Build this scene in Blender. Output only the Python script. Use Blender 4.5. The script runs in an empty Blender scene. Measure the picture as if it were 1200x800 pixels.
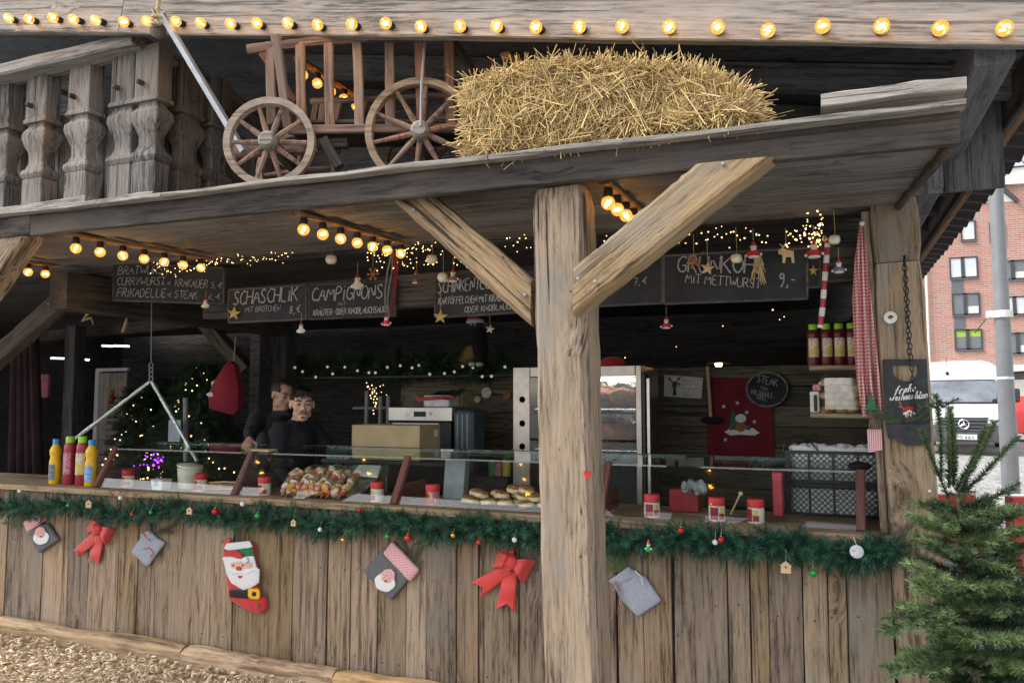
import bpy, bmesh, math, random
import numpy as np
from mathutils import Vector, Matrix, Euler, noise
R = math.radians
random.seed(7)
rng = np.random.default_rng(7)
scene = bpy.context.scene
col = scene.collection

# ------------------------------------------------------------------ camera
CAM = Vector((1.588, -3.953, 1.56))
PITCH = math.atan(70 / 900)
YAW = math.atan2(0.373, 0.928)            # turned to the left of the stall's normal
FH = Vector((-math.sin(YAW), math.cos(YAW), 0)); RH = Vector((math.cos(YAW), math.sin(YAW), 0))
FWD = FH * math.cos(PITCH) + Vector((0, 0, math.sin(PITCH)))
UPV = -FH * math.sin(PITCH) + Vector((0, 0, math.cos(PITCH)))
cam_data = bpy.data.cameras.new('camera'); cam = bpy.data.objects.new('camera', cam_data); col.objects.link(cam)
cam.location = CAM
cam.rotation_euler = Euler((math.pi / 2 + PITCH, 0, YAW))
cam_data.sensor_fit = 'HORIZONTAL'; cam_data.sensor_width = 36; cam_data.lens = 27
cam_data.clip_end = 2000; cam_data.clip_start = 0.05
scene.camera = cam

# ------------------------------------------------------------------ light
SUN_EL, SUN_AZ = R(50), R(240)            # azimuth clockwise from +Y: behind the camera, to its left
world = bpy.data.worlds.new('World'); scene.world = world; world.use_nodes = True
wn = world.node_tree.nodes; wl = world.node_tree.links
bg = wn['Background']
sky = wn.new('ShaderNodeTexSky'); sky.sky_type = 'NISHITA'; sky.sun_disc = False
sky.sun_elevation = SUN_EL; sky.sun_rotation = SUN_AZ; sky.dust_density = 1.5; sky.air_density = 1.0; sky.ozone_density = 1.0
hsv = wn.new('ShaderNodeHueSaturation'); hsv.inputs['Saturation'].default_value = 0.28   # thin cloud: nearly white sky
wl.new(sky.outputs['Color'], hsv.inputs['Color']); wl.new(hsv.outputs['Color'], bg.inputs['Color'])
bg.inputs['Strength'].default_value = 0.15
sun_d = bpy.data.lights.new('sun', 'SUN'); sun = bpy.data.objects.new('sun', sun_d); col.objects.link(sun)
sun_d.energy = 1.5; sun_d.angle = R(25); sun_d.color = (1.0, 0.975, 0.94)
sdir = Vector((math.sin(SUN_AZ) * math.cos(SUN_EL), math.cos(SUN_AZ) * math.cos(SUN_EL), math.sin(SUN_EL)))
sun.rotation_euler = sdir.to_track_quat('Z', 'Y').to_euler(); sun.location = sdir * 50
vs = scene.view_settings
vs.view_transform = 'Standard'; vs.look = 'None'; vs.gamma = 1.0; vs.use_curve_mapping = False
vs.exposure = 1.28
scene.cycles.max_bounces = 8; scene.cycles.transparent_max_bounces = 16
scene.cycles.use_denoising = True
scene.cycles.denoising_input_passes = 'RGB_ALBEDO_NORMAL'; scene.cycles.denoising_prefilter = 'NONE'
scene.cycles.sample_clamp_indirect = 4.0

# ------------------------------------------------------------------ pixel -> place (photograph pixels, 1200 x 800)
def ray(px, py): return FWD + RH * ((px - 600) / 900) + UPV * ((400 - py) / 900)
def at(px, py, Y):
    d = ray(px, py); return CAM + d * ((Y - CAM.y) / d.y)
def atz(px, py, Z):
    d = ray(px, py); return CAM + d * ((Z - CAM.z) / d.z)
def atx(px, py, X):
    d = ray(px, py); return CAM + d * ((X - CAM.x) / d.x)
def att(px, py, t): return CAM + ray(px, py) * t
def mpp(px, py, Y):                         # metres per pixel on the plane y = Y
    return (Y - CAM.y) / ray(px, py).y / 900

# ------------------------------------------------------------------ mesh builder
class MB:
    def __init__(s): s.v = []; s.f = []; s.m = []
    def add(s, verts, faces, mi=0):
        o = len(s.v); s.v += [tuple(v) for v in verts]; s.f += [tuple(i + o for i in f) for f in faces]; s.m += [mi] * len(faces)
    def box(s, c, size, rot=None, mi=0, taper=1.0):
        hx, hy, hz = size[0] / 2, size[1] / 2, size[2] / 2
        vs_ = [Vector((x * hx * (taper if z > 0 else 1), y * hy * (taper if z > 0 else 1), z * hz)) for z in (-1, 1) for y in (-1, 1) for x in (-1, 1)]
        if rot is not None: vs_ = [rot @ v for v in vs_]
        c = Vector(c)
        s.add([v + c for v in vs_], [(0, 2, 3, 1), (4, 5, 7, 6), (0, 1, 5, 4), (2, 6, 7, 3), (0, 4, 6, 2), (1, 3, 7, 5)], mi)
    def bbox(s, c, size, b=0.004, rot=None, mi=0):   # bevelled box (chamfered along z edges and rims)
        hx, hy, hz = [q / 2 for q in size]
        def ring(ins, z):
            x, y = hx - ins, hy - ins
            k = b
            return [(-x + k, -y, z), (x - k, -y, z), (x, -y + k, z), (x, y - k, z), (x - k, y, z), (-x + k, y, z), (-x, y - k, z), (-x, -y + k, z)]
        rs = [ring(b, -hz), ring(0, -hz + b), ring(0, hz - b), ring(b, hz)]
        vs_ = [Vector(v) for r_ in rs for v in r_]
        if rot is not None: vs_ = [rot @ v for v in vs_]
        c = Vector(c); fs = [tuple(range(7, -1, -1)), tuple(range(24, 32))]
        for k in range(3):
            for i in range(8):
                j = (i + 1) % 8; fs.append((k * 8 + i, k * 8 + j, k * 8 + 8 + j, k * 8 + 8 + i))
        s.add([v + c for v in vs_], fs, mi)
    def bar(s, p0, p1, w, h, up=(0, 0, 1), mi=0):
        p0, p1 = Vector(p0), Vector(p1); x = (p1 - p0); L = x.length; x.normalize()
        y = Vector(up).cross(x)
        if y.length < 1e-4: y = Vector((0, 1, 0)).cross(x)
        y.normalize(); z = x.cross(y)
        m = Matrix((x, y, z)).transposed()
        s.box((p0 + p1) / 2, (L, w, h), m, mi)
    def tube(s, pts, r, n=8, mi=0, caps=True, closed=False):
        pts = [Vector(p) for p in pts]; N = len(pts)
        rs = r if isinstance(r, (list, tuple)) else [r] * N
        vs_ = []; up = None
        for i, p in enumerate(pts):
            if closed: d = pts[(i + 1) % N] - pts[i - 1]
            else: d = pts[min(i + 1, N - 1)] - pts[max(i - 1, 0)]
            if d.length < 1e-9: d = Vector((0, 0, 1))
            d.normalize()
            if up is None: up = Vector((0, 0, 1)) if abs(d.z) < 0.9 else Vector((1, 0, 0))
            a = up.cross(d)
            if a.length < 1e-5: a = Vector((1, 0, 0)).cross(d)
            a.normalize(); b = d.cross(a); up = b
            rr = rs[i]
            ra, rb = rr if isinstance(rr, (list, tuple)) else (rr, rr)
            for k in range(n):
                t = 2 * math.pi * k / n
                vs_.append(p + a * (math.cos(t) * ra) + b * (math.sin(t) * rb))
        fs = []
        for i in range(N if closed else N - 1):
            i2 = (i + 1) % N
            for k in range(n):
                k2 = (k + 1) % n
                fs.append((i * n + k, i * n + k2, i2 * n + k2, i2 * n + k))
        if caps and not closed:
            fs.append(tuple(range(n - 1, -1, -1))); fs.append(tuple((N - 1) * n + k for k in range(n)))
        s.add(vs_, fs, mi)
    def lathe(s, prof, n=16, c=(0, 0, 0), axis='z', mi=0, rot=None):
        c = Vector(c); vs_ = []; fs = []
        for r, z in prof:
            for k in range(n):
                t = 2 * math.pi * k / n
                v = Vector((r * math.cos(t), r * math.sin(t), z))
                if axis == 'y': v = Vector((v.x, -v.z, v.y))
                if axis == 'x': v = Vector((v.z, v.x, v.y))
                if rot is not None: v = rot @ v
                vs_.append(v + c)
        for i in range(len(prof) - 1):
            for k in range(n):
                k2 = (k + 1) % n; fs.append((i * n + k, i * n + k2, (i + 1) * n + k2, (i + 1) * n + k))
        if prof[0][0] > 1e-4: fs.append(tuple(range(n - 1, -1, -1)))
        if prof[-1][0] > 1e-4: fs.append(tuple((len(prof) - 1) * n + k for k in range(n)))
        s.add(vs_, fs, mi)
    def sphere(s, c, r, nu=12, nv=8, mi=0, rot=None):
        rx, ry, rz = r if isinstance(r, (list, tuple)) else (r, r, r)
        c = Vector(c); vs_ = []; fs = []
        for j in range(1, nv):
            ph = math.pi * j / nv
            for i in range(nu):
                th = 2 * math.pi * i / nu
                v = Vector((rx * math.sin(ph) * math.cos(th), ry * math.sin(ph) * math.sin(th), -rz * math.cos(ph)))
                if rot is not None: v = rot @ v
                vs_.append(v + c)
        b_, t_ = Vector((0, 0, -rz)), Vector((0, 0, rz))
        if rot is not None: b_, t_ = rot @ b_, rot @ t_
        vs_ += [b_ + c, t_ + c]; B, T = len(vs_) - 2, len(vs_) - 1
        for j in range(nv - 2):
            for i in range(nu):
                i2 = (i + 1) % nu; fs.append((j * nu + i, j * nu + i2, (j + 1) * nu + i2, (j + 1) * nu + i))
        for i in range(nu):
            i2 = (i + 1) % nu; fs.append((B, i2, i)); fs.append((T, (nv - 2) * nu + i, (nv - 2) * nu + i2))
        s.add(vs_, fs, mi)
    def prism(s, front, back, mi=0):         # two matching outlines
        n = len(front)
        fs = [tuple(range(n)), tuple(range(2 * n - 1, n - 1, -1))]
        for i in range(n): fs.append((i, n + i, n + (i + 1) % n, (i + 1) % n))
        s.add(list(front) + list(back), fs, mi)
    def pillow(s, pts, off, inset=0.86, mi=0, puff=0.55, soft=False):   # outline on a surface, puffed towards off
        pts = [Vector(p) for p in pts]; n = len(pts); off = Vector(off)
        if soft:
            dn = []
            for a, b in zip(pts, pts[1:] + pts[:1]):
                k = max(1, min(12, int((b - a).length / 0.006))) if n < 14 else 1
                for i in range(k): dn.append(a.lerp(b, i / k))
            # round the corners a little
            pts = [(dn[i - 1] + dn[i] * 2 + dn[(i + 1) % len(dn)]) / 4 for i in range(len(dn))]; n = len(pts)
            c = sum(pts, Vector()) / n; vs_ = []; sd = random.random() * 50; amp = off.length * .16
            prof_ = [(1, 0), (1.0, .45), (.97, .72), (.90, .90), (.76, 1.0), (.55, 1.06), (.30, 1.10)]
            for ins, hh in prof_:
                for p in pts:
                    q = c + (p - c) * ins; w = noise.noise(q * 28 + Vector((sd, 0, 0))) * amp * (1 if ins < .98 else .2); vs_.append(q + off * hh + off.normalized() * w)
            vs_.append(c + off * 1.11); K = len(prof_); fs = [tuple(range(n - 1, -1, -1))]
            for k in range(K - 1):
                for i in range(n): fs.append((k * n + i, k * n + (i + 1) % n, (k + 1) * n + (i + 1) % n, (k + 1) * n + i))
            for i in range(n): fs.append(((K - 1) * n + i, (K - 1) * n + (i + 1) % n, K * n))
            s.add(vs_, fs, mi); return
        c = sum(pts, Vector()) / n
        r1 = [p + off * puff for p in pts]; r2 = [c + (p - c) * inset + off for p in pts]; r3 = [c + (p - c) * inset * 0.5 + off * 1.12 for p in pts]
        vs_ = pts + r1 + r2 + r3 + [c + off * 1.15]
        fs = [tuple(range(n - 1, -1, -1))]
        for k in range(3):
            for i in range(n): fs.append((k * n + i, k * n + (i + 1) % n, (k + 1) * n + (i + 1) % n, (k + 1) * n + i))
        for i in range(n): fs.append((3 * n + i, 3 * n + (i + 1) % n, 4 * n))
        s.add(vs_, fs, mi)
    def mesh(s, name, mats, smooth=False, shift=None):
        me = bpy.data.meshes.new(name)
        v = s.v if shift is None else [(a[0] - shift[0], a[1] - shift[1], a[2] - shift[2]) for a in s.v]
        me.from_pydata(v, [], s.f)
        for m in (mats if isinstance(mats, (list, tuple)) else [mats]): me.materials.append(m)
        if len(me.materials) > 1: me.polygons.foreach_set('material_index', s.m)
        bm = bmesh.new(); bm.from_mesh(me); bmesh.ops.recalc_face_normals(bm, faces=bm.faces); bm.to_mesh(me); bm.free()
        if smooth:
            me.polygons.foreach_set('use_smooth', [True] * len(me.polygons))
            if smooth != 'all':
                try: me.set_sharp_from_angle(angle=R(40))
                except Exception: pass
        me.update(); return me
    @staticmethod
    def wloc(o):
        v = Vector()
        while o is not None: v = v + o.location; o = o.parent
        return v
    def build(s, name, mats, parent=None, loc=None, rot=None, smooth=False, world=True):
        """world=True: the builder holds world coordinates; the object is put at the parent's origin (or its own centre)"""
        if parent is not None:
            o = bpy.data.objects.new(name, s.mesh(name, mats, smooth, MB.wloc(parent) if world else None))
            o.parent = parent
            if loc is not None: o.location = loc
        else:
            sh = None
            if loc is not None and world: sh = loc
            o = bpy.data.objects.new(name, s.mesh(name, mats, smooth, sh))
            if loc is not None: o.location = loc
        if rot is not None: o.rotation_euler = rot
        col.objects.link(o); return o

def tag(o, label=None, cat=None, group=None, kind=None):
    if label: o['label'] = label
    if cat: o['category'] = cat
    if group: o['group'] = group
    if kind: o['kind'] = kind
    return o
def thing(name, label, cat, loc=(0, 0, 0), rotz=0, group=None):
    o = bpy.data.objects.new(name, None); col.objects.link(o); o.location = loc; o.rotation_euler = (0, 0, rotz)
    o.empty_display_size = 0.1
    return tag(o, label, cat, group)
def structure(o): o['kind'] = 'structure'; return o
def inst(name, me, parent, loc, rot=(0, 0, 0), scale=None):       # alike piece sharing mesh data
    o = bpy.data.objects.new(name, me); col.objects.link(o); o.parent = parent; o.location = loc; o.rotation_euler = rot
    if scale is not None: o.scale = scale
    return o
def copy_tree(o, parent=None):
    c = o.copy(); col.objects.link(c)
    if parent is not None: c.parent = parent
    for ch in o.children: copy_tree(ch, c)
    return c
def np_obj(name, V, F, mat, parent=None, tint=None, loc=None, smooth=False):   # V (n,3), F (m,k) arrays
    me = bpy.data.meshes.new(name); n, (m, k) = len(V), F.shape
    V = np.asarray(V, dtype=np.float32)
    if parent is not None: V = V - np.array(MB.wloc(parent), dtype=np.float32)
    elif loc is not None: V = V - np.array(loc, dtype=np.float32)
    me.vertices.add(n); me.vertices.foreach_set('co', V.ravel())
    me.loops.add(m * k); me.loops.foreach_set('vertex_index', F.astype(np.int32).ravel())
    me.polygons.add(m); me.polygons.foreach_set('loop_start', np.arange(0, m * k, k, dtype=np.int32))
    me.polygons.foreach_set('loop_total', np.full(m, k, dtype=np.int32))
    if smooth: me.polygons.foreach_set('use_smooth', np.ones(m, dtype=bool))
    me.update(calc_edges=True); me.validate()
    if tint is not None:
        a = me.attributes.new('tint', 'FLOAT', 'POINT'); a.data.foreach_set('value', np.asarray(tint, dtype=np.float32))
    me.materials.append(mat)
    o = bpy.data.objects.new(name, me); col.objects.link(o)
    if parent is not None: o.parent = parent
    elif loc is not None: o.location = loc
    return o
def scatter(tv, tf, mats4, tint=None):      # template verts/faces x (n,3,4) transforms
    tv = np.asarray(tv, float); tf = np.asarray(tf); n = len(mats4); k = len(tv)
    V = np.einsum('nij,kj->nki', mats4[:, :, :3], tv) + mats4[:, None, :, 3]
    F = tf[None] + (np.arange(n) * k)[:, None, None]
    t = None if tint is None else np.repeat(tint, k)
    return V.reshape(-1, 3), F.reshape(-1, tf.shape[1]), t
def frames(pos, d, roll=None, scale=None):  # build (n,3,4) with local x along d
    d = d / (np.linalg.norm(d, axis=1, keepdims=True) + 1e-9); n = len(d)
    up = np.tile(np.array([0, 0, 1.0]), (n, 1)); up[np.abs(d[:, 2]) > 0.95] = (1, 0, 0)
    y = np.cross(up, d); y /= np.linalg.norm(y, axis=1, keepdims=True); z = np.cross(d, y)
    if roll is not None:
        c, s_ = np.cos(roll)[:, None], np.sin(roll)[:, None]; y, z = y * c + z * s_, z * c - y * s_
    if scale is not None:
        sc = scale if scale.ndim == 2 else np.stack([scale] * 3, 1)
        d, y, z = d * sc[:, :1], y * sc[:, 1:2], z * sc[:, 2:3]
    return np.stack([d, y, z, pos], 2)
# ------------------------------------------------------------------ materials
def lin(h, k=1.0):
    h = h.lstrip('#'); out = []
    for i in (0, 2, 4):
        c = int(h[i:i + 2], 16) / 255; out.append((c / 12.92 if c <= 0.04045 else ((c + 0.055) / 1.055) ** 2.4) * k)
    return tuple(out) + (1.0,)
class NT:
    def __init__(s, name):
        s.m = bpy.data.materials.new(name); s.m.use_nodes = True; s.t = s.m.node_tree; s.n = s.t.nodes; s.l = s.t.links
        s.b = s.n['Principled BSDF']
    def new(s, typ, **kw):
        n = s.n.new(typ)
        for k, v in kw.items():
            if k in n.inputs.keys() if isinstance(k, str) else False: n.inputs[k].default_value = v
            else: setattr(n, k, v)
        return n
    def link(s, a, b): s.l.new(a, b)
    def noise(s, vec, scale, detail=3, rough=0.5, dist=0.0):
        n = s.n.new('ShaderNodeTexNoise'); n.inputs['Scale'].default_value = scale; n.inputs['Detail'].default_value = detail
        n.inputs['Roughness'].default_value = rough; n.inputs['Distortion'].default_value = dist
        if vec is not None: s.link(vec, n.inputs['Vector'])
        return n.outputs['Fac']
    def mapping(s, vec, scale, rot=(0, 0, 0)):
        n = s.n.new('ShaderNodeMapping'); n.inputs['Scale'].default_value = scale; n.inputs['Rotation'].default_value = rot; s.link(vec, n.inputs['Vector']); return n.outputs[0]
    def math(s, op, a, b=None, clamp=False):
        n = s.n.new('ShaderNodeMath'); n.operation = op; n.use_clamp = clamp
        for i, x in enumerate((a, b)):
            if x is None: continue
            if isinstance(x, (int, float)): n.inputs[i].default_value = x
            else: s.link(x, n.inputs[i])
        return n.outputs[0]
    def ramp(s, fac, stops):
        n = s.n.new('ShaderNodeValToRGB'); e = n.color_ramp.elements
        while len(e) > 1: e.remove(e[-1])
        e[0].position = stops[0][0]; e[0].color = stops[0][1]
        for p, c in stops[1:]:
            x = e.new(p); x.color = c
        s.link(fac, n.inputs[0]); return n.outputs[0]
    def mix(s, fac, a, b, typ='MIX'):
        n = s.n.new('ShaderNodeMix'); n.data_type = 'RGBA'; n.blend_type = typ
        for x, k in ((fac, 0), (a, 6), (b, 7)):
            if isinstance(x, (int, float)): n.inputs[k].default_value = x
            elif isinstance(x, tuple): n.inputs[k].default_value = x
            else: s.link(x, n.inputs[k])
        return n.outputs[2]
    def coord(s, which='Object'): return s.n.new('ShaderNodeTexCoord').outputs[which]
    def rnd(s): return s.n.new('ShaderNodeObjectInfo').outputs['Random']
    def color(s, c): s.link(c, s.b.inputs['Base Color'])
    def bump(s, h, strength=0.3, dist=0.01):
        n = s.n.new('ShaderNodeBump'); n.inputs['Strength'].default_value = strength; n.inputs['Distance'].default_value = dist
        s.link(h, n.inputs['Height']); s.link(n.outputs[0], s.b.inputs['Normal'])
def plain(name, c, rough=0.6, metal=0.0, var=0.12, scale=18, bump=0.05, spec=0.5, trans=0.0, ior=1.45, coat=0.0, emit=None, es=0.0, sheen=0.0):
    t = NT(name); co = t.coord()
    f = t.noise(co, scale, 4)
    d = tuple(x * (1 - var * 1.6) for x in c[:3]) + (1,); l = tuple(min(1, x * (1 + var)) for x in c[:3]) + (1,)
    t.color(t.ramp(f, [(0.3, d), (0.7, l)]))
    if bump: t.bump(t.noise(co, scale * 4, 3), bump, 0.004)
    b = t.b.inputs
    b['Roughness'].default_value = rough; b['Metallic'].default_value = metal; b['Specular IOR Level'].default_value = spec
    b['Transmission Weight'].default_value = trans; b['IOR'].default_value = ior; b['Coat Weight'].default_value = coat; b['Sheen Weight'].default_value = sheen
    if emit: b['Emission Color'].default_value = emit; b['Emission Strength'].default_value = es
    return t.m
def wood(name, light, dark, bump=0.5, rough=0.85, var=0.45, crack=0.5, knots=0.6, ringk=8.0, fibre=55, huevar=0.012, warm=None, patch=None, spec=0.25):
    t = NT(name); co = t.coord(); r = t.rnd()
    cx = t.n.new('ShaderNodeCombineXYZ'); t.link(t.math('MULTIPLY', r, 37.0), cx.inputs[0]); t.link(t.math('MULTIPLY', r, 91.0), cx.inputs[1]); t.link(t.math('MULTIPLY', r, 53.0), cx.inputs[2])
    va = t.n.new('ShaderNodeVectorMath'); va.operation = 'ADD'; t.link(co, va.inputs[0]); t.link(cx.outputs[0], va.inputs[1]); v = va.outputs[0]
    # knots bend the grain
    kv = t.mapping(v, (2.6, 5.0, 5.0)); vo = t.n.new('ShaderNodeTexVoronoi'); vo.inputs['Scale'].default_value = 1.0; t.link(kv, vo.inputs['Vector'])
    kd = vo.outputs['Distance']
    sep = t.n.new('ShaderNodeSeparateColor'); t.link(vo.outputs['Color'], sep.inputs[0]); gate = t.math('GREATER_THAN', sep.outputs[0], 0.70)
    near = t.math('MULTIPLY', t.math('SUBTRACT', 0.42, kd, True), gate)
    v2 = t.n.new('ShaderNodeVectorMath'); v2.operation = 'ADD'; sc = t.n.new('ShaderNodeCombineXYZ')
    t.link(t.math('MULTIPLY', near, 0.16), sc.inputs[1]); t.link(t.math('MULTIPLY', near, 0.13), sc.inputs[2])
    t.link(v, v2.inputs[0]); t.link(sc.outputs[0], v2.inputs[1]); w = v2.outputs[0]
    n1 = t.noise(t.mapping(w, (0.5, 9, 9)), 1.0, 3, 0.45, 0.2)
    ring = t.math('PINGPONG', t.math('MULTIPLY', n1, ringk), 0.5)
    fib = t.noise(t.mapping(w, (8.0, fibre * 1.7, fibre * 1.7)), 1.0, 6, 0.75)
    fib2 = t.noise(t.mapping(w, (3.2, fibre * 0.6, fibre * 0.6)), 1.0, 6, 0.75)
    pat = t.noise(t.mapping(v, (0.9, 3.0, 3.0)), 1.0, 4, 0.6)
    g = t.math('ADD', t.math('ADD', t.math('MULTIPLY', fib, 0.75), t.math('MULTIPLY', ring, 0.30)), t.math('MULTIPLY', fib2, 0.60))
    g = t.math('SUBTRACT', g, 0.28)
    g = t.math('ADD', g, t.math('MULTIPLY', t.math('SUBTRACT', pat, 0.5), 0.55))
    mid = tuple((a * 0.62 + b * 0.38) for a, b in zip(light, dark))
    c = t.ramp(g, [(0.31, dark), (0.45, mid), (0.62, light)])
    if warm: c = t.mix(t.ramp(t.noise(t.mapping(v, (2.2, 16, 16)), 1.0, 4, 0.6), [(0.62, (0, 0, 0, 1)), (0.76, (.7, .7, .7, 1))]), c, warm)
    sp = t.ramp(t.noise(t.mapping(v, (22, 60, 60)), 1.0, 2, 0.5), [(0.70, (0, 0, 0, 1)), (0.76, (1, 1, 1, 1))]); c = t.mix(t.math('MULTIPLY', sp, 0.6), c, tuple(x * .5 for x in dark[:3]) + (1,))
    if patch: c = t.mix(t.ramp(t.noise(t.mapping(v, (1.4, 4, 4)), 1.0, 5, 0.6), [(0.52, (0, 0, 0, 1)), (0.70, (1, 1, 1, 1))]), c, patch)
    kn = t.ramp(kd, [(0.04, (1, 1, 1, 1)), (0.10, (0.75, 0.75, 0.75, 1)), (0.13, (0, 0, 0, 1)), (0.16, (.4, .4, .4, 1)), (0.19, (0, 0, 0, 1))])
    c = t.mix(t.math('MULTIPLY', t.math('MULTIPLY', kn, gate), knots), c, tuple(x * 0.35 for x in dark[:3]) + (1,))
    cr = t.ramp(t.noise(t.mapping(w, (0.7, fibre * 0.75, fibre * 0.75)), 1.0, 4, 0.55), [(0.60, (0, 0, 0, 1)), (0.66, (1, 1, 1, 1))])
    c = t.mix(t.math('MULTIPLY', cr, crack), c, tuple(x * 0.22 for x in dark[:3]) + (1,))
    h = t.n.new('ShaderNodeHueSaturation'); t.link(c, h.inputs['Color'])
    t.link(t.math('ADD', 1 - var / 2, t.math('MULTIPLY', r, var)), h.inputs['Value'])
    r2 = t.math('FRACT', t.math('MULTIPLY', r, 17.31))
    t.link(t.math('ADD', 0.5 - huevar / 2, t.math('MULTIPLY', r2, huevar)), h.inputs['Hue'])
    t.link(t.math('ADD', 0.8, t.math('MULTIPLY', t.math('FRACT', t.math('MULTIPLY', r, 5.7)), 0.4)), h.inputs['Saturation'])
    t.color(h.outputs[0])
    t.b.inputs['Roughness'].default_value = rough; t.b.inputs['Specular IOR Level'].default_value = spec
    t.bump(t.math('SUBTRACT', g, t.math('MULTIPLY', cr, 0.8)), bump, 0.006)
    return t.m
def foliage(name, a, b, rough=0.55, spec=0.3):       # colour by the 'tint' of each sprig
    t = NT(name); at_ = t.n.new('ShaderNodeAttribute'); at_.attribute_name = 'tint'
    f = t.math('ADD', at_.outputs['Fac'], t.math('MULTIPLY', t.math('SUBTRACT', t.noise(t.coord(), 25, 2), 0.5), 0.5))
    t.color(t.ramp(f, [(0.0, a), (1.0, b)])); t.b.inputs['Roughness'].default_value = rough; t.b.inputs['Specular IOR Level'].default_value = spec
    return t.m
def emis(name, c, s):
    t = NT(name); t.b.inputs['Base Color'].default_value = c; t.b.inputs['Emission Color'].default_value = c; t.b.inputs['Emission Strength'].default_value = s
    return t.m
def glass(name, tint=(0.9, 0.97, 0.95, 1), refl=0.10, rough=0.02):   # thin pane: mostly clear, mirrors at grazing angles
    t = NT(name); t.n.remove(t.b); out = t.n['Material Output']
    tr = t.n.new('ShaderNodeBsdfTransparent'); tr.inputs[0].default_value = tint
    gl = t.n.new('ShaderNodeBsdfGlossy'); gl.inputs['Roughness'].default_value = rough; gl.inputs[0].default_value = (1, 1, 1, 1)
    lw = t.n.new('ShaderNodeLayerWeight'); lw.inputs[0].default_value = 0.5
    f = t.math('ADD', t.math('MULTIPLY', t.math('POWER', lw.outputs['Facing'], 4.0), 0.6), refl * 0.36, True)
    mx = t.n.new('ShaderNodeMixShader'); t.link(f, mx.inputs[0]); t.link(tr.outputs[0], mx.inputs[1]); t.link(gl.outputs[0], mx.inputs[2]); t.link(mx.outputs[0], out.inputs[0])
    return t.m
def check(name, a, b, size, sa=0.0):        # gingham: woven stripes in object space (x,z)
    t = NT(name); co = t.coord(); sp = t.n.new('ShaderNodeSeparateXYZ'); t.link(co, sp.inputs[0])
    def stripe(o): return t.math('GREATER_THAN', t.math('FRACT', t.math('MULTIPLY', o, 1.0 / size)), 0.5)
    s = t.math('ADD', stripe(sp.outputs[0]), stripe(sp.outputs[2]))
    mid = tuple((x + y) / 2 for x, y in zip(a, b))
    t.color(t.ramp(t.math('MULTIPLY', s, 0.5), [(0.0, a), (0.25, a), (0.3, mid), (0.7, mid), (0.75, b)])); t.b.inputs['Roughness'].default_value = 0.9
    t.bump(t.noise(co, 400, 2), 0.15, 0.002)
    return t.m

M = {}
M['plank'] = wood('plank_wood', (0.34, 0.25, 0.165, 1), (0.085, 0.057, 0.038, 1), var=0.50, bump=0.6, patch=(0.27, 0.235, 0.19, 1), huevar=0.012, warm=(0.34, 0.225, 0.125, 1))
M['hewn'] = wood('hewn_timber', (0.34, 0.245, 0.150, 1), (0.088, 0.058, 0.037, 1), var=0.12, bump=1.0, crack=0.9, fibre=52, patch=(0.25, 0.21, 0.165, 1), ringk=11, warm=(0.37, 0.235, 0.115, 1))
M['grey'] = wood('grey_weathered_wood', (0.34, 0.31, 0.28, 1), (0.10, 0.088, 0.078, 1), var=0.25, bump=0.7, crack=0.6, patch=(0.30, 0.25, 0.20, 1), ringk=12)
M['baluster'] = wood('baluster_wood', (0.235, 0.21, 0.19, 1), (0.060, 0.050, 0.043, 1), var=0.3, bump=0.8, crack=0.6, ringk=14, patch=(0.23, 0.17, 0.12, 1))
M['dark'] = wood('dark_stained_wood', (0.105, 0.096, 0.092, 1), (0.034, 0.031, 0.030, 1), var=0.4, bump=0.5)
M['fascia'] = wood('dark_fascia_wood', (0.085, 0.068, 0.056, 1), (0.024, 0.020, 0.018, 1), var=0.25, bump=0.6, patch=(0.13, 0.10, 0.075, 1))
M['roofhaze'] = wood('old_hazy_roof_board', (0.18, 0.18, 0.19, 1), (0.07, 0.07, 0.075, 1), var=0.4, bump=0.5)  # old boards; lighter bluish grey has the glare haze mixed into the colour
M['soffit'] = wood('soffit_board', (0.20, 0.185, 0.175, 1), (0.075, 0.068, 0.063, 1), var=0.25, bump=0.4, crack=0.2, fibre=40, patch=(0.10, 0.085, 0.075, 1))
M['batten'] = wood('batten_wood', (0.34, 0.20, 0.11, 1), (0.12, 0.06, 0.03, 1), var=0.3)
M['inner'] = wood('partition_wood', (0.17, 0.145, 0.105, 1), (0.05, 0.042, 0.03, 1), var=0.5)
M['shelf'] = wood('counter_wood', (0.40, 0.29, 0.18, 1), (0.16, 0.10, 0.055, 1), var=0.2)
M['redwood'] = wood('red_stained_wood', (0.20, 0.095, 0.075, 1), (0.09, 0.042, 0.035, 1), var=0.12, crack=0.15, knots=0.1)
M['cart'] = wood('cart_wood', (0.30, 0.18, 0.125, 1), (0.10, 0.058, 0.042, 1), var=0.3, crack=0.4, knots=0.15, patch=(0.22, 0.15, 0.12, 1))
M['rim'] = wood('wheel_wood', (0.36, 0.27, 0.19, 1), (0.16, 0.105, 0.07, 1), var=0.2, crack=0.3, knots=0.1)
M['slab'] = wood('debarked_slab', (0.52, 0.36, 0.19, 1), (0.22, 0.12, 0.055, 1), var=0.25, patch=(0.12, 0.075, 0.05, 1))
M['iron'] = plain('dark_iron', (0.05, 0.048, 0.046, 1), 0.55, 0.8)
M['steel'] = plain('brushed_steel', (0.55, 0.52, 0.48, 1), 0.35, 1.0, var=0.06)
M['steel2'] = plain('warm_steel', (0.46, 0.40, 0.35, 1), 0.4, 0.9, var=0.08)
M['black'] = plain('black_plastic', (0.012, 0.012, 0.013, 1), 0.4)
M['matblack'] = plain('matt_black', (0.010, 0.010, 0.012, 1), 0.9)
M['board'] = plain('chalkboard', (0.021, 0.023, 0.028, 1), 0.75, var=0.35, scale=6)
M['chalk'] = plain('chalk', (0.36, 0.36, 0.36, 1), 0.95, var=0.25, scale=140)
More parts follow.
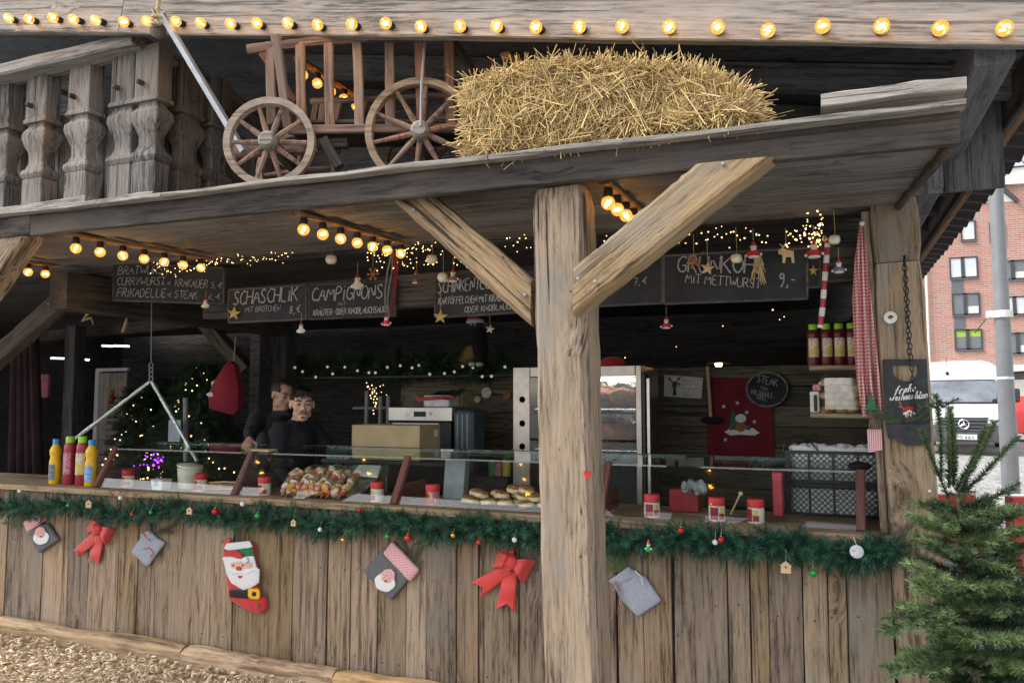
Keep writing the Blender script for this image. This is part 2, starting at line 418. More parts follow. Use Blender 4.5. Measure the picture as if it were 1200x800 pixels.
M['white'] = plain('white_plastic', (0.75, 0.75, 0.72, 1), 0.35)
M['cream'] = plain('cream_plastic', (0.74, 0.70, 0.56, 1), 0.4, var=0.04)
M['paper'] = plain('paper', (0.72, 0.70, 0.64, 1), 0.9)
M['red'] = plain('red_plastic', (0.55, 0.035, 0.04, 1), 0.4)
M['redfelt'] = plain('red_felt', (0.52, 0.028, 0.028, 1), 0.95, var=0.08, scale=200, bump=0.3, sheen=0.3)
M['whitefelt'] = plain('white_felt', (0.70, 0.70, 0.70, 1), 0.95, var=.05, scale=200, bump=0.3)
M['greenfelt'] = plain('green_felt', (0.03, 0.16, 0.07, 1), 0.95, scale=60)
M['greyfelt'] = plain('grey_felt', (0.13, 0.135, 0.145, 1), 0.98, var=0.22, scale=220, bump=0.4)
M['lightfelt'] = plain('light_grey_felt', (0.34, 0.36, 0.42, 1), 0.98, var=0.16, scale=220, bump=0.4)
M['pinkskin'] = plain('felt_skin', (0.66, 0.42, 0.32, 1), 0.95, scale=60)
M['yellow'] = plain('yellow_buckle', (0.75, 0.40, 0.01, 1), 0.6)
M['gold'] = plain('golden_glitter', (0.62, 0.45, 0.16, 1), 0.5, 0.2, var=0.4, scale=200, bump=0.5)
M['ribbon'] = plain('red_bow_ribbon', (0.60, 0.04, 0.035, 1), 0.5, var=0.16, scale=220, bump=0.25, sheen=0.3)
M['mustard'] = plain('mustard_yellow', (0.80, 0.48, 0.01, 1), 0.3)
M['ketchup'] = plain('ketchup_red', (0.36, 0.035, 0.05, 1), 0.28)
M['darkketchup'] = plain('dark_ketchup_red', (0.14, 0.015, 0.02, 1), 0.3)
M['greencap'] = plain('green_cap', (0.30, 0.62, 0.02, 1), 0.35)
M['bluecap'] = plain('blue_cap', (0.04, 0.28, 0.62, 1), 0.35)
M['label_pink'] = plain('pink_label', (0.55, 0.22, 0.27, 1), 0.5, var=0.4, scale=60)
M['label_cream'] = plain('cream_label', (0.62, 0.55, 0.40, 1), 0.5, var=0.3, scale=60)
M['label_blue'] = plain('blue_label', (0.25, 0.45, 0.75, 1), 0.5, var=0.3, scale=60)
M['label_grey'] = plain('grey_label', (0.20, 0.21, 0.26, 1), 0.5, var=0.3, scale=60)
M['lemon'] = plain('lemon_print', (0.65, 0.55, 0.08, 1), 0.5)
M['foil'] = plain('aluminium_foil', (0.80, 0.82, 0.83, 1), 0.22, 1.0, var=0.1, scale=30, bump=0.9)
M['wrap'] = plain('foil_wrapped_rod', (0.62, 0.70, 0.68, 1), 0.3, 0.7, var=0.25, scale=60, bump=0.9)
M['card'] = plain('cardboard', (0.40, 0.31, 0.17, 1), 0.85, var=0.08, scale=8)
M['cardin'] = plain('cardboard_side', (0.33, 0.25, 0.14, 1), 0.85, var=0.1, scale=8)
M['skin'] = plain('skin', (0.62, 0.39, 0.29, 1), 0.5, var=0.07, scale=30)
M['skin2'] = plain('tanned_skin', (0.52, 0.31, 0.22, 1), 0.5, var=0.08, scale=30)
M['hair'] = plain('black_hair', (0.010, 0.008, 0.007, 1), 0.5, var=0.3, scale=120, bump=0.6)
M['hair2'] = plain('dark_brown_hair', (0.032, 0.024, 0.018, 1), 0.55, var=0.3, scale=120, bump=0.6)
M['stubble'] = plain('stubble', (0.13, 0.08, 0.06, 1), 0.8)
M['lips'] = plain('lips', (0.36, 0.15, 0.12, 1), 0.5)
M['eye'] = plain('eyeball', (0.22, 0.20, 0.19, 1), 0.2)
M['iris'] = plain('iris', (0.02, 0.013, 0.01, 1), 0.2)
M['jacket'] = plain('black_jacket', (0.014, 0.015, 0.019, 1), 0.85, var=0.3, scale=12, bump=0.3)
M['jacket2'] = plain('charcoal_jacket', (0.034, 0.037, 0.042, 1), 0.85, var=0.3, scale=12, bump=0.3)
M['tshirt'] = plain('black_tshirt', (0.006, 0.006, 0.007, 1), 0.95)
M['denim'] = plain('dark_trousers', (0.02, 0.022, 0.03, 1), 0.9)
M['gingham'] = check('red_gingham', (0.70, 0.62, 0.60, 1), (0.50, 0.02, 0.035, 1), 0.016)
M['gingham2'] = check('fine_red_gingham', (0.74, 0.66, 0.66, 1), (0.55, 0.04, 0.07, 1), 0.009)
M['redcloth'] = plain('dark_red_cloth', (0.17, 0.016, 0.026, 1), 0.95, var=0.15, scale=8, bump=0.2)
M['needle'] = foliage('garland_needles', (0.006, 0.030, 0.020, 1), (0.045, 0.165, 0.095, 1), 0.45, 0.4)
M['firn'] = foliage('fir_needles', (0.012, 0.034, 0.019, 1), (0.17, 0.25, 0.09, 1))
M['dfir'] = foliage('dark_fir_needles', (0.012, 0.03, 0.018, 1), (0.05, 0.10, 0.05, 1))
M['bark'] = plain('fir_bark', (0.12, 0.085, 0.05, 1), 0.9, var=0.4, scale=60, bump=0.5)
M['straw'] = foliage('straw', (0.22, 0.13, 0.045, 1), (0.82, 0.61, 0.27, 1), 0.5, 0.4)
M['strawin'] = plain('packed_straw', (0.20, 0.13, 0.055, 1), 0.95, var=0.5, scale=60, bump=1.0)
M['chip'] = foliage('wood_chip', (0.48, 0.35, 0.21, 1), (0.86, 0.75, 0.58, 1), 0.85, 0.2)
M['rope'] = plain('hemp_rope', (0.45, 0.36, 0.22, 1), 0.95, var=0.3, scale=150, bump=0.6)
M['pipe'] = plain('grey_metal_tube', (0.27, 0.28, 0.30, 1), 0.6, 0.2, var=0.12)
M['glass'] = glass('case_glass', (0.965, 0.985, 0.975, 1))
M['glassedge'] = glass('green_glass_top', (0.72, 0.86, 0.80, 1), 0.5)
M['winglass'] = plain('window_glass', (0.12, 0.13, 0.14, 1), 0.08, var=0.1, bump=0, spec=0.9)
M['filament'] = emis('filament', (1.0, 0.62, 0.18, 1), 15.0)
M['fairy'] = emis('fairy_light', (1.0, 0.66, 0.26, 1), 1.9)
M['warm'] = emis('warm_lamp', (1.0, 0.62, 0.22, 1), 9.0)
M['tubelight'] = emis('cold_tube', (0.85, 0.92, 1.0, 1), 1.4)
M['purple'] = emis('purple_light', (0.35, 0.05, 1.0, 1), 1.6)
def bulbglass():
    t = NT('amber_bulb_glass'); t.n.remove(t.b); out = t.n['Material Output']
    tr = t.n.new('ShaderNodeBsdfTransparent'); tr.inputs[0].default_value = (1.0, 0.80, 0.45, 1)
    gl = t.n.new('ShaderNodeBsdfGlossy'); gl.inputs['Roughness'].default_value = 0.08
    em = t.n.new('ShaderNodeEmission'); em.inputs[0].default_value = (1.0, 0.46, 0.09, 1); em.inputs[1].default_value = 0.30
    lw = t.n.new('ShaderNodeLayerWeight'); lw.inputs[0].default_value = 0.35
    a = t.n.new('ShaderNodeAddShader'); t.link(tr.outputs[0], a.inputs[0]); t.link(em.outputs[0], a.inputs[1])
    mx = t.n.new('ShaderNodeMixShader'); t.link(t.math('MULTIPLY', lw.outputs['Fresnel'], 0.6), mx.inputs[0]); t.link(a.outputs[0], mx.inputs[1]); t.link(gl.outputs[0], mx.inputs[2]); t.link(mx.outputs[0], out.inputs[0])
    return t.m
M['bulb'] = bulbglass()
def brickmat():
    t = NT('red_brickwork'); co = t.mapping(t.coord(), (1, 1, 1), (R(90), 0, 0)); b = t.n.new('ShaderNodeTexBrick')
    for k, v in (('Color1', (0.42, 0.22, 0.175, 1)), ('Color2', (0.30, 0.145, 0.12, 1)), ('Mortar', (0.42, 0.37, 0.33, 1)), ('Scale', 1.0), ('Brick Width', 0.5), ('Row Height', 0.15), ('Mortar Size', 0.02), ('Bias', 0.0)): b.inputs[k].default_value = v
    t.link(co, b.inputs['Vector'])
    c = t.mix(t.ramp(t.noise(t.coord(), 0.9, 6, 0.65), [(0.35, (0, 0, 0, 1)), (0.7, (0.6, 0.6, 0.6, 1))]), b.outputs[0], (0.46, 0.22, 0.16, 1))
    t.color(c); t.b.inputs['Roughness'].default_value = 0.9
    return t.m
M['brick'] = brickmat()
def paving():
    t = NT('cobbled_paving'); co = t.coord()
    vo = t.n.new('ShaderNodeTexVoronoi'); vo.feature = 'DISTANCE_TO_EDGE'; vo.inputs['Scale'].default_value = 9; t.link(co, vo.inputs['Vector'])
    j = t.ramp(vo.outputs['Distance'], [(0.02, (0, 0, 0, 1)), (0.09, (1, 1, 1, 1))])
    c = t.mix(j, (0.14, 0.13, 0.12, 1), t.ramp(t.noise(co, 3, 5), [(0.3, (0.30, 0.29, 0.27, 1)), (0.7, (0.46, 0.44, 0.41, 1))]))
    t.color(c); t.b.inputs['Roughness'].default_value = 0.85; t.bump(j, 0.4, 0.01); return t.m
M['paving'] = paving()
M['carwhite'] = plain('white_car_paint', (0.60, 0.61, 0.62, 1), 0.25, var=0.02, bump=0, coat=0.6)
M['windscreen'] = plain('windscreen', (0.17, 0.185, 0.21, 1), 0.06, var=0.25, scale=2, bump=0, spec=0.9)  # grey-blue base colour paints in the reflected sky
M['bumper'] = plain('grey_bumper', (0.10, 0.105, 0.11, 1), 0.6, bump=0)
M['grille'] = plain('grille_plastic', (0.03, 0.03, 0.032, 1), 0.4, bump=0)
M['chrome'] = plain('chrome', (0.75, 0.75, 0.76, 1), 0.12, 1.0, bump=0)
M['tyre'] = plain('tyre_rubber', (0.018, 0.018, 0.018, 1), 0.85)
M['lampglass'] = plain('headlamp', (0.55, 0.57, 0.6, 1), 0.1, 0.4, bump=0)
M['plate'] = plain('number_plate', (0.75, 0.75, 0.72, 1), 0.5, bump=0)
M['mast'] = plain('galvanised_mast', (0.20, 0.205, 0.21, 1), 0.55, 0.3, var=0.08, scale=5)
M['plaster'] = plain('white_render', (0.70, 0.68, 0.62, 1), 0.9)
M['frame'] = plain('dark_window_frame', (0.05, 0.052, 0.056, 1), 0.5)
M['greyplate'] = plain('grey_panel', (0.12, 0.125, 0.135, 1), 0.6)
M['limeblind'] = plain('lime_blind', (0.30, 0.46, 0.06, 1), 0.8)
M['blind'] = plain('white_blind', (0.68, 0.68, 0.66, 1), 0.8)
M['redcar'] = plain('red_paint', (0.55, 0.03, 0.03, 1), 0.4)
M['clay'] = plain('roof_tile_clay', (0.050, 0.044, 0.042, 1), 0.7, var=0.3, scale=14)
M['slate'] = plain('slate', (0.030, 0.031, 0.035, 1), 0.65, var=0.3, scale=30, bump=0.2)
M['bread'] = plain('bread_crust', (0.55, 0.31, 0.11, 1), 0.7, var=0.4, scale=40, bump=0.3)
M['dough'] = plain('pale_dough', (0.70, 0.56, 0.33, 1), 0.8, var=0.15, scale=40)
M['pattytop'] = plain('browned_patty', (0.40, 0.20, 0.08, 1), 0.7, var=0.6, scale=70, bump=0.4)
M['meat'] = plain('roast_meat', (0.20, 0.062, 0.030, 1), 0.4, var=0.7, scale=22, bump=0.5)
M['pepperred'] = plain('red_pepper', (0.40, 0.06, 0.03, 1), 0.35, var=.3, scale=70); M['pepperyellow'] = plain('yellow_pepper', (0.62, 0.36, 0.06, 1), 0.35, var=.25, scale=70)
M['peppergreen'] = plain('green_pepper', (0.17, 0.22, 0.06, 1), 0.35, var=.3, scale=70); M['onion'] = plain('onion', (0.66, 0.55, 0.46, 1), 0.4); M['pork'] = plain('raw_pork', (0.58, 0.27, 0.19, 1), 0.45, var=0.3, scale=60)
M['sausage'] = plain('sausage', (0.42, 0.20, 0.09, 1), 0.45, var=0.3)
M['stick'] = plain('wooden_stick', (0.60, 0.45, 0.25, 1), 0.7)
M['cupgrey'] = plain('grey_cup', (0.30, 0.33, 0.35, 1), 0.5)
M['plateware'] = plain('cream_plates', (0.50, 0.47, 0.38, 1), 0.3)
M['green_tub'] = plain('green_tub', (0.02, 0.22, 0.06, 1), 0.4)
M['curtain'] = plain('dark_maroon_curtain', (0.032, 0.015, 0.017, 1), 0.95, var=0.3, scale=6)
M['gingerbread'] = plain('gingerbread', (0.30, 0.14, 0.06, 1), 0.8)
M['bauble_red'] = plain('red_bauble', (0.55, 0.02, 0.02, 1), 0.15, 0.3, bump=0); M['bauble_green'] = plain('green_bauble', (0.02, 0.30, 0.06, 1), 0.15, 0.3, bump=0)
M['bauble_white'] = plain('white_bauble', (0.70, 0.70, 0.74, 1), 0.4, bump=0); M['bauble_gold'] = plain('gold_bauble', (0.62, 0.42, 0.10, 1), 0.2, 0.8, bump=0)
M['bauble_dgreen'] = plain('dark_toolbox', (0.10, 0.13, 0.14, 1), 0.5)
# ------------------------------------------------------------------ timber: one squared piece of wood, grain along local X
def timber(parent, name, p0, p1, w, h, mat, up=(0, 0, 1), seg=2, jit=0.002, ch=0.006, seed=None, taper=1.0, rough=0.0, cut0='', cut1=''):
    rnd = random.Random(seed if seed is not None else random.random())
    p0, p1 = Vector(p0), Vector(p1); X = p1 - p0; L = X.length; X.normalize()
    Z = Vector(up); Y = Z.cross(X)
    if Y.length < 1e-4: Y = Vector((0, 1, 0)).cross(X)
    Y.normalize(); Z = X.cross(Y)
    vs_, fs = [], []; ns = rnd.random() * 100
    for i in range(seg + 1):
        f = i / seg; k = 1 + (taper - 1) * f; a, b = w / 2 * k, h / 2 * k; c = ch
        jy, jz = rnd.uniform(-jit, jit), rnd.uniform(-jit, jit)
        prof = [(-a + c, -b), (a - c, -b), (a, -b + c), (a, b - c), (a - c, b), (-a + c, b), (-a, b - c), (-a, -b + c)]
        if rough:                                   # hewn: denser section, wandering faces
            dense = []
            for q in range(8):
                p, n = prof[q], prof[(q + 1) % 8]
                for s_ in ((0, 1 / 3, 2 / 3) if q % 2 == 0 else (0,)): dense.append((p[0] + (n[0] - p[0]) * s_, p[1] + (n[1] - p[1]) * s_))
            prof = dense
        for (y, z) in prof:
            dy, dz = rnd.uniform(-jit, jit) * 0.7 + jy, rnd.uniform(-jit, jit) * 0.7 + jz
            if rough:
                q = Vector((f * L * 1.6 + ns, y * 9, z * 9)); nn = noise.noise(q) * rough + noise.noise(q * 3.1) * rough * 0.45
                l_ = math.hypot(y, z); dy += y / l_ * nn; dz += z / l_ * nn
            ex_ = 0; ins = 1.0
            for c_, g_ in ((cut0, (0.35 - f) / 0.35), (cut1, (f - 0.65) / 0.35)):
                if c_ and g_ > 0: ex_ += g_ * y * (X.z / X.x if c_ == 'v' else -X.x / X.z)
            if rough and ((i == 0 and not cut0) or (i == seg and not cut1)): ins = .90
            vs_.append((f * L + ex_, (y + dy) * ins, (z + dz) * ins))
    n = len(vs_) // (seg + 1)
    for i in range(seg):
        for k in range(n):
            k2 = (k + 1) % n; fs.append((i * n + k, i * n + k2, (i + 1) * n + k2, (i + 1) * n + k))
    fs.append(tuple(range(n - 1, -1, -1))); fs.append(tuple(seg * n + k for k in range(n)))
    mb = MB(); mb.add(vs_, fs)
    o = bpy.data.objects.new(name, mb.mesh(name, mat, smooth='all' if rough else False)); col.objects.link(o)
    if rough:
        try: o.data.set_sharp_from_angle(angle=R(32))
        except Exception: pass
    o.matrix_local = Matrix.Translation(p0 - (parent.location if parent else Vector())) @ Matrix((X, Y, Z)).transposed().to_4x4()
    if parent: o.parent = parent
    return o

# ------------------------------------------------------------------ ground
GZ = -0.12
def ground():
    xs = [-400, -120, -40, -15, -8, -5, -3, -1, 0, 1, 2, 3, 5, 8, 12, 18, 30, 60, 150, 400]
    ys = [-400, -100, -30, -12, -6, -4, -3, -2, -1, 0, 2, 5, 8, 10, 12, 14, 17, 20, 30, 60, 120, 400, 900]
    mb = MB(); vs_ = []
    for y in ys:
        for x in xs:
            k = min(max((y - 6) / 8, 0), 1); k = k * k * (3 - 2 * k)
            vs_.append((x, y, GZ + 0.40 * k))
    nx = len(xs); fs = [(j * nx + i, j * nx + i + 1, (j + 1) * nx + i + 1, (j + 1) * nx + i) for j in range(len(ys) - 1) for i in range(nx - 1)]
    mb.add(vs_, fs); return structure(mb.build('paved_ground', M['paving']))
ground()
def road_z(y):
    k = min(max((y - 6) / 8, 0), 1); k = k * k * (3 - 2 * k); return GZ + 0.40 * k

# ------------------------------------------------------------------ the hut
hut = thing('market_hut', 'weathered timber market food hut with plank counter front and tiled roof', 'market hut', (0, 0, 0))
CT = 0.955                                        # counter top
edges = [-160, -118, -80, -36, 5, 48, 78, 103, 138, 160, 228, 274, 343, 384, 411, 442, 476, 500, 535, 562, 608, 650, 689, 724, 754, 790, 852, 879, 900, 941, 970, 992, 1045]
xe = [at(e, 690, 0).x for e in edges]
nailm = MB(); nailm.lathe([(.0045, 0), (.0042, .002), (0, .003)], 8); nailm = nailm.mesh('nail', M['iron'])
rp = random.Random(3)
for a, b, e_ in zip(xe[:-1], xe[1:], edges[1:]):
    g = 0.013 if any(abs(e_ - at_px) < 4 for at_px in (48, 274, 384, 562, 724, 790)) else rp.choice([0.003, 0.004, 0.005, 0.008]); dy = rp.uniform(-0.006, 0.006); tilt = rp.uniform(-0.003, 0.003)
    cx = (a + b - (g - .003)) / 2 if g > .01 else (a + b) / 2
    pk = timber(hut, 'front_plank', (cx - tilt, 0.0125 + dy, -0.03 - rp.random() * 0.02), (cx + tilt, 0.0125 + dy, 0.912), b - a - g, 0.026, M['plank'], up=(0, -1, 0), seg=2, jit=0.0022, ch=0.003, seed=rp.random())
    for zz in (0.09 + rp.uniform(-.02, .02), 0.60 + rp.uniform(-.02, .02)):
        for f in ((-.28, .28) if b - a > .12 else (0.05,)): inst('nail', nailm, pk, (zz, f * (b - a) + rp.uniform(-.008, .008), 0.0125))
# dark backing so that no light comes through the gaps
bk = MB(); bk.box(((xe[0] + xe[-1]) / 2, 0.05, 0.44), (xe[-1] - xe[0], 0.03, 0.94)); bk.build('plank_backing', M['dark'], hut)
# counter boards
timber(hut, 'counter_shelf', (at(-160, 570, 0).x, 0.12, CT - 0.02), (1.93, 0.12, CT - 0.02), 0.34, 0.04, M['shelf'], seg=8, jit=0.002, ch=0.004, seed=1)
timber(hut, 'counter_shelf', (at(-160, 570, 0).x, 0.44, CT - 0.022), (1.93, 0.44, CT - 0.022), 0.29, 0.04, M['shelf'], seg=8, jit=0.001, seed=2)
# corner post of the wall (three members seen: post with a cap block)
px0, px1 = at(1046, 640, -0.04).x, at(1111, 700, -0.04).x
cpa, cpb = at(1084, 800, -0.04), at(1046.5, 225, -0.04)
def cpx(z): return cpa.x + (cpb.x - cpa.x) * (z - cpa.z) / (cpb.z - cpa.z)
timber(hut, 'corner_post', (cpx(GZ), 0.06, GZ), (cpx(2.2), 0.06, 2.20), 0.205, 0.20, M['plank'], up=(0, -1, 0), seg=14, jit=0.002, ch=0.008, rough=0.005, seed=11)
timber(hut, 'post_head', (cpx(2.204), 0.06, 2.204), (cpx(2.5), 0.06, 2.50), 0.205, 0.20, M['plank'], up=(0, -1, 0), seg=4, jit=0.002, ch=0.008, rough=0.004, seed=12)
timber(hut, 'post_batten', (cpx(CT) - 0.122, -0.015, CT + 0.01), (cpx(2.45) - 0.122, -0.015, 2.45), 0.035, 0.03, M['plank'], up=(0, -1, 0), seg=3, seed=13)
# free-standing support posts, braces, awning
YA = -1.2
PX = 0.5 * (at(617, 215, YA).x + at(688, 215, YA).x)
pb = at(667, 800, YA)
timber(hut, 'support_post', (pb.x + 0.013, YA + 0.098, GZ), (PX + 0.002, YA + 0.098, 2.383), 0.205, 0.195, M['hewn'], up=(0, -1, 0), seg=40, jit=0.0015, ch=0.02, rough=0.007, seed=21)
PL = PX - 3.62
timber(hut, 'support_post', (PL, YA + 0.098, GZ), (PL, YA + 0.098, 2.42), 0.205, 0.195, M['hewn'], up=(0, -1, 0), seg=30, jit=0.0015, ch=0.02, rough=0.007, seed=22)
boltm = MB(); boltm.lathe([(.007, 0), (.007, .004), (.004, .006), (0, .006)], 8); boltm = boltm.mesh('bolt', M['pipe'])
def brace(a, b, w, seed, y=YA + 0.02, d=0.12, mat='hewn', cut0='', cut1=''):
    o = timber(hut, 'brace', a, b, w, d, M[mat], up=(0, -1, 0), seg=20, jit=0.002, ch=0.014, rough=0.008, seed=seed, cut0=cut0, cut1=cut1)
    L = (Vector(b) - Vector(a)).length
    for f, y_ in ((.06, .02), (.12, -.03), (.95, .01)): inst('bolt', boltm, o, (L * f, y_, d / 2 + .004))
    return o
yb = YA + 0.03
ybl = YA + 0.085
brace(at(482, 229, ybl), at(628, 357, ybl), 0.135, 31, cut0='h', cut1='v')
ybr = YA - 0.01
brace(at(677, 343, ybr), at(862, 193, ybr), 0.148, 32, d=0.13, cut0='v', cut1='h')
brace(at(-45, 385, yb), at(36, 268, yb), 0.135, 33)
brace(at(-60, 470, 0.05), at(74, 352, 0.05), 0.14, 34, mat='fascia')
def awn_z(x): return 2.385 + (0.7 - x) * 0.012
XR, XL = 2.02, -6.0
for (a, b) in ((XL, -2.2), (-2.2, XR)):           # front fascia boards
    timber(hut, 'awning_fascia', (a, YA - 0.02, awn_z(a) + 0.052), (b - 0.003, YA - 0.02, awn_z(b) + 0.052), 0.04, 0.104, M['fascia'], seg=14, jit=0.0025, ch=0.004, seed=41 + a)
rp = random.Random(5)
xs = [XL, -3.4, -1.25, 0.42, XR + 0.012]
for a, b in zip(xs[:-1], xs[1:]):                 # weathered cap boards along the edge
    timber(hut, 'awning_cap', (a, YA - 0.01, awn_z(a) + 0.114), (b - 0.004, YA - 0.01, awn_z(b) + 0.114 + rp.uniform(-.003, .003)), 0.17, 0.018, M['grey'], seg=10, jit=0.003, ch=0.003, seed=rp.random())
timber(hut, 'awning_cap', at(962, 126, YA + 0.12), at(1128, 107, YA + 0.12), 0.16, 0.045, M['grey'], seg=6, jit=0.003, ch=0.004, seed=77)
ny = 5
for i in range(ny):                               # deck boards, seen from below
    y0 = YA + 0.01 + i * 0.262
    z0 = 2.420 + i * 0.017
    for (a, b) in ((XL, -0.9 + (i % 2) * 0.7), (-0.9 + (i % 2) * 0.7, XR - 0.02 - 0.012 * i)):
        timber(hut, 'awning_board', (a, y0 + 0.13, z0 + (0.7 - a) * 0.012 + 0.013), (b - 0.003, y0 + 0.13, z0 + (0.7 - b) * 0.012 + 0.013), 0.258, 0.026, M['soffit'], seg=4, jit=0.0015, ch=0.002, seed=a + i)
timber(hut, 'awning_end_board', (XR - 0.02, YA + 0.005, awn_z(2) + 0.05), (XR - 0.075, -0.03, 2.50), 0.03, 0.11, M['fascia'], seg=4, seed=91)
# long plate under the rear of the awning, lintel behind the menu boards, tie beams
timber(hut, 'lintel_beam', (-2.3, 0.13, 2.22), (1.92, 0.13, 2.235), 0.10, 0.20, M['dark'], seg=8, seed=51)
timber(hut, 'wall_plate', (-6, 0.16, 2.53), (1.92, 0.16, 2.53), 0.14, 0.10, M['dark'], seg=8, seed=52)
bl0, bl1 = atx(20, 343, -3.45), atx(285, 372, -3.45)
timber(hut, 'tie_beam', (-3.4, -0.15, 2.34), (-3.35, 2.2, 2.33), 0.18, 0.26, M['fascia'], seg=6, jit=0.003, seed=53)
timber(hut, 'inner_post', (-3.37, 2.3, 0), (-3.37, 2.3, 2.6), 0.17, 0.17, M['dark'], up=(0, -1, 0), seg=3, seed=54)
timber(hut, 'brace', at(240, 378, 2.0), at(288, 432, 2.25), 0.13, 0.12, M['inner'], up=(0, -1, 0), seg=4, seed=55)
timber(hut, 'tie_beam', at(20, 398, 2.6), at(270, 372, 2.6), 0.1, 0.13, M['fascia'], seg=3, seed=56)
timber(hut, 'inner_post', (at(88, 450, 2.2).x, 2.2, 0), (at(88, 400, 2.2).x, 2.2, 2.4), 0.16, 0.14, M['dark'], up=(0, -1, 0), seg=3, seed=57)
# shell: inner ceiling, back wall, side walls, floor
def panel_row(name, x0, x1, y, z0, z1, w, mat, normal=(0, -1, 0), th=0.024, seed=0, vertical=True):
    r_ = random.Random(seed)
    if vertical:
        n = max(1, round((x1 - x0) / w)); st = (x1 - x0) / n
        for i in range(n):
            timber(hut, name, (x0 + (i + .5) * st, y + r_.uniform(-.004, .004), z0), (x0 + (i + .5) * st, y, z1), st - 0.005, th, mat, up=normal, seg=1, seed=r_.random(), ch=0.003)
    else:
        n = max(1, round((z1 - z0) / w)); st = (z1 - z0) / n
        for i in range(n):
            timber(hut, name, (x0, y + r_.uniform(-.006, .006), z0 + (i + .5) * st), (x1, y + r_.uniform(-.006, .006), z0 + (i + .5) * st), th, st - r_.uniform(.004, .012), mat, up=(0, 0, 1), seg=3, seed=r_.random(), ch=0.003, jit=0.003)
YB = 5.8
sh = MB()
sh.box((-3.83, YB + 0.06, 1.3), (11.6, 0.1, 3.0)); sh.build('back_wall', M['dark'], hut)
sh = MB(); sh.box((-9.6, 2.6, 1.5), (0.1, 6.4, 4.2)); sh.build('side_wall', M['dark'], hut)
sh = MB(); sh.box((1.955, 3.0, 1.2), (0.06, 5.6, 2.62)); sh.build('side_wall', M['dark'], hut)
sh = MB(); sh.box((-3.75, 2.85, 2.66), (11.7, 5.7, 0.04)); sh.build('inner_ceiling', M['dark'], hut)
sh = MB(); sh.box((-3.75, 3.0, -0.035), (11.6, 5.7, 0.05)); sh.build('inner_floor', M['inner'], hut)
panel_row('upper_wall_board', -1.75, 2.45, 0.36, 2.60, 3.05, 0.26, M['roofhaze'], seed=3)
sh = MB()
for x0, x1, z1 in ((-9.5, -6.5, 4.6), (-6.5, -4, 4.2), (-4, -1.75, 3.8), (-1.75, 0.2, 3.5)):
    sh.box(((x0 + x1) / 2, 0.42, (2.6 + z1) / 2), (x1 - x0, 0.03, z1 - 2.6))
sh.build('upper_wall', M['roofhaze'], hut)
# partition of rough horizontal boards behind the right half of the counter
PY = 2.1
zt = at(860, 429, PY).z
panel_row('partition_board', at(752, 430, PY).x, 2.06, PY, 0.0, zt, 0.155, M['inner'], vertical=False, seed=8)
panel_row('partition_board', at(470, 480, 2.6).x, at(640, 480, 2.6).x, 2.6, 0.0, at(500, 440, 2.6).z, 0.19, M['inner'], vertical=False, seed=9)

# ------------------------------------------------------------------ main roof
def roof_z(x): return 3.13 + 0.188 * (2.5 - x)
rb = MB()
x0, x1 = -9.7, 2.5
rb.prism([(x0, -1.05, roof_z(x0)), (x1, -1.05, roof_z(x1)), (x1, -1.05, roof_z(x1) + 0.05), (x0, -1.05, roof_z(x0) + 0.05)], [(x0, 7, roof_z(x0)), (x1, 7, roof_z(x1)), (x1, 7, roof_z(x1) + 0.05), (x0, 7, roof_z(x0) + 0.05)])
rb.build('roof_deck', M['roofhaze'], hut)
yb_ = -0.965
b0, b1 = at(-140, 36.5, yb_), at(1235, 52.5, yb_); H = 0.36
BU = Vector((-(b1 - b0).z, 0, (b1 - b0).x)).normalized()
if BU.z < 0: BU = -BU
bj = at(138, 39, yb_)
timber(hut, 'verge_beam', b0 + BU * H / 2 + Vector((0, .025, 0)), bj + BU * (H / 2 + .004) + Vector((0, .025, 0)), 0.05, H, M['grey'], up=BU, seg=8, jit=0.0025, ch=0.006, seed=61)
timber(hut, 'verge_beam', bj + (b1 - b0).normalized() * 0.006 + BU * H / 2 + Vector((0, .025, 0)), b1 + BU * H / 2 + Vector((0, .025, 0)), 0.05, H, M['grey'], up=BU, seg=14, jit=0.0025, ch=0.006, seed=62)
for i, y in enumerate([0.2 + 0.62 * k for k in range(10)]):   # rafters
    timber(hut, 'rafter', (-2.0, y, roof_z(-2.0) - 0.08), (2.5, y, roof_z(2.5) - 0.08), 0.09, 0.14, M['roofhaze'], seg=1, seed=i)
timber(hut, 'eave_board', (2.47, -0.98, 2.99), (2.47, 7, 2.99), 0.035, 0.20, M['fascia'], seg=6, jit=0.004, seed=64)
timber(hut, 'eave_purlin', (2.20, -0.83, 2.86), (2.20, 6.6, 2.86), 0.13, 0.19, M['roofhaze'], seg=3, seed=65)
timber(hut, 'eave_batten', (2.60, -1.0, 3.052), (2.60, 7, 3.052), 0.05, 0.03, M['batten'], seg=6, jit=0.003, seed=66)
def tile_mesh():
    mb = MB(); nx, ny_ = 6, 2; W, D, T = 0.285, 0.33, 0.016; vs_ = []
    for s_ in (0, 1):
        for j in range(ny_ + 1):
            for i in range(nx + 1):
                u = i / nx; zz = 0.026 * math.sin(2 * math.pi * u)
                vs_.append((D * (j / ny_), (u - 0.5) * W, zz + T * s_))
    n1 = (nx + 1) * (ny_ + 1); fs = []
    for s_ in (0, 1):
        for j in range(ny_):
            for i in range(nx):
                q = s_ * n1 + j * (nx + 1) + i; fs.append((q, q + 1, q + nx + 2, q + nx + 1))
    for i in range(nx):
        for j in (0, ny_):
            q = j * (nx + 1) + i; fs.append((q, q + 1, n1 + q + 1, n1 + q))
    for j in range(ny_):
        for i in (0, nx):
            q = j * (nx + 1) + i; fs.append((q, q + nx + 1, n1 + q + nx + 1, n1 + q))
    mb.add(vs_, fs); return mb.mesh('roof_tile', M['clay'])
tm = tile_mesh(); rp = random.Random(4)
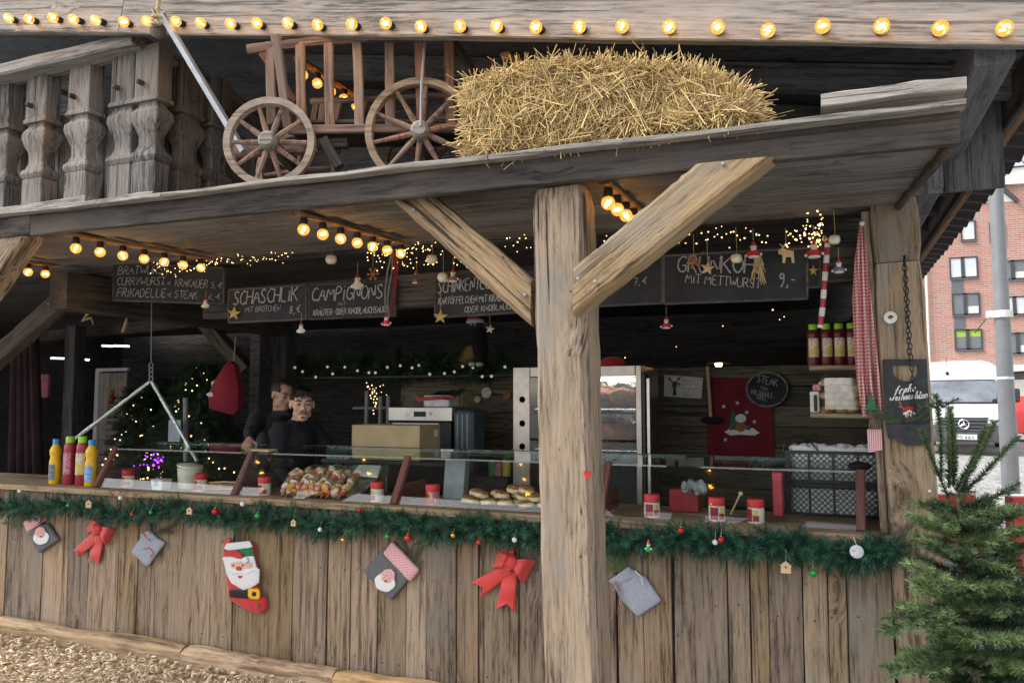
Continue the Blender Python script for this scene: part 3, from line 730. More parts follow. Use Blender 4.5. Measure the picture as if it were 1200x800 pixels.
for rw in range(2):
    for k in range(29):
        x = 2.46 - rw * 0.26; y = -0.95 + k * 0.272
        inst('roof_tile', tm, hut, (x, y, roof_z(x) - 0.005 + rw * 0.002 + rp.uniform(-.003, .003)), (0, R(12 + rp.uniform(-1.5, 1.5)), rp.uniform(-.03, .03)))

# ------------------------------------------------------------------ balcony
YBAL = -0.82; XC = at(160, 42, YBAL).x
def baluster_mesh(seed):
    prof = [(0, .142), (.205, .142), (.212, .128), (.226, .150), (.25, .164), (.275, .152), (.284, .126), (.33, .098), (.40, .102), (.46, .142), (.51, .168), (.55, .160), (.58, .122), (.60, .108), (.612, .108), (.618, .160), (.64, .158), (.655, .142), (1.0, .140)]
    Hh = 0.86; vs_, fs = [], []; r_ = random.Random(seed)
    for f, w in prof:
        a = w / 2 * 1.24; c = 0.006; b = a * 0.62
        for (y, z) in [(-a + c, -b), (a - c, -b), (a, -b + c), (a, b - c), (a - c, b), (-a + c, b), (-a, b - c), (-a, -b + c)]:
            vs_.append((f * Hh, y + r_.uniform(-.0015, .0015), z + r_.uniform(-.0015, .0015)))
    n = 8
    for i in range(len(prof) - 1):
        for k in range(n):
            k2 = (k + 1) % n; fs.append((i * n + k, i * n + k2, (i + 1) * n + k2, (i + 1) * n + k))
    fs.append(tuple(range(n - 1, -1, -1))); fs.append(tuple((len(prof) - 1) * n + k for k in range(n)))
    mb = MB(); mb.add(vs_, fs)
    me = mb.mesh('baluster', M['baluster'], smooth='all'); me.set_sharp_from_angle(angle=R(24)); return me
bms = [baluster_mesh(i) for i in range(3)]
pegm = MB(); pegm.lathe([(0.0, 0), (0.016, 0.0), (0.015, 0.034), (0.009, 0.04)], 8); pegm = pegm.mesh('peg', M['fascia'])
ZB = 2.725
def baluster(x, y, face, k):
    # local X up; local Z = face normal
    Z = Vector(face); X = Vector((0, 0, 1)); Y = Z.cross(X)
    o = inst('baluster', bms[k % 3], hut, (0, 0, 0)); o.matrix_local = Matrix.Translation(Vector((x, y, ZB))) @ Matrix((X, Y, Z)).transposed().to_4x4()
    p = inst('peg', pegm, o, (0.63, 0.01, 0.066), (0, 0, k * 1.3))
for k, px in enumerate((-135, -90, -48, -6, 36, 86)):
    baluster(at(px, 150, YBAL).x, YBAL + 0.075, (0, -1, 0), k)
baluster(XC - 0.125, YBAL + 0.075, (0, -1, 0), 1)
baluster(XC + 0.062, YBAL + 0.075, (0, -1, 0), 2)
for k, px in enumerate((229, 264)):
    p = atx(px, 150, XC + 0.155); baluster(XC + 0.075, p.y, (1, 0, 0), k)
panel_row('balcony_board', -6.2, XC - 0.0, YBAL + 0.21, 2.52, 3.36, 0.22, M['grey'], seed=14)
r_ = random.Random(6)
for i in range(5):
    y = YBAL + 0.33 + i * 0.20
    timber(hut, 'balcony_board', (XC - 0.05, y, 2.52), (XC - 0.05, y, 3.36), 0.195, 0.024, M['grey'], up=(1, 0, 0), seg=1, seed=i)
c0 = at(161, 47, YBAL - 0.03)
timber(hut, 'handrail', at(-160, 128, YBAL - 0.02), c0 + Vector((0, 0.04, 0)), 0.16, 0.075, M['grey'], seg=10, jit=0.003, ch=0.012, seed=71)
timber(hut, 'handrail', c0 + Vector((-0.03, 0.12, -0.01)), (XC + 0.075, 0.34, c0.z - 0.13), 0.15, 0.07, M['grey'], seg=5, jit=0.003, ch=0.012, seed=72)
timber(hut, 'balcony_sill', (-6, YBAL + 0.05, ZB - 0.035), (at(112, 230, YBAL).x, YBAL + 0.05, ZB - 0.03), 0.24, 0.06, M['grey'], seg=8, jit=0.004, ch=0.008, seed=73)
timber(hut, 'balcony_sill', (at(116, 230, YBAL).x, YBAL + 0.07, ZB - 0.04), (XC + 0.2, YBAL + 0.07, ZB - 0.04), 0.2, 0.05, M['grey'], seg=4, jit=0.004, ch=0.006, seed=74)
timber(hut, 'balcony_sill', (XC + 0.08, YBAL + 0.2, ZB - 0.035), (XC + 0.08, 0.3, ZB - 0.035), 0.2, 0.05, M['grey'], seg=3, seed=75)

# ------------------------------------------------------------------ base slab and wood chips
sl = MB()
def slab(p, q, h, d, seed):
    return timber(None, 'base_slab', p, q, d, h, M['slab'], seg=18, jit=0.004, ch=0.03, rough=0.016, seed=seed)
xa, xb_, xc_ = at(-140, 720, -0.1).x, at(215, 750, -0.1).x, at(392, 770, -0.1).x
for i, (a, b) in enumerate(((xa, xb_), (xb_ + .01, xc_), (xc_ + .01, at(640, 800, -.1).x))):
    o = slab((a, -0.08, GZ + 0.058), (b, -0.075, GZ + 0.062), 0.15, 0.11, 80 + i)
    lab = ['bright debarked half log along the foot of the planks, far left by the chips', 'half log with a dark patch of bark, in the middle between two others', 'dark rough half log at the plank foot nearest the big post'][i]
    tag(o, lab, 'log edging', 'half logs edging the plank wall')
n = 15000
xs = rng.uniform(-5.6, 0.9, n); ys = -0.13 - rng.random(n) ** 1.0 * 1.9
zs = GZ + 0.006 + 0.055 * rng.random(n) + 0.035 * np.clip(1 - np.abs(ys + 0.9) / 0.9, 0, 1)
def chipT():
    return np.array([(-.5, -.5, -.5), (.5, -.38, -.5), (.42, .5, -.5), (-.38, .4, -.5), (-.5, -.5, .5), (.5, -.38, .5), (.42, .5, .5), (-.38, .4, .5)]), np.array([(0, 3, 2, 1), (4, 5, 6, 7), (0, 1, 5, 4), (1, 2, 6, 5), (2, 3, 7, 6), (3, 0, 4, 7)])
tv, tf = chipT()
d = np.stack([rng.normal(size=n), rng.normal(size=n), rng.normal(size=n) * 0.42], 1)
sc = np.stack([rng.uniform(.022, .062, n), rng.uniform(.008, .020, n), rng.uniform(.002, .005, n)], 1)
V, F, T = scatter(tv, tf, frames(np.stack([xs, ys, zs], 1), d, rng.normal(size=n) * 0.6, sc), rng.random(n))
tag(np_obj('wood_chips', V, F, M['chip'], tint=T, loc=(-2, -1, GZ)), 'pale wood chips spread in front of the plank wall', 'wood chips', kind='stuff')
cb = MB(); nx = 24; vs_ = []
for j in range(9):
    for i in range(nx + 1):
        x = -5.7 + i * 6.7 / nx; y = -0.12 - j * 0.25
        vs_.append((x, y, GZ + 0.012 + 0.04 * max(0, 1 - abs(y + 0.9) / 0.9) + 0.008 * noise.noise(Vector((x * 3, y * 3, 0)))))
cb.add(vs_, [(j * (nx + 1) + i, j * (nx + 1) + i + 1, (j + 1) * (nx + 1) + i + 1, (j + 1) * (nx + 1) + i) for j in range(8) for i in range(nx)])
cb.build('chip_bed', plain('chip_bed', (0.46, 0.33, 0.20, 1), 0.95, var=0.4, scale=60, bump=0.6), loc=(-2, -1, GZ))['kind'] = 'structure'
# ------------------------------------------------------------------ light strings
BR = 0.028
def bulb_meshes():
    g = MB(); g.sphere((0, 0, 0), BR, 14, 10); gm = g.mesh('bulb_glass', M['bulb'], smooth='all')
    f = MB(); f.tube([(-.010, 0, .012), (-.004, .004, -.006), (.004, -.004, .010), (.010, 0, -.010), (.004, 0.002, -.016)], 0.0042, 5); fm = f.mesh('filament', M['filament'])
    s_ = MB(); s_.lathe([(0.0, 0), (0.017, 0.0), (0.019, 0.018), (0.014, 0.040)], 10); sm = s_.mesh('socket', M['iron'], smooth=True)
    return gm, fm, sm
gm, fm, sm = bulb_meshes()
def bulb(parent, P, base_dir, k):
    """P centre of the glass; base_dir points from the glass to its socket"""
    q = Vector(base_dir).to_track_quat('Z', 'Y').to_euler()
    o = inst('bulb', gm, parent, P - parent.location, q)
    f = inst('filament', fm, o, (0, 0, 0), (random.uniform(-.3, .3), random.uniform(-.3, .3), k * 1.7))
    if k % 2: f.rotation_euler.x += 1.4
    inst('socket', sm, o, (0, 0, BR * 0.82))
bxs = [10, 34, 62, 86, 112, 145, 172, 206, 235, 270, 301, 337, 372, 412, 452, 493, 539, 582, 628, 679, 729, 784, 841, 900, 964, 1033, 1102, 1177]
def beam_py(x): return (38 + 14 * x / 1200) - (16 if x < 160 else 14)
yb2 = -0.9 - 0.065 - 0.055
fs1 = thing('festoon_lights', 'long row of amber bulbs screwed along the top grey beam', 'light string', at(600, 40, yb2), group='amber bulb strings on the hut')
for k, x in enumerate(bxs):
    y = beam_py(x) + random.uniform(-2, 2) - (4 if x > 900 else 0)
    bulb(fs1, at(x, y, yb2), (random.uniform(-.15, .15), 1, 0.15), k)
def strip(x, y0, y1, n, z0, z1, label, back=None):
    t = thing('festoon_lights', label, 'light string', (x, y0, z0), group='amber bulb strings on the hut')
    timber(t, 'batten', (x, y0 - 0.06, z0 + 0.055), (x, (back or y1) + 0.08, z1 + 0.055), 0.05, 0.022, M['batten'], seg=3, seed=x)
    for k in range(n):
        f = k / max(1, n - 1); bulb(t, Vector((x, y0 + (y1 - y0) * f, z0 + (z1 - z0) * f - 0.012)), (0, 0, 1), k)
    return t
strip(at(86, 285, -1.1).x + .02, -1.10, -0.22, 7, 2.375, 2.415, 'string of seven amber bulbs under the awning above the bratwurst menu board')
strip(-0.60, -1.08, -0.20, 7, 2.358, 2.405, 'string of amber bulbs under the awning left of the big post, above the mushroom board')
strip(0.835, -1.07, -0.33, 6, 2.345, 2.39, 'short string of amber bulbs half hidden behind the right brace of the big post')
strip(at(53, 322, -0.4).x, -1.0, -0.40, 6, 2.385, 2.42, 'string of amber bulbs at the far left, hidden behind the left brace')
strip(-0.90, -0.72, -0.22, 5, 3.285, 3.30, 'string of amber bulbs glowing behind the rails of the hay cart', 0.3)
strip(0.28, -0.72, -0.56, 2, 3.10, 3.10, 'pair of amber bulbs peeking out above the straw bale', 0.3)
strip(at(10, 60, -.7).x, -0.70, -0.70, 1, 3.64, 3.64, 'amber bulbs under the roof at top left above the balcony rail', 0.3)

# ------------------------------------------------------------------ pole on a rope, hook
pa, pb2 = at(188, 14, -1.02), at(286, 178, -1.02)
pole = thing('hanging_pole', 'grey metal pole hung from a rope in front of the balcony corner', 'pole', pb2)
m = MB(); m.bar(pa, pb2, 0.034, 0.026); m.build('tube', M['pipe'], pole)
m = MB(); m.tube([pa + Vector((0, 0, .35)), pa + Vector((-.01, 0, .1)), pa + Vector((0.0, -.02, 0)), pa + Vector((.02, .0, -.04))], 0.011, 7); m.tube([pa + Vector((.03 * math.cos(a), -.012 + .025 * math.sin(a), -.01 - a * .006)) for a in np.linspace(0, 12, 26)], 0.009, 6); m.build('rope', M['rope'], pole)
hk = MB(); hp = at(163, 0, -.95)
hk.tube([hp + Vector((0, 0, .2)), hp, at(160, 16, -.95), at(166, 26, -.95), at(162, 40, -.93), at(168, 38, -.93)], 0.008, 6)
tag(hk.build('chain_hook', M['iron'], loc=hp, smooth=True), 'dark iron hook hanging above the balcony corner', 'hook')
lamp = thing('hanging_float', 'small round dark wooden ball hung on the beam above the balcony', 'ball', at(185, 36, -.98))
m = MB(); m.sphere(at(185, 36, -.985), 0.042, 14, 10); m.build('ball', M['baluster'], lamp, smooth=True)
m = MB(); m.tube([at(185, 28, -.98), at(178, 10, -.97)], 0.005, 5); m.build('cord', M['rope'], lamp)

# ------------------------------------------------------------------ hay cart (own frame: x along the cart, y away from the viewer)
CY = -0.93
wl_, wr_ = at(316, 166, CY - 0.14), at(492, 152, CY + 0.02)
u = (wr_ - wl_); u.z = 0; cang = math.atan2(u.y, u.x) + R(9)
cart = thing('hay_cart', 'old wooden ladder-sided handcart with spoked wheels on the awning', 'handcart', (wl_.x, wl_.y, 2.52), cang)
def cloc(px, py, off=0.0):
    """pixel -> the cart's local point on its vertical plane y = off"""
    c, s_ = math.cos(cang), math.sin(cang); nrm = Vector((-s_, c, 0)); O = cart.location + nrm * off
    d = ray(px, py); t = (O - CAM).dot(nrm) / d.dot(nrm); P = CAM + d * t - cart.location
    return Vector((P.x * c + P.y * s_, -P.x * s_ + P.y * c, P.z))
def wheel(hub, r, label=None, rot0=0.1):
    o = MB(); N = 40; prof = [(r - .032, -.018), (r - .036, .018), (r, .018), (r, -.018)]
    vs_ = []; fs = []
    for k in range(N):
        a = 2 * math.pi * k / N
        for (q, y) in prof: vs_.append((q * math.cos(a), y + random.uniform(-.001, .001), q * math.sin(a)))
    for k in range(N):
        for j in range(4): fs.append((k * 4 + j, k * 4 + (j + 1) % 4, ((k + 1) % N) * 4 + (j + 1) % 4, ((k + 1) % N) * 4 + j))
    o.add(vs_, fs); w = o.build('wheel', M['rim'], cart, hub, world=False)
    sp = MB(); sp.lathe([(.013, 0), (.015, r * .25), (.0105, r * .6), (.010, r - .03)], 7); spm = sp.mesh('spoke', M['cart'], smooth=True)
    for k in range(10):
        a = rot0 + 2 * math.pi * k / 10
        inst('spoke', spm, w, (0.02 * math.sin(a), 0, 0.02 * math.cos(a)), (0, a, 0))
    h = MB(); h.lathe([(0, -.085), (.016, -.085), (.018, -.07), (.038, -.068), (.044, -.02), (.044, .04), (.03, .06)], 14, axis='y', mi=0)
    hb = h.build('hub', M['pipe'] if False else M['grey'], w, (0, 0, 0), world=False, smooth=True)
    return w
h1, h2 = cloc(316, 167), cloc(493, 155)
s1 = (cloc(316, 115) - h1).length; s2 = (cloc(493, 92) - h2).length
wheel(h1, s1, rot0=0.32); wheel(h2, s2, rot0=0.1)
for hh, rr in ((h1, s1), (h2, s2)): wheel(hh + Vector((0, 0.46, 0)), rr, rot0=0.2)
def ct(name, a, b, w, h, mat='cart', **k): return timber_local(name, a, b, w, h, M[mat], **k)
def timber_local(name, a, b, w, h, mat, **k):
    o = timber(None, name, Vector(a), Vector(b), w, h, mat, **k); o.parent = cart; return o
for off in (0.05, 0.42):                                    # two ladder sides
    P = lambda px, py: cloc(px, py, off)
    pts = [(290, 58), (355, 50), (430, 44), (500, 41), (550, 44)] if off < .2 else [(340, 70), (400, 62), (450, 58), (510, 57), (552, 60)]
    if off < .2:
        for (a, b) in zip(pts[:-1], pts[1:]): ct('top_rail', P(*a), P(*b), 0.03, 0.042, seg=2, ch=.008)
        for px, y1 in ((317, 146), (352, 146), (385, 148), (419, 148), (456, 147), (492, 148), (526, 148)): ct('rail_post', P(px, 50), P(px + 2, y1), 0.024, 0.046, up=(1, 0, 0), seg=2, ch=.005)
        ct('rail_post', P(323, 42), P(338, 150), 0.03, 0.044, up=(1, 0, 0), seg=2, ch=.005)
        ct('bottom_rail', P(338, 152), P(545, 150), 0.035, 0.04, seg=2)
    else:
        ct('top_rail', P(364, 120), P(530, 112), 0.03, 0.03, seg=2); 
        for px in (372, 380, 398, 428, 460, 500): ct('rail_post', P(px, 116), P(px - 6 + random.uniform(-3, 3), 150), 0.024, 0.034, up=(1, 0, 0), seg=1)
        ct('bottom_rail', P(345, 155), P(530, 151), 0.035, 0.04, seg=2)
ct('end_stake', cloc(530, 48, .1), cloc(560, 92, .2), 0.03, 0.04, 'fascia', seg=1)
ct('end_stake', cloc(306, 62, .2), cloc(346, 118, .3), 0.02, 0.03, seg=1)
ct('axle', h1 + Vector((0, 0.02, 0)), h1 + Vector((0, .46, 0)), 0.05, 0.05, 'fascia', seg=1); ct('axle', h2 + Vector((0, 0.02, 0)), h2 + Vector((0, .46, 0)), 0.05, 0.05, 'fascia', seg=1)
ct('bed_board', cloc(345, 158, .24), cloc(540, 156, .24), 0.36, 0.02, 'fascia', seg=1)
ct('drawbar', cloc(268, 178, .2), cloc(398, 172, .2), 0.05, 0.06, 'cart', seg=2)
ct('bolster', cloc(378, 164, .06), cloc(398, 196, .06), 0.05, 0.05, 'fascia', seg=1); ct('bolster', cloc(372, 170, .1), cloc(408, 168, .1), 0.05, 0.045, 'fascia', seg=1)
m = MB(); st_ = [cloc(499, 46, -.02), cloc(497, 60, -.05), cloc(494, 100, -.06), cloc(493, 148, -.06)]; m.tube(st_, 0.007, 6); m.build('stay_rod', M['pipe'], cart, world=False, smooth=True)

# ------------------------------------------------------------------ straw bale
hy0 = YA + 0.02; hd = 0.46
hl, hr = at(556, 150, hy0).x, at(872, 130, hy0).x
zb = 2.515
top_px = [(545, 100), (556, 92), (580, 84), (600, 76), (640, 70), (680, 62), (700, 64), (740, 68), (780, 71), (800, 73), (830, 84), (850, 96), (870, 106), (885, 115)]
def top_z(x):
    prev = None
    for (px, py) in top_px:
        q = at(px, py, hy0)
        if prev is None and x <= q.x: return q.z
        if prev is not None and x <= q.x: f = (x - prev.x) / (q.x - prev.x); return prev.z + (q.z - prev.z) * f
        prev = q
    return prev.z
bale = thing('straw_bale', 'golden straw bale lying loose on the awning edge beside the handcart', 'straw bale', ((hl + hr) / 2, hy0 + hd / 2, zb))
core = MB(); nx, nz = 30, 8; vs_ = []
for s_ in (0, 1):
    for i in range(nx + 1):
        x = hl + .02 + (hr - hl - .04) * i / nx; tz = top_z(x) - 0.075
        for j in range(nz + 1):
            f = j / nz; y = hy0 + .03 if s_ == 0 else hy0 + hd - .03
            bul = 0.05 * math.sin(math.pi * min(1, f * 1.1 + .05)) ** .5
            vs_.append((x + random.uniform(-.005, .005), y + (-bul if s_ == 0 else bul) + .03 * (f ** 4) * (1 if s_ == 0 else -1), zb + (tz - zb) * f + random.uniform(-.006, .006)))
n1 = (nx + 1) * (nz + 1); fs = []
for s_ in (0, 1):
    for i in range(nx):
        for j in range(nz):
            q = s_ * n1 + i * (nz + 1) + j; fs.append((q, q + 1, q + nz + 2, q + nz + 1))
for i in range(nx):
    for j in (0, nz): q = i * (nz + 1) + j; fs.append((q, q + nz + 1, n1 + q + nz + 1, n1 + q))
for j in range(nz):
    for i in (0, nx): q = i * (nz + 1) + j; fs.append((q, q + 1, n1 + q + 1, n1 + q))
core.add(vs_, fs); core.build('packed_core', M['strawin'], bale)
ns = 13000
xs = rng.uniform(hl, hr, ns); which = rng.random(ns)
tz = np.array([top_z(x) - .055 + .02 * noise.noise(Vector((x * 7, 3, 0))) for x in xs]); fz = rng.random(ns) ** 0.9
lump = np.array([noise.noise(Vector((x * 5, f * 3, 0))) for x, f in zip(xs, fz)])
ys = np.where(which < .72, hy0 - 0.035 - 0.035 * np.sin(np.pi * fz) - 0.03 * lump + rng.normal(size=ns) * 0.016, rng.uniform(hy0 - .03, hy0 + hd, ns))
zs = np.where(which < .72, zb + 0.008 + (tz - zb) * fz, tz + rng.normal(size=ns) * 0.013)
# ends of the bale
e = which > 0.92; xs[e] = np.where(rng.random(e.sum()) < .5, hl, hr) + rng.normal(size=e.sum()) * 0.018; zs[e] = zb + .01 + (np.array([top_z(x) for x in xs[e]]) - zb) * rng.random(e.sum())
ang = rng.normal(0.2, 0.95, ns) + np.pi / 2
d = np.stack([np.cos(ang), rng.normal(size=ns) * 0.22, np.sin(ang)], 1)
flat = (which > .70) | (fz > .85); d[flat] = np.stack([rng.normal(size=flat.sum()), rng.normal(size=flat.sum()) * .6, rng.normal(size=flat.sum()) * 0.32], 1)
low = zs < zb + .05; d[low, 2] *= .35; zs = np.maximum(zs, zb + .022)
L = rng.uniform(.05, .19, ns); L[rng.random(ns) < .02] *= 1.7; W = rng.uniform(.0016, .0044, ns)
bend = 0.12
sv = np.array([(-.5, -.5, -.29), (-.5, .5, -.29), (-.5, 0, .58), (0, -.5, -.29 + bend * 2), (0, .5, -.29 + bend * 2), (0, 0, .58 + bend * 2), (.5, -.5, -.29), (.5, .5, -.29), (.5, 0, .58)])
sf = np.array([(0, 1, 4, 3), (1, 2, 5, 4), (2, 0, 3, 5), (3, 4, 7, 6), (4, 5, 8, 7), (5, 3, 6, 8)])
V, F, T = scatter(sv, sf, frames(np.stack([xs, ys, zs], 1), d, rng.random(ns) * 6.28, np.stack([L, W, W], 1)), np.clip(rng.normal(.58, .33, ns), 0, 1))
np_obj('straw', V, F, M['straw'], bale, T)['kind'] = 'stuff'
# ------------------------------------------------------------------ glass case along the counter
def A(px, py, Y): return at(px, py, Y)
y0c, y1c, zc = 0.04, 0.17, 1.212
YTB = 0.57
divx = [112, 275, 462, 703, 1008]
dx = [A(p, 590, y0c).x for p in divx]
case = thing('display_case', 'long low glass display case with red brown wooden dividers on the counter', 'display case', (0, 0.2, CT))
for x, top in zip(dx, (118, 290, 470, 705, 1003)):
    d = timber(case, 'divider', (x, y0c - .006, CT + .001), (x + 0.01, y1c + .012, zc + 0.012), 0.044, 0.032, M['redwood'], up=(0, -1, 0.5), seg=2, seed=x)
    timber(case, 'divider_side', (x + .006, 0.10, CT + 0.06), (x + .006, 0.40, CT + 0.06), 0.018, 0.11, M['redwood'], seg=1, seed=x + 1)
for a, b in zip(dx[:-1], dx[1:]):
    m = MB(); m.prism([(a + .02, y0c, CT + .003), (b - .02, y0c, CT + .003), (b - .02, y1c, zc - .006), (a + .02, y1c, zc - .006)], [(a + .02, y0c + .006, CT + .003), (b - .02, y0c + .006, CT + .003), (b - .02, y1c + .006, zc - .006), (a + .02, y1c + .006, zc - .006)])
    m.build('front_pane', M['glass'], case)
    m = MB(); m.prism([(a + .003, y1c, zc), (b - .003, y1c, zc), (b - .003, YTB, zc + .028), (a + .003, YTB, zc + .028)], [(a + .003, y1c, zc + .01), (b - .003, y1c, zc + .01), (b - .003, YTB, zc + .038), (a + .003, YTB, zc + .038)]); m.build('top_pane', M['glassedge'], case)
m = MB(); m.bar((dx[0], YTB + .012, zc + .03), (dx[-1], YTB + .012, zc + .03), 0.02, 0.02); m.build('rear_rail', M['iron'], case)

# ------------------------------------------------------------------ bottles, jars, tubs
def bottle(P, h, r, kind, label):
    t = thing('sauce_bottle', label, 'bottle', P, random.uniform(-.3, .3), group='sauce bottles on the counter' if P.y < .2 else 'sauce bottles on the hanging shelf')
    m = MB()
    if kind == 'mustard':
        m.lathe([(r * .92, 0), (r, .008), (r, h * .50), (r * .86, h * .56), (r * .86, h * .60), (r, h * .68), (r * .98, h * .76), (r * .62, h * .85), (r * .5, h * .88)], 18); m.build('body', M['mustard'], t, world=False, smooth=True)
        m = MB(); m.lathe([(r * .58, h * .88), (r * .56, h * .985), (r * .5, h)], 14); m.build('cap', M['bluecap'], t, world=False, smooth=True)
        m = MB(); lab(m, r + .0012, h * .10, h * .44, -2.1, -0.6); m.build('label', M['label_blue'] if 'right' in label else M['label_grey'], t, world=False)
    else:
        body = M['ketchup'] if kind != 'dark' else M['darkketchup']
        m.lathe([(r * .92, 0), (r, .008), (r, h * .66), (r * .97, h * .68), (r * .97, h * .70), (r, h * .72), (r * .98, h * .80), (r * .72, h * .87)], 18); m.build('body', body, t, world=False, smooth=True)
        m = MB(); m.lathe([(r * .76, h * .87), (r * .74, h * .985), (r * .68, h)], 14); m.build('cap', M['greencap'], t, world=False, smooth=True)
        m = MB(); lab(m, r + .0012, h * .22, h * .66, -2.4, -0.5); l = m.build('label', M['label_pink'] if kind == 'pink' else M['label_cream'], t, world=False)
        if kind != 'pink':
            m = MB(); lab(m, r + .0020, h * .26, h * .44, -2.0, -0.9); m.build('print', M['lemon'], l, world=False)
    return t
def lab(m, r, z0, z1, a0, a1, n=8):
    for i in range(n):
        a, b = a0 + (a1 - a0) * i / n, a0 + (a1 - a0) * (i + 1) / n
        m.add([(r * math.cos(a), r * math.sin(a), z0), (r * math.cos(b), r * math.sin(b), z0), (r * math.cos(b), r * math.sin(b), z1), (r * math.cos(a), r * math.sin(a), z1)], [(0, 1, 2, 3)])
by = 0.10
for px, top, kind, lb in ((64, 514, 'mustard', 'left yellow mustard bottle with a blue cap on the counter'), (80.5, 511, 'pink', 'ketchup bottle with a pink label next to the left mustard bottle'), (95, 511, 'cream', 'ketchup bottle with a lemon on its label, between ketchup and mustard'), (106, 515, 'mustard', 'right yellow mustard bottle touching the case, blue label')):
    P = A(px, 563, by); P.z = CT; top_ = A(px, top, by).z
    bottle(P, top_ - CT, 0.041 if kind == 'mustard' else .040, kind, lb)
jars = [(150, 556, .17, 'cinnamon jar left of the small white tub behind the glass'), (235, 562, .15, 'red lidded jar right of the cream bucket'), (310, 566, .12, 'red lidded jar between the divider and the skewer tray'), (442, 574, .12, 'red lidded jar right of the skewer tray'), (507, 578, .12, 'red lidded jar left of the patty tray'), (764, 593, .12, 'red lidded jar just right of the big post'), (840, 597, .12, 'middle red lidded jar in the right section of the case'), (886, 598, .12, 'red lidded jar nearest the black crates')]
for px, py, y, lb in jars:
    P = A(px, py + 8, y); P.z = CT; s_ = mpp(px, py, y); h = 0.118; r = 0.041
    t = thing('spice_jar', lb, 'jar', P, random.uniform(-.5, .5), group='red lidded jars in the display case')
    m = MB(); m.lathe([(r * .93, 0), (r, .006), (r, h * .62), (r * .9, h * .68)], 16); m.build('jar', M['label_pink'] if px in (507,) else M['paper'], t, world=False, smooth=True)
    m = MB(); m.lathe([(r * 1.02, h * .66), (r * 1.04, h * .7), (r * 1.03, h * .97), (r * .95, h)], 18); m.build('lid', M['red'], t, world=False, smooth=True)
    m = MB(); lab(m, r + .0015, h * .08, h * .6, -2.7, -1.7); lab(m, r + .0018, h * .1, h * .34, -1.6, -.9); m.build('print', M['ketchup'], t, world=False)
    m = MB(); lab(m, r + .0017, h * .34, h * .58, -1.5, -1.1); m.build('print', M['lemon'], t, world=False)
# cream bucket with a lid
P = A(222, 571, .26); P.z = CT
t = thing('plastic_bucket', 'cream plastic bucket with a tilted lid behind the glass', 'bucket', P)
m = MB(); m.lathe([(.073, 0), (.075, .004), (.082, .13), (.085, .132), (.085, .142), (.080, .142), (.078, .05), (0, .04)], 24); m.build('pail', M['cream'], t, world=False, smooth=True)
m = MB(); m.lathe([(0, .018), (.06, .018), (.066, .014), (.086, .012), (.088, 0), (.082, 0)], 24, c=(0.005, -.005, .147), rot=Matrix.Rotation(R(9), 3, 'Y')); m.build('lid', M['cream'], t, world=False, smooth=True)
P = A(188, 570, .12); P.z = CT
t = thing('small_tub', 'small white tub with blue and red print beside the cream bucket', 'tub', P, -.1)
m = MB(); m.prism([(-.05, -.03, 0), (.05, -.03, 0), (.056, -.034, .062), (-.056, -.034, .062)], [(-.05, .04, 0), (.05, .04, 0), (.056, .045, .062), (-.056, .045, .062)]); m.build('tub', M['white'], t, world=False)
m = MB(); m.bbox((0, .005, .066), (.12, .088, .008), .003); m.build('lid', M['white'], t, world=False)
m = MB(); m.box((-.008, -.034, .034), (.05, .002, .022), Matrix.Rotation(R(-4), 3, 'X')); m.build('print', M['label_blue'], t, world=False)
m = MB(); m.box((.0, -.0365, .053), (.03, .002, .008), Matrix.Rotation(R(-4), 3, 'X')); m.build('print', M['red'], t, world=False)
# bundle of thin smoked sausages / bread sticks: each one a thing
for k in range(11):
    a, b = A(243 + random.uniform(-3, 4), 572 - k % 4 * 3.2, .17 + .012 * (k // 4)), A(278 + random.uniform(-5, 2), 571 - k % 4 * 3.4 - (5 if k == 10 else 0), .22 + .012 * (k // 4))
    a.z = CT + .012 + (k % 4) * .014; b.z = CT + .014 + (k % 4) * .015
    m = MB(); mid = (a + b) / 2 + Vector((0, 0, random.uniform(-.002, .006))); m.tube([a, mid, b], .0065, 7)
    tag(m.build('thin_sausage', M['sausage'] if k % 3 else M['stick'], loc=a, smooth=True), 'thin brown sausage in the bundle beside the first divider', 'sausage', 'thin sausages in a bundle in the case')

# ------------------------------------------------------------------ skewers on a foil tray
def foil_sheet(name, corners, z0, z1, amp, seed, nx=14, ny=8, mat='foil'):
    """crumpled sheet over four corners given as world points"""
    m = MB(); vs_ = []; c = [Vector(q) for q in corners]
    for j in range(ny + 1):
        for i in range(nx + 1):
            u_, v_ = i / nx, j / ny
            p = (c[0] * (1 - u_) + c[1] * u_) * (1 - v_) + (c[3] * (1 - u_) + c[2] * u_) * v_
            e = min(u_, 1 - u_, v_, 1 - v_)
            p = p + Vector((noise.noise(p * 14 + Vector((seed, 0, 0))), noise.noise(p * 14 + Vector((0, seed, 0))), noise.noise(p * 17 + Vector((0, 0, seed))))) * amp
            if e < 0.06: p.z += 0.012 + random.uniform(0, .008)
            vs_.append(p)
    n = len(vs_); vs2 = [v + Vector((0, 0, -.002)) for v in vs_]
    fs = [(j * (nx + 1) + i, j * (nx + 1) + i + 1, (j + 1) * (nx + 1) + i + 1, (j + 1) * (nx + 1) + i) for j in range(ny) for i in range(nx)]
    m.add(vs_ + vs2, fs + [tuple(n + q for q in reversed(f)) for f in fs]); return m
fa, fb_, fc, fd = A(329, 583, .08), A(420, 590, .07), A(456, 546, .42), A(366, 541, .42)
for q in (fa, fb_): q.z = CT + .012
for q in (fc, fd): q.z = CT + .165
ft = thing('foil_tray', 'sloping foil lined tray carrying vegetable skewers', 'tray', (fa + fb_) / 2)
foil_sheet('f', (fa, fb_, fc, fd), 0, 0, .010, 3).build('foil', M['foil'], ft)
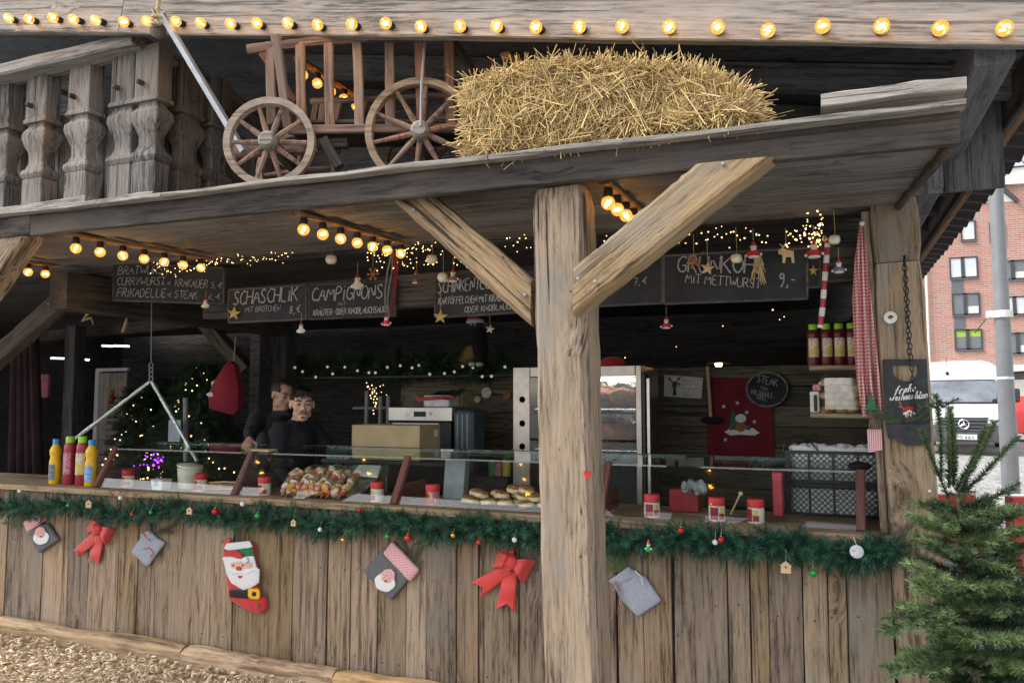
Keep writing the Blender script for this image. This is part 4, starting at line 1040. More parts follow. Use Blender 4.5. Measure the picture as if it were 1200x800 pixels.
m = MB(); lo = Vector((0, 0, -.016)); m.prism([fa + lo, fb_ + lo, fc + lo, fd + lo], [fa + lo * 1.5, fb_ + lo * 1.5, fc + lo * 1.5, fd + lo * 1.5]); m.build('tray', M['steel'], ft)
m = MB(); wq = [fc * .62 + fd * .38, fc * .9 + fd * .1, fb_ * .4 + fc * .6, fd * .35 + fb_ * .35 + fc * .3]; m.pillow([q + Vector((0, 0, .02)) for q in wq], Vector((0, 0, .006)), .9); m.build('paper', M['paper'], ft)
ORD = ['first', 'second', 'third', 'fourth', 'fifth', 'sixth', 'seventh', 'eighth', 'ninth', 'tenth', 'eleventh']
mats_sk = ['pepperred', 'pork', 'onion', 'pepperyellow', 'pork', 'onion', 'peppergreen', 'pork']
ex = (fb_ - fa).normalized(); ey = (fd - fa).normalized(); en = ex.cross(ey).normalized()
if en.z < 0: en = -en
k = 0
for lay in range(2):
    for i in range(11 if lay == 0 else 7):
        f = 0.05 + i * (0.074 if lay == 0 else .085); base = fa * (1 - f) + fb_ * f + en * (.026 + lay * .034) + ex * (.02 * lay)
        sk = thing('skewer', '%s vegetable skewer from the left in the %s layer on the foil tray' % (ORD[i], ['lower', 'upper'][lay]), 'skewer', base, group='vegetable skewers on the foil tray')
        dirn = (ey + ex * random.uniform(-.35, .05) + en * random.uniform(-.02, .05)).normalized(); L = random.uniform(.24, .29) - .06 * lay
        m = MB(); m.tube([base - dirn * .04, base + dirn * (L + .02)], .0022, 5); m.build('stick', M['stick'], sk)
        q = 0.0; j = random.randrange(8)
        while q < L:
            w = random.uniform(.022, .034); m = MB(); rot = Matrix.Rotation(random.random() * 6, 3, dirn)
            mn = mats_sk[j % 8]; c_ = base + dirn * (q + w / 2)
            m.sphere(c_, (random.uniform(.019, .026), random.uniform(.018, .025), random.uniform(.018, .024)) if mn == 'pork' else (random.uniform(.024, .032), random.uniform(.020, .030), random.uniform(.008, .013)), 8, 5, rot=dirn.to_track_quat('Z', 'Y').to_matrix() @ Matrix.Rotation(random.random() * 6, 3, 'Z') @ Matrix.Rotation(random.uniform(-.4, .4), 3, 'X'))
            m.v = [tuple(c_ + (Vector(v) - c_) * (1 + .45 * noise.noise(Vector(v) * 45))) for v in m.v]; m.build('piece', M[mn], sk, smooth=True); q += w * .82; j += 1
# ------------------------------------------------------------------ patties on foil
pa_, pb_, pc_, pd_ = A(525, 590, .07), A(650, 596, .07), A(665, 568, .36), A(560, 563, .36)
for q in (pa_, pb_, pc_, pd_): q.z = CT + .010
pt = thing('foil_tray', 'flat foil sheet with a pile of browned patties', 'tray', (pa_ + pb_) / 2)
foil_sheet('f', (pa_, pb_, pc_, pd_), 0, 0, .006, 9, 12, 6).build('foil', M['foil'], pt)
def patty(P, r, lb):
    t = thing('patty', lb, 'patty', P, random.random() * 6, group='browned patties on the foil')
    t.rotation_euler = (random.uniform(-.18, .18), random.uniform(-.18, .18), random.random() * 6)
    m = MB(); m.lathe([(r * .8, 0), (r * .98, .006), (r, .017), (r * .94, .027)], 16); m.build('dough', M['dough'], t, world=False, smooth=True)
    m = MB(); m.lathe([(r * .95, .026), (r * .88, .034), (r * .5, .040), (0, .041)], 16); m.build('crust', M['pattytop'], t, world=False, smooth=True)
for lay, row, pxs in ((0, 0, (553, 573, 594, 617, 640)), (0, 1, (548, 566, 588, 610, 634)), (0, 2, (566, 590, 615)), (1, 0, (564, 590, 614, 628)), (1, 1, (560, 584, 608)), (2, 0, (602, 616))):
    for q_, px in enumerate(pxs):
        P = A(px + random.uniform(-2, 2), 586, .13 + row * .075 + lay * .03); P.z = CT + .014 + lay * .036; patty(P, .047, '%s browned patty from the left in the %s row, %s' % (ORD[q_], ['front', 'middle', 'rear'][row], ['lying on the foil', 'second layer', 'top of the pile'][lay]))
# food further right inside the case: folded napkin bundle, red box, wooden tongs
P = A(810, 580, .34); P.z = CT
m = MB(); m.bbox((A(803, 585, .42).x, .42, CT + .06), (.16, .10, .12), .004); tag(m.build('red_carton', M['ketchup'], loc=(A(803, 585, .42).x, .42, CT)), 'dark red carton standing in the right section of the glass case', 'carton')
m = MB()
for k in range(9):
    a = random.random() * 6.28; m.tube([A(815, 577, .3) + Vector((random.uniform(-.06, .06), random.uniform(-.03, .03), random.uniform(-.01, .03))), A(815, 577, .3) + Vector((random.uniform(-.07, .07), random.uniform(-.03, .03), .03 + random.uniform(-.01, .03)))], [.014, .024], 7)
tag(m.build('grey_rag', M['cupgrey'], loc=A(815, 577, .3), smooth=True), 'crumpled grey rag lying on the red carton in the case', 'rag')
m = MB(); q0, q1 = A(856, 602, .15), A(868, 578, .2); m.tube([q0, q1], .005, 6); m.sphere(q1, (.012, .006, .012), 8, 6)
tag(m.build('wooden_spoon', M['stick'], loc=q0, smooth=True), 'wooden stick leaning behind the glass beside the middle jar', 'spoon')
tr = thing('red_tray', 'red plastic tray standing between the jars and the black crates', 'tray', A(913, 590, .3)); m = MB(); m.bbox(A(913, 575, .3), (.05, .3, .22), .006); m.build('tray', M['ketchup'], tr)
# scale-like stack of grey paper packs
m = MB(); q = A(535, 555, .4); m.bbox((q.x, q.y, CT + .12), (.14, .07, .24), .003, Matrix.Rotation(R(-8), 3, 'X')); tag(m.build('paper_pack', M['cupgrey'], loc=(q.x, q.y, CT)), 'pale grey paper pack standing behind the jar by the patties', 'pack')
# purple lights inside the case
pl = thing('purple_lights', 'tangle of small purple lights glowing in the left of the case', 'light string', A(180, 545, .40))
m = MB(); mw = MB(); pts = []
for k in range(26):
    q = A(random.gauss(181, 10), random.gauss(540, 5), .40); pts.append(q); m.sphere(q, .005 if k > 2 else .010, 6, 4)
m.build('light_points', M['purple'], pl)['kind'] = 'stuff'
mw.tube(pts, .0015, 4); mw.build('wire', M['black'], pl)
# hanging sling: wire, ring, two foil-wrapped rods
sl = thing('hanging_sling', 'two foil wrapped rods hung in a V from a wire and chain', 'sling', A(177, 440, .40))
m = MB(); m.tube([A(178, 318, .4), A(177, 425, .4)], .0035, 6); m.build('wire', M['pipe'], sl)
m = MB()
for k in range(4):
    c_ = A(177, 428 + k * 5.2, .4); N = 12
    m.tube([c_ + Vector((.013 * math.cos(a) if k % 2 else .005 * math.cos(a), .005 * math.cos(a) if k % 2 else .013 * math.cos(a), .020 * math.sin(a))) for a in [2 * math.pi * q / N for q in range(N)]], .0045, 6, closed=True)
m.build('chain', M['pipe'], sl, smooth=True)
for a, b in (((176, 447), (88, 514)), ((178, 447), (231, 540))):
    m = MB(); p, q = A(*a, .4), A(*b, .36); N = 22; m.tube([p * (1 - i / N) + q * (i / N) for i in range(N + 1)], [random.uniform(.011, .0165) for _ in range(N + 1)], 8); m.build('rod', M['wrap'], sl)
# board on the glass top where the hand rests
m = MB(); q = A(309, 528, .30); m.bbox((q.x, q.y, zc + .016), (.17, .09, .016), .003, Matrix.Rotation(R(-6), 3, 'Z')); tag(m.build('wooden_board', M['stick'], loc=(q.x, q.y, zc + .008)), 'small pale wooden board on the glass top under the older man\'s hand', 'board')

# ------------------------------------------------------------------ garland along the counter edge
gpx = list(range(-120, 1056, 5))
def gar_c(px):
    s_ = 8 * math.sin(px / 19.0) + 5 * math.sin(px / 7.3 + 1) + (3 * math.sin(px / 47.0))
    base = 590 + (px - 20) * (641 - 584) / 1020 - 2 if px > 20 else 588
    return base + s_ * .45 + 2
gar = thing('pine_garland', 'long bushy green tinsel pine garland draped along the counter edge', 'garland', (0, -.07, CT - .05))
path = [A(px, gar_c(px), -.085) for px in gpx]
m = MB(); m.tube(path, .007, 6); m.build('stem', M['bark'], gar)
ng = 3000
idx = rng.uniform(0, len(path) - 1.001, ng); i0 = idx.astype(int); fr = (idx - i0)[:, None]
PA = np.array([tuple(p) for p in path]); pos = PA[i0] * (1 - fr) + PA[i0 + 1] * fr
th = rng.random(ng) * 2 * np.pi
dirs = np.stack([rng.normal(size=ng) * .75, -np.abs(np.cos(th)) * .95 + .12, np.sin(th) * 1.0 - .12], 1)
# sprig template: short twig with needles all round
nv, nf = [], []
for k in range(26):
    f = .12 + .88 * k / 25; a = k * 2.4; l = .030 * (1.0 - .35 * f)
    b0 = np.array([f * .075, 0, 0]); d_ = np.array([.020, math.cos(a) * l, math.sin(a) * l]); w = np.array([0, -math.sin(a), math.cos(a)]) * .0016
    o = len(nv); nv += [b0 - w, b0 + w, b0 + d_]; nf.append((o, o + 1, o + 2))
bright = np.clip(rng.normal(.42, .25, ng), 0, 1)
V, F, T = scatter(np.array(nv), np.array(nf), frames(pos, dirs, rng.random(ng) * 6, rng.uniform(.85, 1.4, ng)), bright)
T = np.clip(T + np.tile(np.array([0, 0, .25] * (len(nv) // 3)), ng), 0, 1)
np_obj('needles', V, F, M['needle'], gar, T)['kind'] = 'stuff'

def hang_bauble(px, py, mat, r=0.016, y=-.165, lab_=None):
    P = A(px, py, y); t = thing('bauble', lab_, 'bauble', P, group='baubles hanging from the counter garland')
    m = MB(); m.sphere((0, 0, 0), r, 14, 10); m.build('ball', M[mat], t, world=False, smooth='all')
    m = MB(); m.lathe([(r * .3, r * .93), (r * .3, r * 1.3)], 8); m.build('cap', M['bauble_gold'], t, world=False)
    m = MB(); m.tube([(0, 0, r * 1.3), (.002, .02, r * 1.3 + .035)], .0012, 4); m.build('thread', M['rope'], t, world=False)
for px, py, mt, r, lb in ((23, 575, 'bauble_white', .013, 'white bauble in the garland at the far left'), (80, 592, 'bauble_green', .014, 'green bauble left of the house shaped tag'), (141, 583, 'bauble_white', .014, 'white bauble above the gap beside the left red bow'),
        (155, 602, 'bauble_red', .012, 'red bauble low in the garland above the light grey bag'), (177, 600, 'bauble_green', .014, 'green bauble above the left light grey bag'), (252, 599, 'bauble_red', .019, 'red bauble above the stocking, left one'),
        (284, 590, 'bauble_white', .015, 'white bauble above the santa stocking'), (302, 604, 'bauble_green', .017, 'green bauble right above the stocking'), (375, 620, 'bauble_white', .013, 'white bauble at the garland bottom under the skewers'),
        (402, 632, 'bauble_gold', .014, 'gold bauble hanging left of the gingham felt bag'), (421, 597, 'bauble_red', .013, 'small red bauble under the jar by the skewers'), (454, 628, 'bauble_green', .016, 'green bauble above the gingham felt bag'),
        (478, 630, 'bauble_red', .019, 'red bauble above the gingham felt bag'), (531, 627, 'bauble_gold', .014, 'gold bauble under the patties'), (561, 635, 'bauble_red', .014, 'red bauble left above the big red bow'), (603, 632, 'bauble_white', .014, 'white bauble right above the big red bow'),
        (798, 621, 'bauble_red', .015, 'red bauble high in the garland right of the post'), (838, 635, 'bauble_white', .013, 'white bauble paired with a red one'), (845, 632, 'bauble_red', .015, 'red bauble paired with a white one'), (953, 671, 'bauble_green', .018, 'green bauble right of the wooden birdhouse tag')):
    hang_bauble(px, py, mt, r, lab_=lb)
P = A(1004, 646, -.17); t = thing('paper_disc', 'flat white disc ornament at the right end of the garland', 'ornament', P)
m = MB(); m.lathe([(0, -.006), (.024, -.006), (.029, -.002), (.029, .002), (.024, .006), (0, .006)], 20, axis='y'); m.build('disc', M['bauble_white'], t, world=False, smooth=True)
m = MB(); m.tube([(0, 0, .028), (-.012, .01, .065)], .0015, 4); m.build('thread', M['paper'], t, world=False)
def house_tag(px, py, s_, label, y=-.165):
    P = A(px, py, y); t = thing('wooden_house_tag', label, 'ornament', P, random.uniform(-.2, .2))
    q = s_ / 2; o2 = [(-q * .8, -q), (q * .8, -q), (q * .8, q * .2), (q, q * .2), (0, q), (-q, q * .2), (-q * .8, q * .2)]
    m = MB(); m.prism([(x, -.004, z) for x, z in o2], [(x, .004, z) for x, z in o2]); m.build('house', M['stick'], t, world=False)
    m = MB(); m.lathe([(0, -.002), (.006, -.002), (.006, .002)], 8, c=(0, -.005, 0), axis='y'); m.build('hole', M['gingerbread'], t, world=False)
    m = MB(); m.tube([(0, 0, q), (.0, .015, q + .05)], .0014, 4); m.build('thread', M['rope'], t, world=False)
house_tag(104, 590, .052, 'pale wooden house tag above the left red bow'); house_tag(222, 598, .045, 'narrow wooden house tag left of the stocking'); house_tag(921, 664, .055, 'pale birdhouse tag hanging low at the right of the garland'); house_tag(344, 612, .04, 'small beige tag in the garland below the skewer tray')
# little santa in the garland
P = A(760, 639, -.17); t = thing('santa_ornament', 'tiny santa figure on the garland right of the big post', 'ornament', P)
m = MB(); m.lathe([(0, -.03), (.014, -.028), (.016, -.012), (.010, .0)], 10); m.build('coat', M['bauble_green'], t, world=False, smooth=True)
m = MB(); m.sphere((0, 0, .006), .009, 8, 6); m.build('head', M['pinkskin'], t, world=False, smooth=True)
m = MB(); m.lathe([(.010, .010), (.007, .02), (0, .034)], 8); m.build('hat', M['red'], t, world=False, smooth=True)
m = MB(); m.sphere((0, -.004, .001), (.009, .006, .008), 8, 6); m.sphere((.013, -.006, -.014), .006, 6, 4); m.sphere((-.013, -.006, -.014), .006, 6, 4); m.build('beard', M['whitefelt'], t, world=False)

# ------------------------------------------------------------------ flat felt things on the planks
FY = -0.012
def pxs(pts, Y): return [A(x, y, Y) for x, y in pts]
def felt(parent, name, pts, mat, y=FY, th=0.02, inset=.88):
    m = MB(); m.pillow(pxs(pts, y), Vector((0, -th, 0)), inset, soft=True); return m.build(name, M[mat], parent, smooth='all')
def flatp(parent, name, pts, mat, y, th=0.003):
    m = MB(); m.prism(pxs(pts, y - th), pxs(pts, y)); return m.build(name, M[mat], parent)
def quadbag(label, body, cuff, mat, cuffmat, face=None, group='felt gift bags on the plank wall'):
    c = A(sum(p[0] for p in body) / len(body), sum(p[1] for p in body) / len(body), FY)
    t = thing('felt_bag', label, 'gift bag', c, group=group)
    felt(t, 'pouch', body, mat); 
    if cuff: felt(t, 'cuff', cuff, cuffmat, FY, .024, .92)
    return t
def santa_face(t, cx, cy, s_, ang, hat='gingham2'):
    ca, sa = math.cos(ang), math.sin(ang)
    Q = lambda u_, v_: (cx + (u_ * ca - v_ * sa) * s_, cy + (u_ * sa + v_ * ca) * s_)
    y = FY - .024
    beard = [Q(1.0 * math.cos(a) * (1 + .06 * math.cos(6 * a)), .15 + .9 * math.sin(a) * (1 + .06 * math.cos(6 * a))) for a in np.linspace(0, 2 * math.pi, 25)[:-1]]
    felt(t, 'beard', beard, 'whitefelt', y, .005, .9)
    felt(t, 'face', [Q(.52 * math.cos(a), -.15 + .34 * math.sin(a)) for a in np.linspace(0, 2 * math.pi, 15)[:-1]], 'pinkskin', y - .006, .003)
    felt(t, 'hat', [Q(-.72, -.32), Q(-.45, -.95), Q(.1, -1.25), Q(.62, -.95), Q(.78, -.3), Q(0, -.5)], hat, y - .006, .005)
    felt(t, 'nose', [Q(.13 * math.cos(a), .0 + .13 * math.sin(a)) for a in np.linspace(0, 2 * math.pi, 9)[:-1]], 'bauble_red', y - .010, .004)
    for sx in (-.22, .22): felt(t, 'eye', [Q(sx + .06 * math.cos(a), -.22 + .07 * math.sin(a)) for a in np.linspace(0, 2 * math.pi, 7)[:-1]], 'black', y - .009, .002)
b = quadbag('dark grey felt bag with a santa face at the far left of the planks', [(34, 622), (57, 612), (71, 632), (47, 648)], [(29, 612), (48, 595), (57, 608), (34, 624)], 'greyfelt', 'gingham2')
santa_face(b, 48, 628, 9.5, -.25)
b = quadbag('dark grey felt bag with a red gingham cuff and santa face, tilted right', [(427, 669), (452, 640), (483, 675), (459, 703)], [(450, 647), (461, 633), (493, 667), (482, 681)], 'greyfelt', 'gingham2')
santa_face(b, 452, 680, 12.5, .35)
b = quadbag('small light grey felt bag with a red twine heart, left of the stocking', [(155, 646), (171, 622), (195, 635), (174, 664)], [(165, 626), (176, 620), (186, 629), (178, 637)], 'lightfelt', 'lightfelt')
m = MB(); m.tube(pxs([(168, 643), (174, 641), (180, 647), (176, 652)], FY - .026), .0035, 5); m.build('twine', M['ribbon'], b)
m = MB(); m.tube(pxs([(168, 624), (170, 628), (176, 633)], FY - .027), .0035, 5); m.build('twine', M['ribbon'], b)
b = quadbag('light grey felt bag with pink ribbons hanging, right of the big post', [(716, 679), (738, 664), (757, 675), (776, 703), (748, 722), (729, 703)], [(713, 680), (738, 662), (746, 674), (726, 687)], 'lightfelt', 'lightfelt')
for k, pts in enumerate(([(721, 680), (717, 698), (719, 715), (713, 730)], [(724, 682), (727, 702), (724, 716), (727, 736)], [(720, 680), (725, 694), (730, 712), (729, 728)])):
    m = MB(); m.tube(pxs(pts, FY - .035), [(.0055, .0018)] * 4, 6); m.build('ribbon', M['label_pink'] if k < 2 else M['lightfelt'], b)
m = MB(); m.tube(pxs([(744, 668), (752, 676), (753, 684)], FY - .03), .0035, 5); m.build('cord', M['whitefelt'], b)
for (pts, bx) in (([(108, 625), (104, 633), (105, 642)], None),):
    pass
# bows: ribbon bands; every band is a curved sheet between two pixel edges
def sheet(m, P, nu, nv, th=.0018):
    """P(u, v) -> point; a thin closed sheet"""
    g = [[P(i / nu, j / nv) for i in range(nu + 1)] for j in range(nv + 1)]; vs_ = [p for r_ in g for p in r_]; n = len(vs_)
    vs_ += [p + Vector((0, th, 0)) for p in vs_]; W = nu + 1
    fs = [(j * W + i, j * W + i + 1, (j + 1) * W + i + 1, (j + 1) * W + i) for j in range(nv) for i in range(nu)]; fs += [tuple(n + q for q in reversed(f)) for f in fs]
    for i in range(nu):
        for j in (0, nv): fs.append((j * W + i, j * W + i + 1, n + j * W + i + 1, n + j * W + i))
    for j in range(nv):
        for i in (0, nu): fs.append((j * W + i, (j + 1) * W + i, n + (j + 1) * W + i, n + j * W + i))
    m.add(vs_, fs)
def lerp2(a, b, t): return (a[0] + (b[0] - a[0]) * t, a[1] + (b[1] - a[1]) * t)
def ribbon_loop(t, k0, k1, t0, t1, bulge):
    """k0-k1 pinched edge at the knot, t0-t1 outer fold"""
    m = MB(); sd = random.random() * 9
    def F_(u_, v_):
        kp = lerp2(k0, k1, .5 + (v_ - .5) * .75); tp = lerp2(t0, t1, v_); p = lerp2(kp, tp, u_); y = FY - .014 - bulge * math.sin(math.pi * min(1, u_ ** .75)) ** .8 - .006 * math.sin(v_ * 11 + sd) * (1 - u_)
        return A(p[0], p[1], y)
    def B_(u_, v_):
        kp = lerp2(k0, k1, .5 + (v_ - .5) * .75); tp = lerp2(t0, t1, v_); p = lerp2(kp, tp, u_ * .985); return A(p[0] + 1.2, p[1] + 1.2, FY - .004 - .008 * math.sin(math.pi * u_))
    sheet(m, F_, 12, 8); m.build('loop', M['ribbon'], t, smooth='all'); m = MB(); sheet(m, B_, 8, 4); m.build('loop_back', M['ribbon'], t, smooth='all')
def ribbon_tail(t, k0, k1, t0, t1, notch):
    m = MB(); sd = random.random() * 9
    def F_(u_, v_):
        a, b = lerp2(k0, t0, u_), lerp2(k1, t1, u_); p = lerp2(a, b, v_)
        if u_ > .8: f = (u_ - .8) / .2 * (1 - abs(2 * v_ - 1)); mid = lerp2(lerp2(t0, t1, .5), notch, 1); p = lerp2(p, (p[0] + notch[0] - (t0[0] + t1[0]) / 2, p[1] + notch[1] - (t0[1] + t1[1]) / 2), f)
        return A(p[0], p[1], FY - .010 - .010 * math.sin(u_ * 5 + sd) ** 2 - .006 * math.cos((v_ - .5) * 3))
    sheet(m, F_, 14, 6); m.build('tail', M['ribbon'], t, smooth='all')
def bow(label, loops, tails, knot):
    t = thing('ribbon_bow', label, 'bow', A(knot[0], knot[1], FY), group='red ribbon bows on the planks')
    for tl in tails: ribbon_tail(t, *tl)
    for lp in loops: ribbon_loop(t, *lp)
    m = MB(); kx, ky, kr = knot; s_ = mpp(kx, ky, FY) * kr; c = A(kx, ky, FY - .040); vs_ = []
    m.sphere(c, (s_, .026, s_ * .92), 14, 10); m.v = [tuple(Vector(v) + Vector((0, -.004 * math.sin((v[0] - c.x) / s_ * 8), 0))) for v in m.v]; m.build('knot', M['ribbon'], t, smooth='all')
bow('smaller red glittery bow, left on the planks', [((109, 625), (116, 612), (100, 622), (107, 606), .05), ((108, 614), (119, 612), (105, 608), (122, 606), .03), ((116, 626), (119, 615), (123, 640), (135, 619), .05)], [((108, 623), (117, 633), (85, 645), (90, 653), (92, 646)), ((112, 627), (122, 627), (102, 660), (116, 662), (109, 654))], (114, 620, 7))
bow('big red glittery bow just left of the support post', [((592, 666), (600, 650), (577, 664), (584, 645), .06), ((590, 651), (603, 650), (585, 645), (603, 640), .035), ((600, 667), (605, 653), (612, 684), (628, 655), .06)], [((590, 661), (601, 671), (552, 682), (562, 701), (566, 688)), ((590, 670), (606, 669), (581, 714), (603, 717), (594, 707))], (597, 658, 10.5))
# fir sprigs tucked behind the bags
sprv, sprf = [], []
for k in range(70):
    f = k / 69; sd = 1 if k % 2 else -1; b0 = np.array([f, 0, 0]); d_ = np.array([.10, sd * .20 * (1 - .4 * f), .03 * math.sin(k * 1.7)]); w = np.array([.012, 0, 0]) * 1.3
    o_ = len(sprv); sprv += [b0 - w, b0 + w, b0 + d_]; sprf.append((o_, o_ + 1, o_ + 2))
sprv, sprf = np.array(sprv), np.array(sprf)
def sprig(label, branches, y=FY - .004, mat='firn', tint=.25):
    t = thing('fir_sprig', label, 'fir sprig', A(*branches[0][0], y), group='fir sprigs on the planks')
    m = MB(); ps, ds, ls = [], [], []
    for a, b in branches:
        p, q = A(*a, y), A(*b, y - .02); m.tube([p, q], .0025, 5); ps.append(tuple(p)); ds.append(tuple(q - p)); ls.append((q - p).length)
    m.build('twig', M['bark'], t); ls = np.array(ls)
    mats4 = frames(np.array(ps), np.array(ds), np.full(len(ps), math.pi / 2), np.stack([ls, np.full(len(ps), .12), np.full(len(ps), .12)], 1))
    V, F, T = scatter(sprv, sprf, mats4, np.full(len(ps), tint)); np_obj('needles', V, F, M[mat], t, T)['kind'] = 'stuff'
sprig('fir sprig peeking out left of the dark santa bag', [((38, 606), (4, 613)), ((38, 603), (10, 603)), ((36, 610), (14, 618)), ((30, 606), (8, 596))])
sprig('fir sprig above the small light grey bag', [((178, 622), (182, 606)), ((184, 624), (206, 613)), ((186, 622), (203, 624)), ((178, 620), (176, 611))], tint=.05)
sprig('fir sprig beside the tilted gingham bag', [((478, 660), (496, 640)), ((480, 650), (474, 634)), ((484, 662), (496, 658)), ((478, 655), (486, 636))], tint=.1)
sprig('fir sprig above the light grey bag with ribbons', [((736, 668), (706, 652)), ((734, 664), (712, 646)), ((730, 668), (702, 664)), ((736, 662), (724, 648))], tint=.5)
# santa stocking
st = thing('santa_stocking', 'red felt christmas stocking with a santa face and yellow buckle', 'stocking', A(288, 670, FY))
felt(st, 'boot', [(264, 641), (294, 633), (301, 640), (303, 676), (306, 690), (314, 700), (315, 711), (308, 718), (296, 716), (270, 701), (269, 685)], 'redfelt', FY, .034, .93)
felt(st, 'cuff', [(263, 642), (266, 636), (293, 633), (297, 641), (268, 645)], 'whitefelt', FY - .032, .010, .9)
felt(st, 'band', [(264, 643), (296, 639), (299, 652), (266, 648)], 'greenfelt', FY - .033, .008, .92)
felt(st, 'loop', [(262, 640), (265, 631), (270, 629), (272, 633), (267, 640)], 'ribbon', FY - .02, .012, .7)
felt(st, 'beard', [(261, 653), (268, 650), (282, 652), (298, 651), (301, 664), (305, 667), (304, 682), (296, 688), (286, 691), (272, 683), (266, 672), (263, 658)], 'whitefelt', FY - .036, .012, .9)
felt(st, 'hat', [(264, 646), (276, 644), (283, 648), (286, 654), (280, 654), (270, 651), (264, 652)], 'redfelt', FY - .049, .008, .85)
felt(st, 'pompom', [(288 + 4 * math.cos(a), 656 + 4 * math.sin(a)) for a in np.linspace(0, 6.28, 9)[:-1]], 'whitefelt', FY - .05, .012, .6)
felt(st, 'face', [(270, 659), (282, 657), (296, 659), (295, 665), (282, 666), (271, 665)], 'pinkskin', FY - .049, .003)
felt(st, 'nose', [(280 + 3.8 * math.cos(a), 665.5 + 2.4 * math.sin(a)) for a in np.linspace(0, 6.28, 9)[:-1]], 'redfelt', FY - .052, .008)
felt(st, 'mouth', [(278, 674), (285, 674), (281.5, 678)], 'redfelt', FY - .049, .004)
felt(st, 'moustache', [(268, 668), (281, 668), (298, 668), (290, 673), (281, 671), (272, 673)], 'whitefelt', FY - .049, .004)
for x in (273.5, 284.5): felt(st, 'eye', [(x + 1.4 * math.cos(a), 662 + 1.5 * math.sin(a)) for a in np.linspace(0, 6.28, 7)[:-1]], 'black', FY - .0525, .003)
felt(st, 'belt', [(269, 690), (304, 689), (310, 698), (292, 701), (269, 699)], 'black', FY - .034, .006, .95)
bk_ = felt(st, 'buckle', [(292, 689), (303, 689), (305, 692), (305, 699), (303, 702), (293, 701), (291, 698), (291, 691)], 'yellow', FY - .041, .007, .9)
felt(st, 'buckle_hole', [(295.5, 693), (300, 693), (300, 698), (295.5, 698)], 'black', FY - .0495, .003)
felt(st, 'button', [(303 + 2 * math.cos(a), 708 + 2 * math.sin(a)) for a in np.linspace(0, 6.28, 9)[:-1]], 'greenfelt', FY - .037, .006)
# red heart painted on the post
hp = [(688 + 4 * s_[0], 556 + 5 * s_[1]) for s_ in ((0, -.5), (.5, -1), (1, -.6), (.8, .2), (0, 1.1), (-.8, .2), (-1, -.6), (-.5, -1))]
m = MB(); q = [A(x, y, YA - .006) for x, y in hp]; m.prism(q, [v + Vector((0, .004, 0)) for v in q]); tag(m.build('red_heart', M['bauble_red'], loc=q[0]), 'small red heart stuck on the big support post', 'heart sticker')
